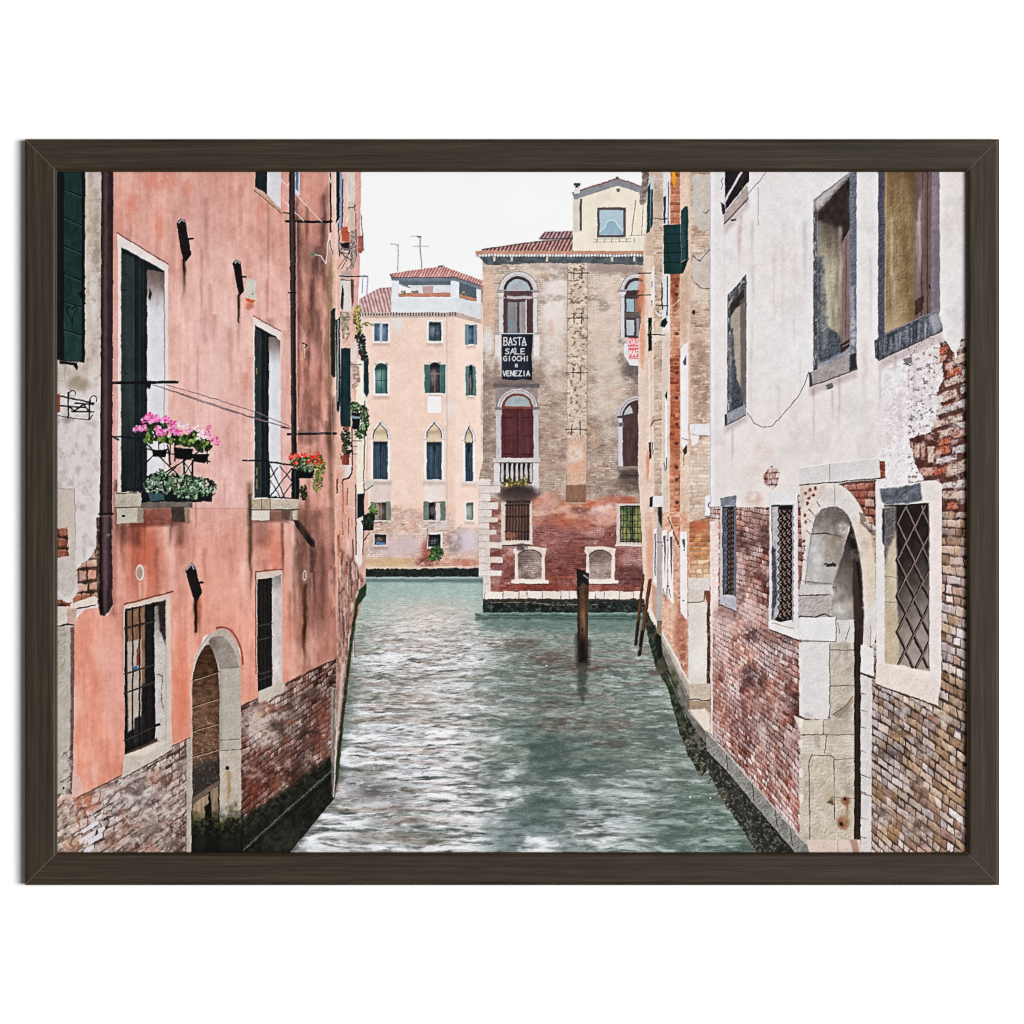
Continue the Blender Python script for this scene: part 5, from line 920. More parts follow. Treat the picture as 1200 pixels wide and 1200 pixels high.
# ---- narrow house fronts on the left, in sharp perspective
NH = motif('house', 0, 'narrow row of pink house fronts with shutters and balconies behind the pink house')
poly("383,196 423,196 422,270 420,330 418,360 424,430 431,440 431,600 428,690 414,742 403,830 396,900 391,934 388,932 390,760", lambda X, Y: mix(plaster((226, 180, 164), 10, 6, 10, 1.2, s=121)(X, Y), np.array((205, 160, 148)), ss(560, 700, Y) * .8), NH)
poly("416,196 423,196 421.4,320 418,380 414,380", plaster((222, 164, 154), 8, 5, 8, 1, s=122), NH); poly("405,196 416,196 415,260 406,262", flat((214, 200, 194), 22, 2, 5), NH); poly("417,420 431,424 431,470 428,580 418,580", plaster((234, 226, 208), 6, 5, 7, 1, s=123), NH); poly("418,580 427,580 424,660 416,676", plaster((228, 214, 206), 10, 4, 9, 1, s=124), NH)
line("393,200 395,470", 2, (236, 196, 180), NH); line("427.6,470 425.6,650", 1.3, (130, 100, 104), NH); line("416.6,568 417.4,650", 1.6, (126, 78, 80), NH); lines("402,585 402,602;407,572 407,592", 1.2, (140, 90, 80), NH); 
poly("393,620 400,620 402,690 401,720 396,700", plaster((228, 166, 140), 8, 5, 8, 1, s=125), NH)
poly("398,640 418,660 428,684 424,700 414,742 404,830 396,900 392,932 389,930 392,800 397,700", lambda X, Y: np.array((168, 128, 116)) + ((fbm(X / 2.6, Y / 5, 4, 126) - .5) * 110)[..., None], NH, soft=4)
for i in range(60):
    x = 396 + NT[9, i] * 26; y = 600 + NT[10, i] * 150; line([(x, y), (x + (NT[11, i] - .5) * 2, y + 5 + NT[12, i] * 22)], .8 + NT[13, i] * 1.4, ((232, 222, 216), (120, 80, 76), (206, 130, 106), (90, 66, 66), (226, 200, 190))[i % 5], NH, a=.6)
poly("399,790 404,770 402,800 396,860 393,900 391,890", flat((196, 184, 176), 20, 2, 5), NH, soft=2, a=.7)
poly("417,702 428,684 429,690 420,708 415,742 409,790 402,850 397,905 392,934 390,933 396,870 404,800 410,750", lambda X, Y: np.array((62, 72, 46)) + ((fbm(X / 2.4, Y / 3, 3, 128) - .5) * 60)[..., None], NH, soft=1.5)
poly("420,692 429,684 428.6,697 418,712", (56, 76, 44), NH, soft=2)
poly("386,196 388,205 388.6,272 386.4,272", (30, 40, 48), NH); line("384.6,203 387.6,214", 1.4, (226, 222, 226), NH); lines("386,274 389.6,300", 2, (216, 210, 212), NH); line("386.6,282 389.6,298", 1.2, (40, 38, 40), NH)
poly("385,290 389.6,300 390,366 387,364", (168, 150, 116), NH, soft=2, a=.8)
def sh(pts, c, lab, s=0):
    o = motif('shutter', NH, lab); poly(pts, wood(c, 9, 1, 18, s), o); return o
o = sh("394,196 398.4,196 398,256 394,262", (26, 34, 48), 'dark blue shutter at the top of the narrow fronts'); poly("398.4,196 401,196 400.6,268 396,272 398,256", flat((132, 150, 182), 18, 1.5, 8), o); line("401.6,210 401,266", 1.4, (40, 52, 84), o); line("396.6,262 398,300", 1.4, (52, 66, 100), o)
sh("386.8,365 389,363 389,362 392.6,361 393,441 390.6,443 387,438", (26, 40, 46), 'dark shutter at the corner of the pink house', 1); line("389.6,364 390,438", .8, (12, 20, 26), NH)
o = sh("393,375 395.6,374 398.4,371 399,470 397,484 394.6,480", (30, 44, 50), 'thin shutters just right of the corner shutter', 2); line("396,376 396,470", 1.3, (150, 156, 162), o)
o = sh("399.6,408 410.6,408.4 411,480 411,500 400,500 398.6,490", (32, 62, 68), 'largest dark green shutter on the narrow fronts', 3); line("401,410 401,496", 1, (16, 36, 42), o)
o = sh("426.4,420 432,420 432,460 430,466 426.4,460", (38, 66, 74), 'dark green shutter beside the far salmon house', 4)
o = sh("418.6,579 427,578 426.4,604 418.6,608", (32, 40, 46), 'dark shutter above the lower plant box', 5)
o = motif('flower_pot', NH, 'red clay pot on a small black wall rack'); poly("399.6,266 407.6,266 410,272 409.4,283.6 400.4,283", flat((196, 98, 76), 10, 3), o); line("400,272 409.6,272.4", .8, (150, 70, 56), o); poly("399,284 410,284 410,294 400,293", (42, 36, 44), o, rough=1, rs=2)
o = motif('flower_pot', NH, 'red clay pots jutting out against the sky'); poly("419,276.6 424.6,276 425.6,292 424,297 419.6,296", flat((186, 104, 92), 18, 2), o); line("423.4,253 424.6,276 426,294", .9, (64, 72, 110), o)
o = motif('balcony', NH, 'ornate stone balcony bracket high on the narrow fronts'); poly("408,236 415.6,236 416,241 414.6,250 415,272 408,272", flat((206, 184, 164), 14, 2, 3), o); lines("408,243 415,243", 1.4, (120, 100, 90), o); poly("411,270 417,268 418,300 416,312 412,317 409.6,300", lambda X, Y: np.array((168, 148, 136)) + ((fbm(X / 1.8, Y / 1.8, 3, 130) - .5) * 130)[..., None], o); line("416,240 418,300", 1, (100, 100, 120), o, rough=1)
for i in range(24): line([(396 + NT[20, i] * 20, 284 + NT[21, i] * 34), (396 + NT[22, i] * 20, 284 + NT[23, i] * 34)], .8, ((60, 50, 58), (206, 190, 184), (96, 86, 110))[i % 3], NH, a=.8)
o = motif('balcony', NH, 'second stone balcony with an iron rail reaching over the canal'); poly("399.6,317 413,317 413,325 399.6,328", flat((188, 164, 158), 12, 3), o); poly("399,329 403,329 403,364 399,362", (190, 206, 208), o); poly("401,333 403,340 402,363 399,361", (36, 40, 46), o); poly("403,329 410.6,329 411.6,365 403,364", flat((214, 204, 200), 7, 2, 8), o); poly("410.6,326 414.6,328 414.4,352 412,362", flat((110, 92, 88), 26, 1.6), o)
line("398,323.4 431,324", 1.5, (56, 44, 76), o); lines("431,324 430.4,345;425.4,324 425,343", 1, (168, 158, 200), o); line("399,328 412,328", 1, (70, 50, 54), o)
o = motif('balcony', NH, 'carved stone bracket under the second balcony'); poly("398,365 412,366 412,372 409,382 410,392 406,400 402,404 401,390 399.6,380", lambda X, Y: np.array((178, 160, 146)) + ((fbm(X / 3, Y / 2.4, 3, 131) - .55) * 140)[..., None], o); line("398,371 411,371.6", .9, (120, 96, 88), o); poly("411,402 418,400 418.6,425 411.6,425", flat((216, 202, 194), 8, 2, 6), o); poly("411,425 421,430 422.6,446 420,452 412,456", lambda X, Y: np.array((196, 168, 156)) + ((fbm(X / 2.4, Y / 2.4, 3, 132) - .55) * 130)[..., None], o, rough=1, rs=3); line("411,427.4 424,427.4", 1, (110, 86, 84), o)
GRN = [(74, 104, 60), (96, 128, 74), (52, 80, 52), (128, 156, 104)]
o = motif('plant', NH, 'yellowing plant hanging under the second balcony'); leaves([(418, 366, 4, 8), (419, 376, 4, 8), (421, 387, 3, 5)], [(206, 182, 110), (190, 170, 96), (170, 186, 110), (140, 130, 80)], 110, 1.8, o, 31); leaves([(432, 380, 7, 2)], [(206, 200, 120)], 16, 1.4, o, 32)
o = motif('plant', NH, 'dark trailing plant below the yellowing one'); leaves([(422, 396, 5, 6), (424, 408, 4, 10), (427, 418, 4, 6)], [(56, 58, 62), (78, 84, 82), (36, 40, 46)], 130, 1.7, o, 33)
o = motif('plant', NH, 'green leafy plant in a black pot beside the largest shutter'); poly("412,483 422,484 421,500 413,502", (28, 34, 44), o); leaves([(420, 478, 9, 5), (427, 492, 5, 14), (423, 506, 7, 8), (416, 474, 5, 3)], GRN + [(160, 184, 140)], 210, 2, o, 34); poly("411.6,487 422,488.6 422,490.6 412,490", (120, 146, 160), o); poly("413,491 421,492 420,503 414,503", (26, 30, 40), o); poly(ell(431, 480.6, 1.3, 1.3, 8), (226, 110, 130), o)
o = motif('plant', NH, 'dark bushy plant in a red pot on the small stone balcony'); leaves([(405, 510, 5, 9), (407, 524, 6, 9), (404, 534, 5, 6)], [(52, 66, 46), (74, 90, 56), (36, 46, 38), (96, 112, 70)], 150, 1.8, o, 35); poly("400,534 409,532 409,545 400.6,545", flat((140, 64, 52), 12, 2), o); poly("402.6,500 409.6,500 409,504 403,504", (150, 96, 76), o); line("412.6,500 413,552", 1.3, (70, 50, 56), o); lines("414,516.6 424,516.6;414,523 418.6,523;414,532 418,532", .8, (70, 56, 60), o)
o = motif('balcony', NH, 'small white stone balcony with a curved black pipe'); poly("400,545 412.6,545 413,551 409,558 401,561", flat((214, 206, 202), 9, 3), o); line("401,566 402,562 409,560 412.6,554 412.6,548", 2, (52, 38, 40), o); line("401.6,562 402,600", 1.2, (120, 70, 66), o)
o = motif('plant_box', NH, 'dark plant box with bright leaves above the water'); poly("425,604 438,601 437.6,621 425.6,622", (30, 38, 40), o); leaves([(431, 611, 6, 8), (435, 606, 4, 6)], [(40, 58, 42), (58, 80, 54), (30, 42, 38)], 90, 2, o, 36); leaves([(436, 597, 4, 4), (440, 600, 2, 3)], [(140, 176, 90), (110, 150, 70)], 40, 1.8, o, 37); line("426,634 433,624", 1, (60, 50, 56), o); poly("426,564 439,562.6 437,568 429,574 428,568", flat((206, 198, 186), 10, 2), o); line("427,575 437,569", 1, (60, 54, 60), o)
lines("394,592 398,591;392,600 397,596;407,594 416,596", 1.4, (206, 200, 206), NH); poly("394,562 396.4,560 396,578 394.4,578", (60, 34, 34), NH)
stain(399, 560, 8, 60, (214, 140, 122), .5, 4, 14); stain(404, 610, 8, 40, (206, 140, 120), .5, 3, 10)
# ---- old grey house at the left edge
GH = motif('house', 0, 'narrow strip of an old grey plastered house at the left edge')
def oldp(X, Y):
    c = plaster((196, 182, 172), 12, 10, 9, .8, s=141)(X, Y)
    c = mix(c, np.array((212, 204, 203)), ss(430, 470, Y)); c = mix(c, np.array((198, 184, 182)), ss(260, 220, Y) * .6)
    b = fbm(X / 7, Y / 9, 4, 143); return c - (ss(.45, .8, b) * 26)[..., None] * np.array([.9, 1, 1.1])
poly("60,190 134,190 134,720 60,720", oldp, GH)
stain(106, 250, 8, 40, (190, 172, 150), .7, 6); stain(114, 300, 5, 90, (150, 132, 118), .6, 5); stain(110, 350, 6, 40, (216, 208, 206), .8, 5); stain(92, 450, 16, 10, (150, 134, 116), .7, 6, cut=.25); stain(110, 440, 8, 14, (220, 212, 208), .8, 4)
poly("66,573 87,573 89,640 88,660 66,656", plaster((196, 184, 174), 6, 8, 7, .4, s=144), GH); line("66,573 87,573 88.6,630", .8, (160, 146, 138), GH)
lines("68,428 76,428 76,446 68,446", .7, (176, 160, 152), GH)
Hl = persp(665, 630, 67, 134, 600, 780, 3772, .95)
bold = brick(Hl, [(176, 106, 80), (196, 132, 104), (150, 84, 62), (204, 162, 140)], (92, 66, 54), .26, .072, .013, .25, (206, 184, 172), 1.1, 22, 145, edge_shade=34)
poly("60,622 78,618 81,640 78,662 70,676 60,680", bold, GH, rough=2, rs=5); poly("134,600 116,606 114,640 108,652 98,660 88,668 92,690 84,706 60,702 60,712 84,712 134,704", bold, GH, rough=2, rs=6)
poly("113,606 119,606 119,706 114,700", lambda X, Y: np.array((92, 70, 62)) + ((fbm(X / 2, Y / 2, 3, 146) - .5) * 120)[..., None], GH, rough=1.4, rs=3, soft=1.5)
poly("66,654 82,652 90,664 88,690 80,700 72,696 66,690", plaster((196, 186, 180), 6, 6, 8, .4, s=147), GH, rough=1.5, rs=5)
poly("82,708 110,698 116,702 112,710 84,715", stone((222, 206, 196), 8, 4, 148), GH, rough=1, rs=4); line("82,714.6 112,709", 1.6, (84, 56, 50), GH, rough=.5)
poly("60,711 78,711 77,731 60,734", stone((206, 196, 186), 10, 4, 149), GH, rough=.6); poly("78,713 90,712 89,732 78,734", stone((196, 164, 152), 12, 4, 150), GH, rough=1)
line("66,734.6 80,731 90,733", 2.2, (56, 40, 36), GH, rough=1)
poly("60,735 88,733 86,926 60,945", stone((184, 176, 164), 14, 10, 151), GH); poly("60,735 78,735 76,790 60,792", stone((176, 166, 154), 22, 4, 152, 26), GH, rough=1.4, a=.9); poly("83,735 88,734 87,930 82,932", flat((126, 100, 96), 14, 3), GH, rough=.8, soft=1.5); poly(ell(74.6, 923.6, 1.4, 2, 8), (50, 40, 36), GH)
o = motif('shutter', GH, 'tall dark green board shutter with an iron heart, at the left edge')
poly("60,190 99.6,190 99.4,425 75,422.6 60,420", (12, 24, 29), o); poly("60,190 67,190 67,420 60,420", (6, 14, 18), o)
poly("75,190 97,190 96,424 75,421", lambda X, Y: wood((30, 60, 60), 7, 3, 24, 11)(X, Y) + (ss(300, 420, Y) * 10)[..., None] * np.array([.6, 1, .8]), o)
for a, b in ((222, 230.6), (254.6, 265), (287.6, 297.6), (320.4, 329.6), (353.4, 360.6), (386.6, 393)): line([(74.6, a), (98, b)], 1.7, (8, 18, 22), o); line([(75.4, a + 1.4), (97, b + 1.4)], .7, (74, 98, 100), o, a=.8)
poly("96,190 99.8,190 99.4,426 95.6,424", (9, 20, 25), o)
line("84.6,362 81,358.6 78.4,361 79,366 83.6,375.6 84.4,381 84.8,372 89,365 90.4,360.6 88.4,358 84.6,362", 1.1, (10, 18, 20), o); poly(ell(97, 346, 3, 6, 10), (8, 14, 18), o); lines("92,345 100,338;96,352 100,356", 1.5, (10, 16, 20), o)
poly("70,422 90,425 92,431 90,434 86,428 70,426", (14, 18, 22), o)
o = motif('wall_bracket', GH, 'black scrolled iron bracket on the grey plaster'); IRN = (44, 34, 42)
lines("67,463.4 110,472.6;67,475 100,478;88,473 109,473.6;84,482.4 110,482.4;80,460 80,490;105,468 104.6,491;80,476 88,482;88,481 98,474;98,474 104,482", 1.9, IRN, o); line("68,487 88,490.6 105,492 109,486", 1, IRN, o); line(ell(84.6, 461.6, 4, 4, 12, 2.6, 6.9), 1.2, IRN, o); line(ell(109.6, 468, 4, 4, 12, 2.6, 6.9), 1.2, IRN, o); poly("64,464 70,461 70,482 64,486", (168, 84, 62), o); stain(80, 492, 8, 5, (120, 108, 106), .5, 4)

# ---- pink house
PK_ = motif('house', 0, 'large salmon pink house with two flower hung balconies, filling the left of the picture')
def pink(X, Y):
    n = fbm(X / 24, Y / 40, 5, 161); v = fbm(X / 3.4, Y / 44, 4, 162); g = vn(X * 1.7, Y * 1.7, 163); f = fbm(X / 5, Y / 7, 3, 164)
    c = mix(np.array((217, 162, 149)), np.array((226, 178, 167)), ss(240, 380, Y)); c = mix(c, np.array((228, 184, 177)), ss(420, 560, Y) * .6)
    lo = mix(np.array((218, 158, 143)), np.array((220, 148, 128)), ss(640, 800, Y)); lo = mix(lo, np.array((226, 153, 132)), ss(150, 110, X) * ss(700, 740, Y))
    c = mix(c, lo, ss(594, 597.4, Y + (f - .5) * 3) * (.45 + .55 * ss(600, 640, Y)))
    r = ss(342, 350, X)
    c = mix(c, mix(np.array((208, 146, 132)), np.array((178, 124, 110)), ss(590, 600, Y)), r * .85)
    c = c + ((n - .5) * 44)[..., None] * np.array([.8, 1.1, 1.1]) + ((v - .5) * 26)[..., None] + ((f - .5) * 12)[..., None] + ((g - .5) * 7)[..., None]
    w = ss(.55, .72, fbm(X / 14, Y / 70, 4, 165)) * ss(600, 700, Y)
    c = mix(c, np.array((228, 176, 162)), w * .6)
    br_ = ss(.5, .7, fbm(X / 12, Y / 34, 4, 166)) * r
    return c - (br_ * 38)[..., None] * np.array([1, .8, .8])
Hp = persp(665, 630, 67, 394, 860, 1010, 3772, .80)
bl1 = brick(Hp, [(176, 150, 142), (192, 172, 166), (160, 124, 112), (196, 164, 150)], (116, 98, 90), .26, .07, .012, .6, (202, 192, 188), 1.3, 40, 171, edge_shade=32, wob=.7)
bl2 = brick(Hp, [(126, 80, 68), (150, 100, 86), (96, 62, 56), (176, 146, 136), (140, 116, 112)], (70, 52, 48), .26, .07, .012, .3, (190, 172, 166), 1.35, 46, 172, edge_shade=36, wob=.6)
def pbase(X, Y):
    c = mix(bl1(X, Y), bl2(X, Y), ss(278, 284, X))
    return mix(c, bl2(X, Y), ss(180, 215, X) * ss(900, 960, Y) * ss(.4, .6, fbm(X / 14, Y / 14, 3, 6)) * .8)
poly("60,930 88,930 219,866 222,1004 60,1004", pbase, PK_); poly("281,820 394,765 393,872 388,900 281,978", pbase, PK_)
stain(96, 950, 12, 26, (176, 110, 88), .8, 7); stain(108, 940, 14, 12, (190, 116, 88), .8, 5, 4); stain(78, 960, 12, 30, (170, 146, 128), .8, 6); stain(86, 990, 14, 10, (186, 140, 92), .7, 6); stain(160, 930, 40, 30, (200, 190, 188), .55, 8, 6); stain(190, 960, 24, 34, (140, 106, 98), .6, 8, 6); stain(206, 985, 14, 20, (96, 76, 72), .7, 6, 5); stain(150, 975, 30, 18, (150, 132, 120), .5, 6, 5)
w_, X_, Y_ = win(68, 874, 220, 1002)
put(w_, ss(.58, .66, fbm(X_ / 5 + Y_ / 9, Y_ / 4 + X_ / 8, 4, 175)) * .55, (84, 68, 62)); put(w_, ss(.56, .66, fbm(X_ / 4 + 40, Y_ / 4, 4, 176)) * .45, (216, 204, 198))
for q in ("95,973 113,961 116,965 97,977", "92,984 112,972 112,977 93,989", "114,972 122,968 123,972 115,977", "103,984 119,976 120,981 104,990", "98,996 110,989 110,994 104,1000 97,1002"): poly(q, stone((216, 208, 214), 6, 4, 177), PK_, rough=.4)
stain(306, 850, 26, 30, (202, 186, 186), .75, 5, 5, cut=.35); stain(320, 850, 30, 26, (206, 190, 170), .6, 4, cut=.42); stain(345, 855, 30, 40, (90, 66, 62), .5, 7, 6); stain(372, 850, 22, 50, (110, 74, 64), .5, 7, 6); stain(330, 910, 40, 30, (96, 54, 42), .65, 7, 5); stain(296, 920, 14, 40, (120, 62, 46), .7, 5); stain(378, 860, 10, 40, (140, 70, 56), .6, 5); stain(350, 812, 34, 16, (120, 100, 94), .5, 6)
poly(ell(303, 839, 3, 3.4, 10), (196, 170, 130), PK_, rough=.6); poly(ell(314, 832, 3.4, 2.8, 10), (206, 180, 160), PK_, rough=.6)
for i in range(40): stain(70 + NT[80, i] * 150, 890 + NT[81, i] * 110, 4 + NT[82, i] * 12, 3 + NT[83, i] * 8, ((214, 202, 198), (92, 72, 66), (176, 122, 104), (150, 136, 128))[i % 4], .55, 4, 3, s=i)
for i in range(40): stain(284 + NT[84, i] * 108, 830 + NT[85, i] * 110, 4 + NT[86, i] * 10, 3 + NT[87, i] * 8, ((196, 178, 172), (64, 46, 42), (150, 84, 64), (110, 92, 88))[i % 4], .55, 4, 3, s=i)
o = motif('plinth', PK_, 'dark weedy stone ledge at the foot of the pink house')
poly("281,966 330,936 391,890 393,934 336,1004 262,1004 270,985", lambda X, Y: np.array((38, 38, 32)) + ((fbm(X / 4, Y / 4, 4, 178) - .5) * 46)[..., None], o, rough=1)
poly("281,960 340,922 386,886 391,890 388,900 330,944 281,978", lambda X, Y: np.array((44, 44, 34)) + ((fbm(X / 3, Y / 3, 4, 179) - .5) * 80)[..., None] * np.array([.9, 1, .8]), o, rough=4, rs=5, soft=6)
line("286,996 330,955 390,902", 2, (98, 106, 84), o, rough=1.2, a=.8); line("286,1000 332,960 391,908", 2.4, (24, 26, 22), o, rough=.8); stain(330, 985, 30, 16, (70, 66, 56), .6, 4)
for q in ("388,880 392,884 392,932 389,934",): poly(q, flat((110, 106, 102), 24, 2, 6), o, rough=.6)
poly("388.4,806 396,806 395,850 392,900 388.6,890", lambda X, Y: np.array((156, 144, 134)) + ((fbm(X / 2, Y / 6, 4, 177) - .5) * 90)[..., None], PK_, rough=1, rs=4); line("392,808 390,930", 1, (110, 100, 94), PK_, a=.8); line("394.6,852 391,934", 1.2, (212, 206, 202), PK_, a=.8)
W0 = "132,190 385,190 386,330 388,480 392,620 394.6,771 374,780 333,801 304,817 281,827 281,760 262,738 240,745 228,770 224,800 224,863 202,873 147,905 128,916 108,924 90,935 84,934 86,880 87,800 87,735 90,724 100,714 117,712 126,722 132,712"
poly(W0, pink, PK_, rough=.7, rs=10)
line("90,935 128,916 147,906", 1.6, (120, 74, 62), PK_, a=.8); line("202,874 224,864", 1.6, (110, 70, 60), PK_, a=.8); line("282,828 304,818", 1.4, (96, 60, 54), PK_, a=.8); line("333,803 374,781 394.6,772", 1.4, (110, 70, 62), PK_, a=.8)
poly("84,934 86,905 94,912 98,930", plaster((214, 176, 166), 6, 5, 8, s=180), PK_, rough=1)
for x, y, rx, ry in ((156, 246, 8, 16), (187, 262, 8, 20), (182, 212, 12, 10), (201, 212, 5, 12), (219, 220, 6, 10), (308, 250, 6, 12), (328, 240, 5, 12)): stain(x, y, rx * 1.2, ry * 1.2, (226, 132, 110), .62, 5, 16, cut=.36, s=int(x))
for x, y, rx, ry, c, a in ((240, 300, 30, 60, (226, 186, 176), .5), (170, 660, 24, 60, (206, 114, 92), .75), (165, 640, 18, 40, (206, 106, 80), .6), (215, 575, 30, 12, (230, 140, 120), .4), (132, 800, 14, 70, (226, 170, 158), .7), (118, 770, 8, 40, (226, 176, 162), .6), (112, 830, 10, 60, (224, 144, 122), .5), (212, 800, 10, 70, (222, 124, 98), .6), (250, 700, 30, 60, (226, 158, 140), .6), (150, 560, 12, 40, (206, 150, 132), .5), (250, 420, 30, 90, (230, 192, 184), .5), (370, 250, 14, 60, (200, 140, 126), .6), (366, 300, 12, 20, (140, 104, 96), .5), (364, 480, 12, 40, (150, 108, 96), .5), (362, 510, 14, 12, (140, 98, 88), .55), (372, 690, 14, 60, (140, 96, 86), .6), (362, 640, 18, 50, (150, 104, 92), .6), (320, 650, 14, 40, (214, 110, 84), .5), (230, 250, 40, 50, (206, 154, 146), .45), (140, 330, 6, 120, (224, 140, 120), .35)): stain(x, y, rx, ry, c, a, 9, 26, cut=.25, s=int(x + y))
line("225,595.6 296,595.4", .9, (196, 132, 116), PK_, a=.7); line("350,596.6 391,596", 1.2, (196, 140, 124), PK_, a=.8); line("293,420 292.6,560", .8, (206, 140, 126), PK_, a=.5)
smear(357, 680, 806, 3.4, (78, 52, 30), .95, 1); smear(345, 640, 760, 2.4, (110, 78, 60), .8, 2); smear(366, 640, 720, 3, (96, 66, 58), .8, 3); smear(350, 630, 800, 6, (150, 96, 80), .6, 4); smear(293.6, 590, 720, 2.4, (84, 62, 52), .9, 5); smear(331, 610, 700, 2, (110, 74, 64), .7, 6); smear(292, 560, 700, 4, (120, 92, 70), .6, 7); smear(136, 560, 640, 3, (96, 76, 58), .8, 8); smear(144, 610, 680, 4, (120, 80, 68), .5, 9); smear(200, 606, 650, 2.4, (84, 58, 48), .8, 10); smear(233, 700, 760, 3, (150, 70, 50), .5, 11); smear(386, 300, 640, 3, (140, 116, 84), .7, 12); smear(388, 470, 700, 3, (140, 110, 88), .6, 13)
for x, y0, y1, a in ((162, 620, 700, .4), (184, 640, 720, .35), (246, 330, 420, .2), (270, 380, 470, .2), (352, 420, 470, .35), (374, 430, 540, .35), (316, 620, 668, .3), (240, 640, 700, .3), (378, 620, 760, .4), (340, 690, 790, .35)): smear(x, y0, y1, 3, (150, 92, 78), a, int(x))
for i in range(70):
    x = 138 + NT[40, i] * 250; t = NT[41, i]; y = 210 + t * 500; smear(x, y, y + 40 + NT[42, i] * 120, 1.4 + NT[43, i] * 4, ((176, 116, 104), (150, 100, 90), (236, 200, 190), (206, 130, 112), (120, 86, 78))[i % 5], (.12 + NT[44, i] * .3) * (1.5 if x > 340 else 1), i)
for i in range(40):
    x = 345 + NT[45, i] * 48; y = 220 + NT[46, i] * 500; smear(x, y, y + 30 + NT[47, i] * 110, 1.2 + NT[48, i] * 3.4, ((110, 74, 66), (134, 92, 82), (90, 62, 56))[i % 3], .2 + NT[49, i] * .4, i)
for q in ("134,613 168,613 166,640 138,634", "200,612 222,612 216,640 206,640", "296,610 316,610 312,640 298,640"): shade(q, (.72, .66, .64), 10, a=.8)
shade("128,600 136,600 136,722 128,722", .86, 5); shade("346,200 352,200 352,520 346,520", .88, 4)
# French windows and balconies
FR = (222, 211, 206)
o = motif('french_window', PK_, 'tall open French window behind the balcony with pink geraniums')
poly("137.4,274 197,310.4 197,588 192,588 192,330 138,300", flat(FR, 6, 4), o); poly("137.4,274 142,290 142,580 138,580", flat((220, 208, 200), 7, 2, 10), o); line("137.4,273 197,309.6", 1.4, (142, 72, 64), o); line("137.6,290 137.6,578", .8, (206, 150, 138), o)
poly("142,289.6 193,317 192.4,588 142,578", flat((32, 40, 44), 6, 3, 8), o); poly("142,297 158.4,302 158.4,577 142,577", lambda X, Y: wood((56, 68, 68), 9, 2, 30, 12)(X, Y) - (ss(470, 560, Y) * 22)[..., None], o); line("158.4,300 158.4,577", 1.2, (18, 28, 32), o); line("164,304 164,577", 1, (52, 64, 70), o); line("168,304 168.4,577", 1, (44, 54, 60), o)
poly("172.4,316 192.4,319 192.4,586 172.4,570", lambda X, Y: mix(np.array((120, 100, 94)), np.array((216, 216, 221)), ss(318, 372, Y + (fbm(X / 5, Y / 12, 3, 7) - .5) * 20)) + ((fbm(X / 3, Y / 14, 3, 9) - .5) * 12)[..., None], o, soft=1); line("193,318 192.6,586", .8, (200, 170, 160), o)
lines("145,322 148,322;144,340 148,340;146,436 148,438", 1.6, (26, 32, 34), o); poly("175,338 178,344 176,352 174,348", (52, 36, 34), o, soft=1.5)
o = motif('french_window', PK_, 'tall open French window behind the balcony with red flowers')
poly("296.6,371 329,389 329,586 297,586", flat((224, 210, 206), 6, 4), o); line("296.4,370 329,388", 1.1, (150, 82, 74), o); poly("298.6,381 324.6,395 324.6,584 298.6,583", flat((28, 36, 42), 6, 2, 8), o); poly("298.6,385 307,388 307,583 298.6,583", wood((56, 66, 68), 8, 2, 30, 13), o); line("311,392 311,583", 1, (48, 58, 64), o); line("307,388 307,583", 1, (14, 24, 30), o)
poly("315,394 324.6,396 328.6,400 328.6,580 315.4,583", lambda X, Y: mix(np.array((130, 112, 108)), np.array((213, 213, 220)), ss(395, 430, Y)) + ((fbm(X / 3, Y / 14, 3, 9) - .5) * 12)[..., None], o); lines("301,432 301,438;301,548 301,556;301,562 301,572", 1.4, (190, 160, 96), o, a=.6)
IR = (26, 28, 34)
o = motif('balcony', PK_, 'stone balcony with iron rail holding pink geraniums and a leafy trough')
poly("152,596 222,594 222,612 205,616 152,618", flat((122, 62, 50), 16, 3), o, soft=4, a=.7); poly("165,586 226,586 226,595 165,596", flat((112, 104, 96), 14, 4), o); poly("200.6,594 221.6,594 221,612 201,612", stone((76, 64, 54), 16, 4, 181), o); poly("216,595 221.6,594 221,611 217,612", (150, 134, 110), o)
poly("134,576.4 165.4,576 165.4,593.6 135,594.6", stone((182, 172, 158), 18, 5, 182), o, rough=.5); line("136,578 160,577.4", 1, (96, 84, 76), o, rough=.8); poly("136.4,595.4 168,595 168,612.4 137,613.4", stone((188, 180, 166), 14, 6, 183), o, rough=.4); poly("161,596 168,595 168,612.4 161,612.8", (150, 140, 124), o, soft=1); line("135,594.8 167,594.4", 1.2, (66, 56, 50), o); poly(ell(145, 604.6, 2.4, 1.4, 8), (40, 34, 32), o, rough=.6)
lines("131,511.6 168,514;131,511.6 139,515.6;166.6,506 166.6,577;164,512 164,577", 2, IR, o); lines("160,520 164,574;163,520 159,574;156,516 156,577", .9, (42, 48, 54), o)
lines("167,515 214,562;206,548 196,556;232,530 190,556;168,545 180,534;196,522 200,544;186,517 186,526", 1.6, IR, o); lines("215.4,538 215.4,562;225.6,540 225.6,562", 2.4, IR, o); lines("216,542 225,556;216,556 225,542", 1.2, IR, o); lines("168,525 246,541;243,530 242.6,543;199,520 199,545;205,520 205,540", 1.6, IR, o); line("166,577 192,577", 1.4, IR, o)
o = motif('plant_trough', PK_, 'trough of grey green leaves on the lower part of the left balcony')
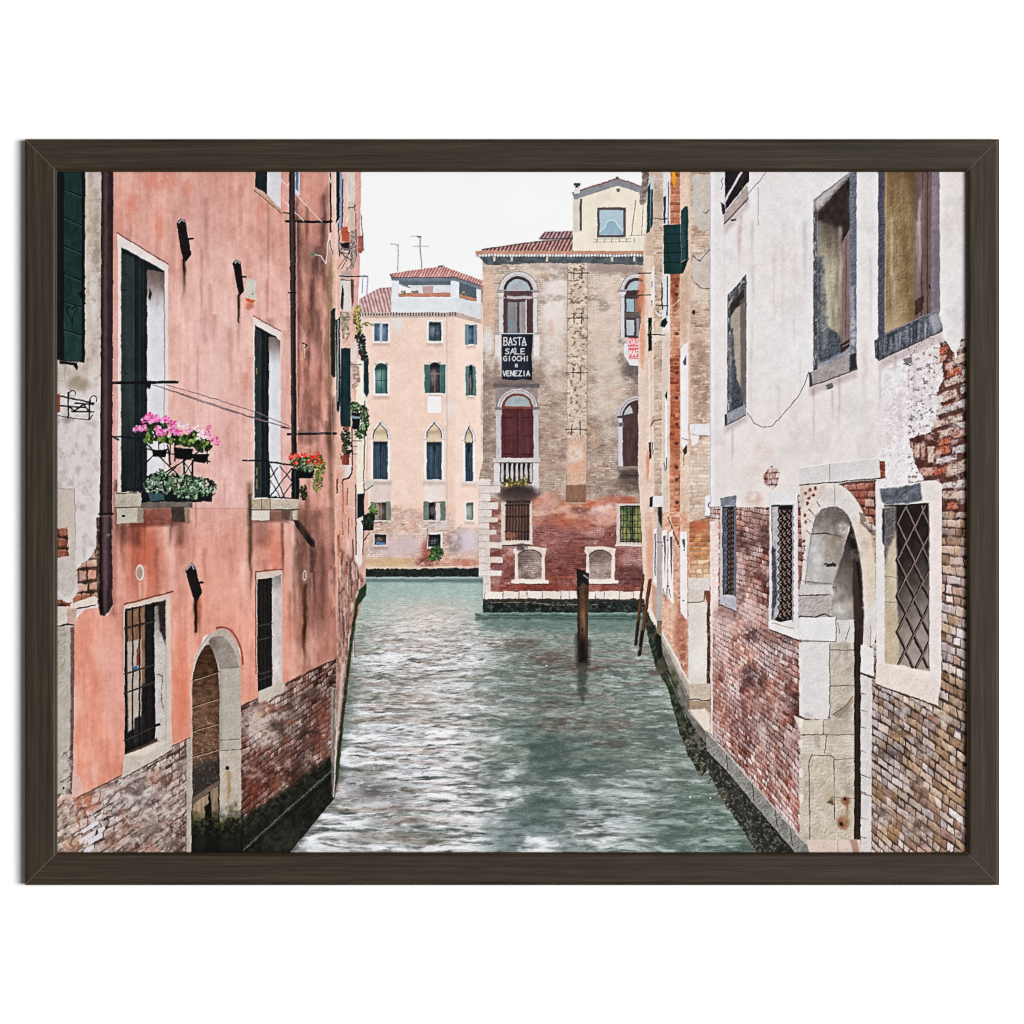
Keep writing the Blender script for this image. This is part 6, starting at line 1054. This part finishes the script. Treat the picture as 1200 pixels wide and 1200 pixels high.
poly("166,577 250,572 248,588 176,588 166,590", (22, 28, 32), o, rough=1); poly("174,578 192,577 192,586 176,587", (62, 92, 104), o, rough=.8); leaves([(186, 567, 18, 13), (212, 567, 24, 12), (236, 571, 17, 11), (188, 558, 6, 8), (224, 577, 20, 8)], [(96, 134, 104), (136, 172, 140), (66, 100, 76), (176, 204, 172), (112, 150, 104), (40, 62, 50), (24, 38, 34)], 900, 2.0, o, 41, .5, .4); line("244,582 250,580 252,578", .9, IR, o)
o = motif('flower_boxes', PK_, 'black boxes of pink and white geraniums on the left balcony rail')
for q in ("178,528 196,526 194,536 180,535", "203,524 226,526 224,539 205,537", "224,532 246,532 240,543 227,541"): poly(q, (14, 16, 20), o, rough=.6)
leaves([(180, 514, 13, 5), (206, 515, 16, 5), (222, 517, 12, 7), (238, 522, 10, 7), (186, 502, 14, 8), (230, 510, 8, 6)], [(76, 108, 44), (104, 138, 56), (50, 80, 40), (132, 156, 70), (40, 64, 36)], 330, 2.6, o, 42, .7, .35)
blooms([(167, 501.6), (161, 503), (174, 487), (170, 492), (180, 489), (184, 491), (194, 490.6), (198, 493), (185, 503), (187, 507), (197, 504), (191, 507.4), (205, 506), (209, 507), (203, 498), (178, 493)], [(244, 96, 170), (252, 130, 192), (230, 66, 148), (253, 160, 206)], 4.4, 17, o, 43)
blooms([(211, 497), (216, 499), (220, 500.6), (231, 502), (236, 505), (239, 510), (234, 512)], [(250, 226, 232), (246, 208, 218), (236, 196, 206)], 4.2, 13, o, 44); blooms([(244, 501), (244, 509), (252, 514), (254, 519), (249, 516), (221, 506)], [(246, 110, 180), (252, 150, 202), (232, 80, 158)], 3.6, 12, o, 45)
o = motif('balcony', PK_, 'stone balcony with a crossed iron rail and red flowers')
poly("330,594 349,594 348,612 330,608", flat((140, 124, 112), 14, 3), o); poly("298,598 340,598 338,612 298,612", flat((96, 62, 52), 14, 4), o, soft=4, a=.6)
poly("294,585 316,585 316,596.4 295,597", stone((176, 160, 136), 22, 4, 184), o, rough=.5); poly("316,585 351,585.6 350.6,597 316,596.6", stone((190, 178, 160), 20, 4, 185), o, rough=.5); lines("307,585 307,596;317,585 317,597", .9, (100, 84, 70), o); line("295,597.4 350,597.4", 1.2, (70, 58, 52), o); poly("294.6,598 316,598 316,610 295,609.6", stone((208, 200, 190), 8, 5, 186), o); poly("343,599 349,598 349,609 343.4,610", stone((196, 186, 174), 8, 5, 187), o); poly("291,580 295,578 295,606 292,604", (84, 74, 58), o, soft=2, a=.8)
lines("285,540 312,540.6;312,540.6 344,545.4", 2, IR, o); lines("315.6,543 315.6,584;315.6,582.6 345,584", 1.4, IR, o); lines("316,544 334,584;342,549 316,582;316,562 328,582;328,546 342,564;342,566 330,584;316,560 326,548", 1.3, IR, o); poly("341.6,548 351,550 351,585 341.6,584.6", (20, 24, 28), o); line("346,552 346,583", 1, (60, 70, 72), o)
o = motif('flower_box', PK_, 'dark box of bright red flowers with a trailing green vine on the right balcony')
poly("350,550 368,549 367,560 351,561", (16, 18, 22), o); leaves([(374, 550, 6, 16), (372, 565, 6, 12), (376, 546, 5, 12)], [(140, 160, 70), (170, 184, 96), (110, 136, 58)], 210, 1.7, o, 46, .4); leaves([(357, 544, 13, 8), (346, 541, 6, 4), (364, 540, 8, 6)], [(62, 92, 56), (88, 122, 76), (44, 66, 44), (130, 160, 120)], 170, 2.2, o, 47); leaves([(356, 577, 3.6, 9)], [(50, 58, 40), (72, 80, 50)], 60, 1.7, o, 48)
blooms([(343, 533), (346, 534), (341, 537), (348, 535), (347.6, 543.6), (356, 534), (361, 541.6), (363, 533), (371.6, 533), (370, 543), (374, 541), (367, 537)], [(248, 60, 38), (253, 84, 56), (226, 40, 28), (253, 116, 88)], 3.4, 12, o, 49); blooms([(363, 532)], [(244, 140, 140)], 2.4, 8, o, 50)
# rods, lines, brackets, lights
o = motif('iron_bar', PK_, 'black iron bar across the left French window'); poly("131,447 209.6,446 209.6,449.4 131,450.4", (22, 24, 28), o); poly("171,446 177,446 176,456 172,454", (30, 26, 28), o, rough=.6)
o = motif('iron_bar', PK_, 'black iron bar high on the right hand drainpipe'); line("335,259.4 388.6,260", 3, (30, 22, 26), o); line("332,249 340,250.4", 1.6, (40, 30, 32), o)
o = motif('iron_bar', PK_, 'black iron bar above the red flowers'); line("337.6,508.6 393.6,508", 2.8, (32, 26, 30), o); line("330,500.6 338,502", 1.6, (90, 60, 60), o); line("343,504 346,499 350,502 346,506", 1.1, (226, 214, 216), o)
o = motif('washing_line', PK_, 'grey washing lines strung below the left iron bar'); lines("179,451 230,467 290,487 350,505 380,508;183,452 240,472 300,491 345,503;195,451 240,464 300,483 346,502", .9, (126, 100, 112), o)
o = motif('washing_line', PK_, 'left one of two white washing lines up to the upper iron bar'); line("299,200 324,226 356,259", .9, (224, 206, 206), o)
o = motif('washing_line', PK_, 'right one of two white washing lines up to the upper iron bar'); line("318,200 345,226 377,260", .9, (224, 206, 206), o)
o = motif('washing_line', PK_, 'white cord with a green peg at the corner of the pink house'); lines("366,297.6 376,300 382,309;382,309 386,270", 1, (224, 216, 220), o); line("364.6,297.4 368,298.4", 1.8, (50, 150, 96), o)
def brk(pts, x, y0, y1, lab, lid):
    o = motif('wall_bracket', PK_, lab); poly(pts, flat((38, 28, 32), 8, 2), o); q = P(pts) if isinstance(pts, str) else pts
    line(lid, 1.6, (150, 150, 164), o); return o
smear(215.6, 303, 350, 2, (56, 44, 30), .95, 21); smear(215, 320, 370, 3, (150, 120, 100), .5, 24); smear(279.6, 345, 384, 1.8, (66, 58, 30), .95, 22); smear(279.6, 370, 420, 2.6, (150, 130, 116), .4, 25); smear(229.6, 702, 752, 2.6, (62, 40, 28), .98, 23); smear(213, 270, 330, 4, (200, 110, 92), .4, 26); smear(233, 680, 745, 4, (190, 96, 70), .5, 27)
line("215.4,300 215.4,318", 1.8, (42, 34, 26), PK_, soft=1); line("279.4,345 279.4,378", 1.6, (70, 60, 30), PK_, soft=1); line("229.4,703 229.6,740", 3, (56, 40, 28), PK_, soft=1.5, a=.9)
o = brk("207,262 211.4,256 217,257.4 224.4,298 218.6,306 215,306.4 210,282", 0, 0, 0, 'dark slanting wall bracket beside the left French window', "210,261 213.6,256.6 216,260"); line("221,280 226,279.6", 2.4, (30, 24, 28), o)
o = brk("272.6,308 277.6,303.6 282,307 286,341 280.4,347.4 276.6,330", 0, 0, 0, 'dark slanting wall bracket touching the grey alarm box', "276,308 278.6,304.6 280.6,308"); line("283,324 288.4,324.6", 2.2, (30, 24, 28), o)
o = brk("217,668.6 224.6,659 229,665 237,694 232,704 228,709 226,700", 0, 0, 0, 'dark slanting wall bracket above the arched water gate', "218.6,668 224.6,661 227,667"); line("233,683 238,682.6", 2.4, (30, 24, 28), o)
o = motif('alarm_box', PK_, 'grey alarm box with an orange base on the pink wall'); poly("287,350 288,329 292,326 297,326.6 300,331 300,352 293,350", flat((202, 198, 184), 5, 4), o); poly("287,349 294,350.4 299.6,351.4 297,355.6 289,353", (232, 104, 48), o); line("296,344 297,345", 1, (90, 80, 70), o); stain(292, 359, 6, 5, (190, 80, 60), .6, 4)
o = motif('vent', PK_, 'round pale vent below the left balcony'); poly(ell(164, 671, 5, 9.6, 20), flat((214, 204, 194), 6, 3), o); poly(ell(163.4, 671.4, 3.6, 7.4, 16), flat((176, 150, 134), 10, 1, 1), o)
o = motif('vent', PK_, 'small round vent above a brown stain on the right'); poly(ell(357, 674, 2.6, 6.4, 16), (214, 206, 194), o); poly(ell(357.4, 674.4, 1.4, 4.4, 12), (150, 140, 126), o)
smear(164, 681, 720, 2, (226, 196, 186), .6, 30); line("355,402 359,405 357,408", 1.6, (40, 30, 32), PK_); lines("357,404 357,420", .7, (224, 200, 196), PK_)
o = motif('window', PK_, 'upper window of the pink house cut off by the top edge'); poly("299,196 313,196 313,228 299,219", flat((40, 48, 54), 7, 2), o); poly("312.6,196 329,196 329,246 313,228", flat((212, 210, 216), 5, 3), o); poly("298,219 330,246 330,250 298,222.6", flat((190, 160, 138), 10, 3), o); line("298,223 330,250.4", 1, (120, 80, 70), o)
poly("345.6,196 351,196 351,230 345.6,226", (206, 206, 216), PK_); poly("346.4,196 349.4,196 349.4,224 346.4,221", (90, 120, 160), PK_)
# barred window and arched water gate
o = motif('window', PK_, 'barred ground floor window with a pale stone sill, left of the water gate')
poly("144.6,710 196,696.6 200,698 201.4,872 146,886", flat((208, 188, 176), 8, 4), o); line("146,708 203,693", 1.8, (150, 80, 66), o); poly("146,714 194,703.6 194,868 146,888", flat((36, 32, 32), 8, 3), o)
poly("149,716 170,710 170,800 150,815", flat((140, 104, 78), 16, 4, 3), o, soft=2); poly("149,752 166,748 166,850 150,858", flat((178, 162, 150), 10, 5), o, soft=2); poly("160,762 162,758 163,780 160,780", (160, 60, 50), o); poly("155,782 161,780 161,786 155,787", (60, 110, 160), o); poly("158,842 168,838 166,866 156,872", (52, 50, 54), o, soft=2)
poly("181,712 194,704 194,872 182,866", lambda X, Y: stone((196, 188, 184), 16, 6, 188, 16)(X, Y) - (ss(760, 720, Y) * 60)[..., None], o); poly("184,706 194.4,703 194.4,756 188,740", flat((66, 54, 50), 20, 3), o, rough=1.4, soft=2); line("195,704 195,870", 1.4, (196, 176, 164), o)
lines("184,790 190,792 189,820 192,834", 1, (120, 108, 104), o, rough=1)
BR = (24, 22, 24)
for x in (147.6, 155.4, 163.6, 171.4, 179.6): line([(x, 714 - (x - 147) * .22), (x, 886 - (x - 147) * .42)], 2, BR, o)
lines("146,737 181,728;146,790 181,779;146,813 181,799;146,868 184,850", 2, (70, 62, 58), o); lines("146,735.6 181,726.6;146,866.6 184,849", .8, BR, o); line("176,851 186,849", 3.4, (32, 28, 28), o)
poly("146,884 196,868 201,872 201.4,878 146,912 143,910", stone((198, 188, 176), 10, 6, 189), o, rough=.4); poly("149,884 186,868 196,870 170,886", (212, 202, 188), o, soft=3); line("144,912.6 201,879.6", 1.2, (90, 74, 68), o); line("150,882 184,866", 2, (96, 60, 50), o, rough=1)
o = motif('window', PK_, 'barred ground floor window right of the water gate, above the brick')
poly("300,672 328.6,668 331,670 331,806 302,812", flat((206, 186, 176), 8, 4), o); line("300,670 331,666.6", 1.4, (150, 80, 66), o); poly("301.4,679 319.4,677 319.4,806 302,811", flat((42, 37, 36), 7, 3), o); poly("318.6,677 329.6,673 329.6,800 319,806", lambda X, Y: mix(np.array((196, 186, 184)), np.array((150, 142, 142)), ss(700, 674, Y)) + ((fbm(X / 3, Y / 8, 3, 9) - .5) * 34)[..., None], o)
for x in (304, 308.4, 313, 317.4): line([(x, 679), (x, 808)], 1.3, BR, o)
lines("302,734 319,730;302,750 319,746;302,790 319,786;302,797 319,792", 1.5, (74, 66, 60), o); poly("303,810 328,800 333.4,801 333.4,810 305,824 303,822", stone((194, 184, 172), 10, 5, 190), o, rough=.4); stain(325, 780, 5, 14, (222, 216, 214), .8, 3)
line("299.6,670 300,790", 1.6, (160, 88, 70), o)
o = motif('arched_door', PK_, 'arched water gate with a weathered plank door and a green stained jamb')
poly("219,868 224.6,864 225,940 224,1004 218.6,1004", stone((176, 164, 152), 14, 5, 191), o, rough=.6)
poly(sm("224,830 224,800 226,778 231,762 240,748 250,740 260,737 268,740 276,749 281,764 282.4,790 282.6,830", 2, False) + P("282.6,1004 222,1004"), stone((182, 170, 160), 9, 8, 192, 14), o, rough=.3); line(sm("254,736 260,734.6 270,738 278,748 283.4,764 284.6,778", 2, False), 2.2, (160, 84, 72), o, soft=1.6)
line("225,796 228,777 235,760 244,750 254,746", 1.2, (206, 194, 184), o)
poly(sm("225.4,830 225.4,800 228,781 234,766 243,753 250,762 255,778 257,800 257.2,830", 2, False) + P("257.4,916 225.6,938"), lambda X, Y: mix(wood((120, 88, 68), 24, 6, 3, 14)(X, Y) + ((fbm(X / 2, Y / 2, 4, 18) - .5) * 40)[..., None], np.array((70, 62, 56)), ss(890, 912, Y + (X - 225) * .5 + (fbm(X / 8, Y / 8, 3, 5) - .5) * 14)) - (ss(830, 770, Y) * 34)[..., None] + (ss(.68, .74, fbm(X / 2, Y / 1.6, 2, 15)) * 30 * ss(830, 850, Y))[..., None] - (ss(250, 257, X) * 10)[..., None], o)
for y in (796, 827, 856, 886): line([(225.6, y + 1), (257, y - 9)], 1, (58, 40, 32), o); line([(225.6, y + 2.4), (257, y - 7.6)], .9, (176, 146, 116), o, a=.8)
poly(sm("257.4,783 255,776 250,762 243,753 250,745 262,746 272,756 277,770 280,783", 2, False), lambda X, Y: stone((156, 146, 138), 10, 6, 193)(X, Y) - (ss(262, 246, X) * 26)[..., None], o, soft=1); line("257.4,783 280,782", 1, (130, 120, 112), o)
poly("257.4,783 280,783 281,880 257.6,878", lambda X, Y: stone((180, 171, 162), 8, 9, 194, 12)(X, Y) - (ss(264, 257, X) * 22)[..., None], o); lines("258,868 281,866;257,880 282,878", 1.2, (120, 106, 96), o, rough=.8); poly("257,880 282,879 282.6,955 257.6,950", stone((186, 174, 162), 10, 7, 195, 16), o); poly(ell(266.6, 900, 2.4, 2.6, 10), (46, 32, 26), o, rough=.5); smear(268, 902, 955, 2.4, (166, 120, 60), .7, 31)
poly("225,938 257.4,914 257.6,1004 225,1004", flat((28, 26, 22), 8, 3), o); poly("226,942 244,930 246,980 236,1004 226,1004", wood((166, 142, 116), 26, 1.6, 26, 16), o, rough=1.6, rs=4); poly("247,926 256,920 256,966 249,970", wood((140, 120, 96), 26, 1.6, 26, 17), o, rough=1); poly("225,936 258,913 258,918 226,943", (120, 100, 84), o, rough=.6); poly("240,946 247,940 248,990 240,996", (30, 24, 20), o, soft=2)
w_, X_, Y_ = win(224, 930, 284, 1003); m_ = ss(940, 972, Y_ + (fbm(X_ / 6, Y_ / 6, 3, 197) - .5) * 26 + ss(262, 282, X_) * 6); g_ = fbm(X_ / 3, Y_ / 3, 3, 198)
put(w_, m_ * .92, mix(np.array((20, 22, 16)), np.array((74, 80, 36)), ss(.45, .7, g_) * ss(1000, 955, Y_)))
put(w_, ss(990, 1002, Y_) * .6, (16, 18, 16))
# drainpipes in front
PC = (70, 48, 52)
def pipe(pts, o, c=PC, x0=118, x1=133):
    poly(pts, lambda X, Y: np.array(c) + ((fbm(X / 1.6, Y / 20, 3, 199) - .5) * 18)[..., None] + (np.exp(-((X - (x0 * .62 + x1 * .38)) / 2.2) ** 2) * 26)[..., None] - (ss(x0 + 3.4, x0, X) * 26 + ss(x1 - 4, x1, X) * 20)[..., None], o)
o = motif('drainpipe', PK_, 'thick dark brown drainpipe at the left edge of the pink house')
poly("130,190 136,190 136,720 130,720", (176, 110, 100), PK_, soft=4, a=.35)
pipe("118.6,190 132.8,190 132.4,330 131.4,603 130.6,606 131.6,700 132.6,708 128,716 122,722.4 117,720 116.6,690 116.4,610 117,603 118,440", o); lines("116.4,602 131.6,602", 2.6, (44, 28, 32), o); line("117,605 131.4,605", .8, (120, 96, 100), o); poly("115.6,690 120,690 121,716 118,721 115.6,712", (30, 20, 22), o, soft=2); poly(ell(126.6, 627, 2.4, 2, 8), (110, 136, 130), o, a=.8); poly("121,604 127,604 126,690 121,690", (104, 84, 92), o, soft=3, a=.6)
o = motif('drainpipe', PK_, 'slimmer dark drainpipe on the right of the pink house, ending behind the red flowers')
pipe("338.4,190 345.4,190 346.6,400 348,531 341.6,533 340.6,400 339,260", o, (58, 42, 44), 339, 347); line("338,342.6 347,342.6", 1.6, (36, 26, 28), o); line("347.4,260 348.6,525", .8, (216, 160, 146), o); poly("343.6,609 350.6,610 369,634 369,642 364,641 356,630 346,616", (40, 30, 32), o); line("350,611 368,635", .9, (96, 76, 76), o); stain(367, 652, 4, 16, (96, 66, 58), .8, 4); stain(352, 640, 8, 50, (110, 80, 64), .6, 5, 20, cut=.28)
line("385.6,330 388,470 392,620", 1.4, (176, 136, 116), PK_, a=.7); line("397,640 396,770", 1, (210, 150, 130), PK_, a=.5)
# ---- photographic finish: slightly uneven edges, fine tone, crisp local contrast, no bare sheet
def blur(a, r):
    r = max(1, int(round(r * SS)))
    for ax in (0, 1):
        for _ in range(2):
            p = np.pad(a, [(r + 1, r) if i == ax else (0, 0) for i in (0, 1)], mode='edge'); c = np.cumsum(p, axis=ax, dtype=np.float64)
            n = a.shape[ax]
            a = ((c[2 * r + 1:2 * r + 1 + n] - c[:n]) if ax == 0 else (c[:, 2 * r + 1:2 * r + 1 + n] - c[:, :n])).astype(np.float32) / (2 * r + 1)
    return a
def finish():
    global ink, ids
    for _ in range(60):                                     # unnamed bits join the motif beside them
        z = ids == 0
        if not z.any(): break
        for sh_, ax in ((1, 0), (-1, 0), (1, 1), (-1, 1)):
            r = np.roll(ids, sh_, ax); k = (ids == 0) & (r != SKY); ids[k] = r[k]
    ids[ids == 0] = SKY
    X, Y = np.meshgrid(np.arange(DW, dtype=np.float32) / SS, np.arange(DH, dtype=np.float32) / SS)
    t = fbm(X / 2.4, Y / 2.4, 3, 211) - .5; q = fbm(X / 8, Y / 8, 4, 214) - .5
    b = fbm(X / .8, Y / .8, 2, 213) - .5
    sky = ids == SKY
    solid = np.where(sky, 0, np.where(ids == WT, .5, 1)).astype(np.float32)
    ink += ((t * 11 + b * 7 + q * 16) * solid)[..., None]
    dx = np.round((fbm(X / 2.6, Y / 2.6, 3, 215) - .5) * SS * .8).astype(np.int32)
    dy = np.round((fbm(X / 2.6 + 50, Y / 2.6, 3, 217) - .5) * SS * .8).astype(np.int32)
    dx += np.round((fbm(X / 9, Y / 9, 2, 219) - .5) * SS * 1.2).astype(np.int32); dy += np.round((fbm(X / 9 + 20, Y / 9, 2, 221) - .5) * SS * 1.2).astype(np.int32)
    keep = blur(((ids == BN) | (ids == PO)).astype(np.float32), 2) > .2; dx[keep] = 0; dy[keep] = 0
    J = np.clip(np.arange(DH)[:, None] + dy, 0, DH - 1); I = np.clip(np.arange(DW)[None] + dx, 0, DW - 1)
    ink = ink[J, I]; ids = ids[J, I]
    np.clip(ink, 0, 255, out=ink)
    L = ink.mean(2)
    d = (L - blur(L, .8)) * .7 + np.clip(L - blur(L, 5), -60, 60) * .22
    ink += (d * np.where(ids == SKY, .15, 1))[..., None]
    g = ink.mean(2, keepdims=True)
    ink = g + (ink - g) * .97
    x = np.clip(ink, 0, 255) / 255
    cur = lambda v: v - .042 * np.sin(v * math.pi * 2) - .022 * np.sin(v * math.pi)
    l = np.maximum(x.mean(2, keepdims=True), .004)
    ink = 255 * (.35 * cur(x) + .65 * x * cur(l) / l)
    np.clip(ink, 5, 251, out=ink)
finish()
# ---------------------------------------------------------------- the sheet: one flat inked mesh per printed motif
PAPER = .80                                  # how much light unprinted photo paper reflects
def ink_material():
    m, n, l, b = nodes('printed_ink_on_paper')
    a = n.new('ShaderNodeAttribute'); a.attribute_name = 'ink'
    tc = n.new('ShaderNodeTexCoord'); t = n.new('ShaderNodeTexNoise'); t.inputs['Scale'].default_value = 1400; t.inputs['Detail'].default_value = 2
    l.new(tc.outputs['Object'], t.inputs['Vector'])
    r = n.new('ShaderNodeMapRange'); r.inputs['To Min'].default_value = .95; r.inputs['To Max'].default_value = 1.05; l.new(t.outputs['Fac'], r.inputs['Value'])
    x = n.new('ShaderNodeVectorMath'); x.operation = 'SCALE'; l.new(a.outputs['Color'], x.inputs[0]); l.new(r.outputs['Result'], x.inputs['Scale'])
    l.new(x.outputs['Vector'], b.inputs['Base Color'])
    b.inputs['Roughness'].default_value = .75; b.inputs['Specular IOR Level'].default_value = .06
    return m
INKM = ink_material()
ST = 2                                       # drawing samples per mesh cell
gh, gw = (DH - 2) // ST, (DW - 2) // ST
pad = np.pad(ink, ((1, 1), (1, 1), (0, 0)), mode='edge')
def corner(o): return pad[o[0]:o[0] + gh * ST + 1:ST, o[1]:o[1] + gw * ST + 1:ST]
vc = (corner((0, 0)) + corner((0, 1)) + corner((1, 0)) + corner((1, 1))) / 4
vc = np.clip(vc / 255, 0, 1); vc = np.where(vc <= .04045, vc / 12.92, ((vc + .055) / 1.055) ** 2.4) * PAPER
vc = np.dstack([vc, np.ones(vc.shape[:2])]).astype(np.float32).reshape(-1, 4)
cell = ids[1:1 + gh * ST:ST, 1:1 + gw * ST:ST]
gj, gi = np.mgrid[0:gh + 1, 0:gw + 1]
vx = (PX0 + gi * ST / SS).ravel(); vy = (PY0 + gj * ST / SS).ravel()
o_ = local(at(0, 0, PRINT_DEPTH))
pos = np.stack([o_[0] + vx * MM, np.full(vx.shape, o_[1]), o_[2] - vy * MM], 1).astype(np.float32)
quad = (np.arange(gh)[:, None] * (gw + 1) + np.arange(gw)[None]).ravel()
quad = np.stack([quad + gw + 1, quad + gw + 2, quad + 1, quad], 1)
flat_ids = cell.ravel(); order = np.argsort(flat_ids, kind='stable'); sorted_ids = flat_ids[order]
OBJ = {}
for k in range(1, len(REG)):
    name, par, lab = REG[k]
    a, b = np.searchsorted(sorted_ids, [k, k + 1])
    if b - a < 4: continue
    q = quad[order[a:b]]; u, inv = np.unique(q, return_inverse=True)
    me = bpy.data.meshes.new(name); nf = len(q)
    me.vertices.add(len(u)); me.vertices.foreach_set('co', pos[u].ravel())
    me.loops.add(nf * 4); me.loops.foreach_set('vertex_index', inv.ravel().astype(np.int32))
    me.polygons.add(nf); me.polygons.foreach_set('loop_start', np.arange(nf, dtype=np.int32) * 4)
    me.update(calc_edges=True)
    ca = me.color_attributes.new('ink', 'FLOAT_COLOR', 'POINT'); ca.data.foreach_set('color', vc[u].ravel())
    me.materials.append(INKM)
    o = link(name, me, OBJ.get(par, FRAMED) if par else FRAMED)
    if lab: o['label'] = lab
    OBJ[k] = o
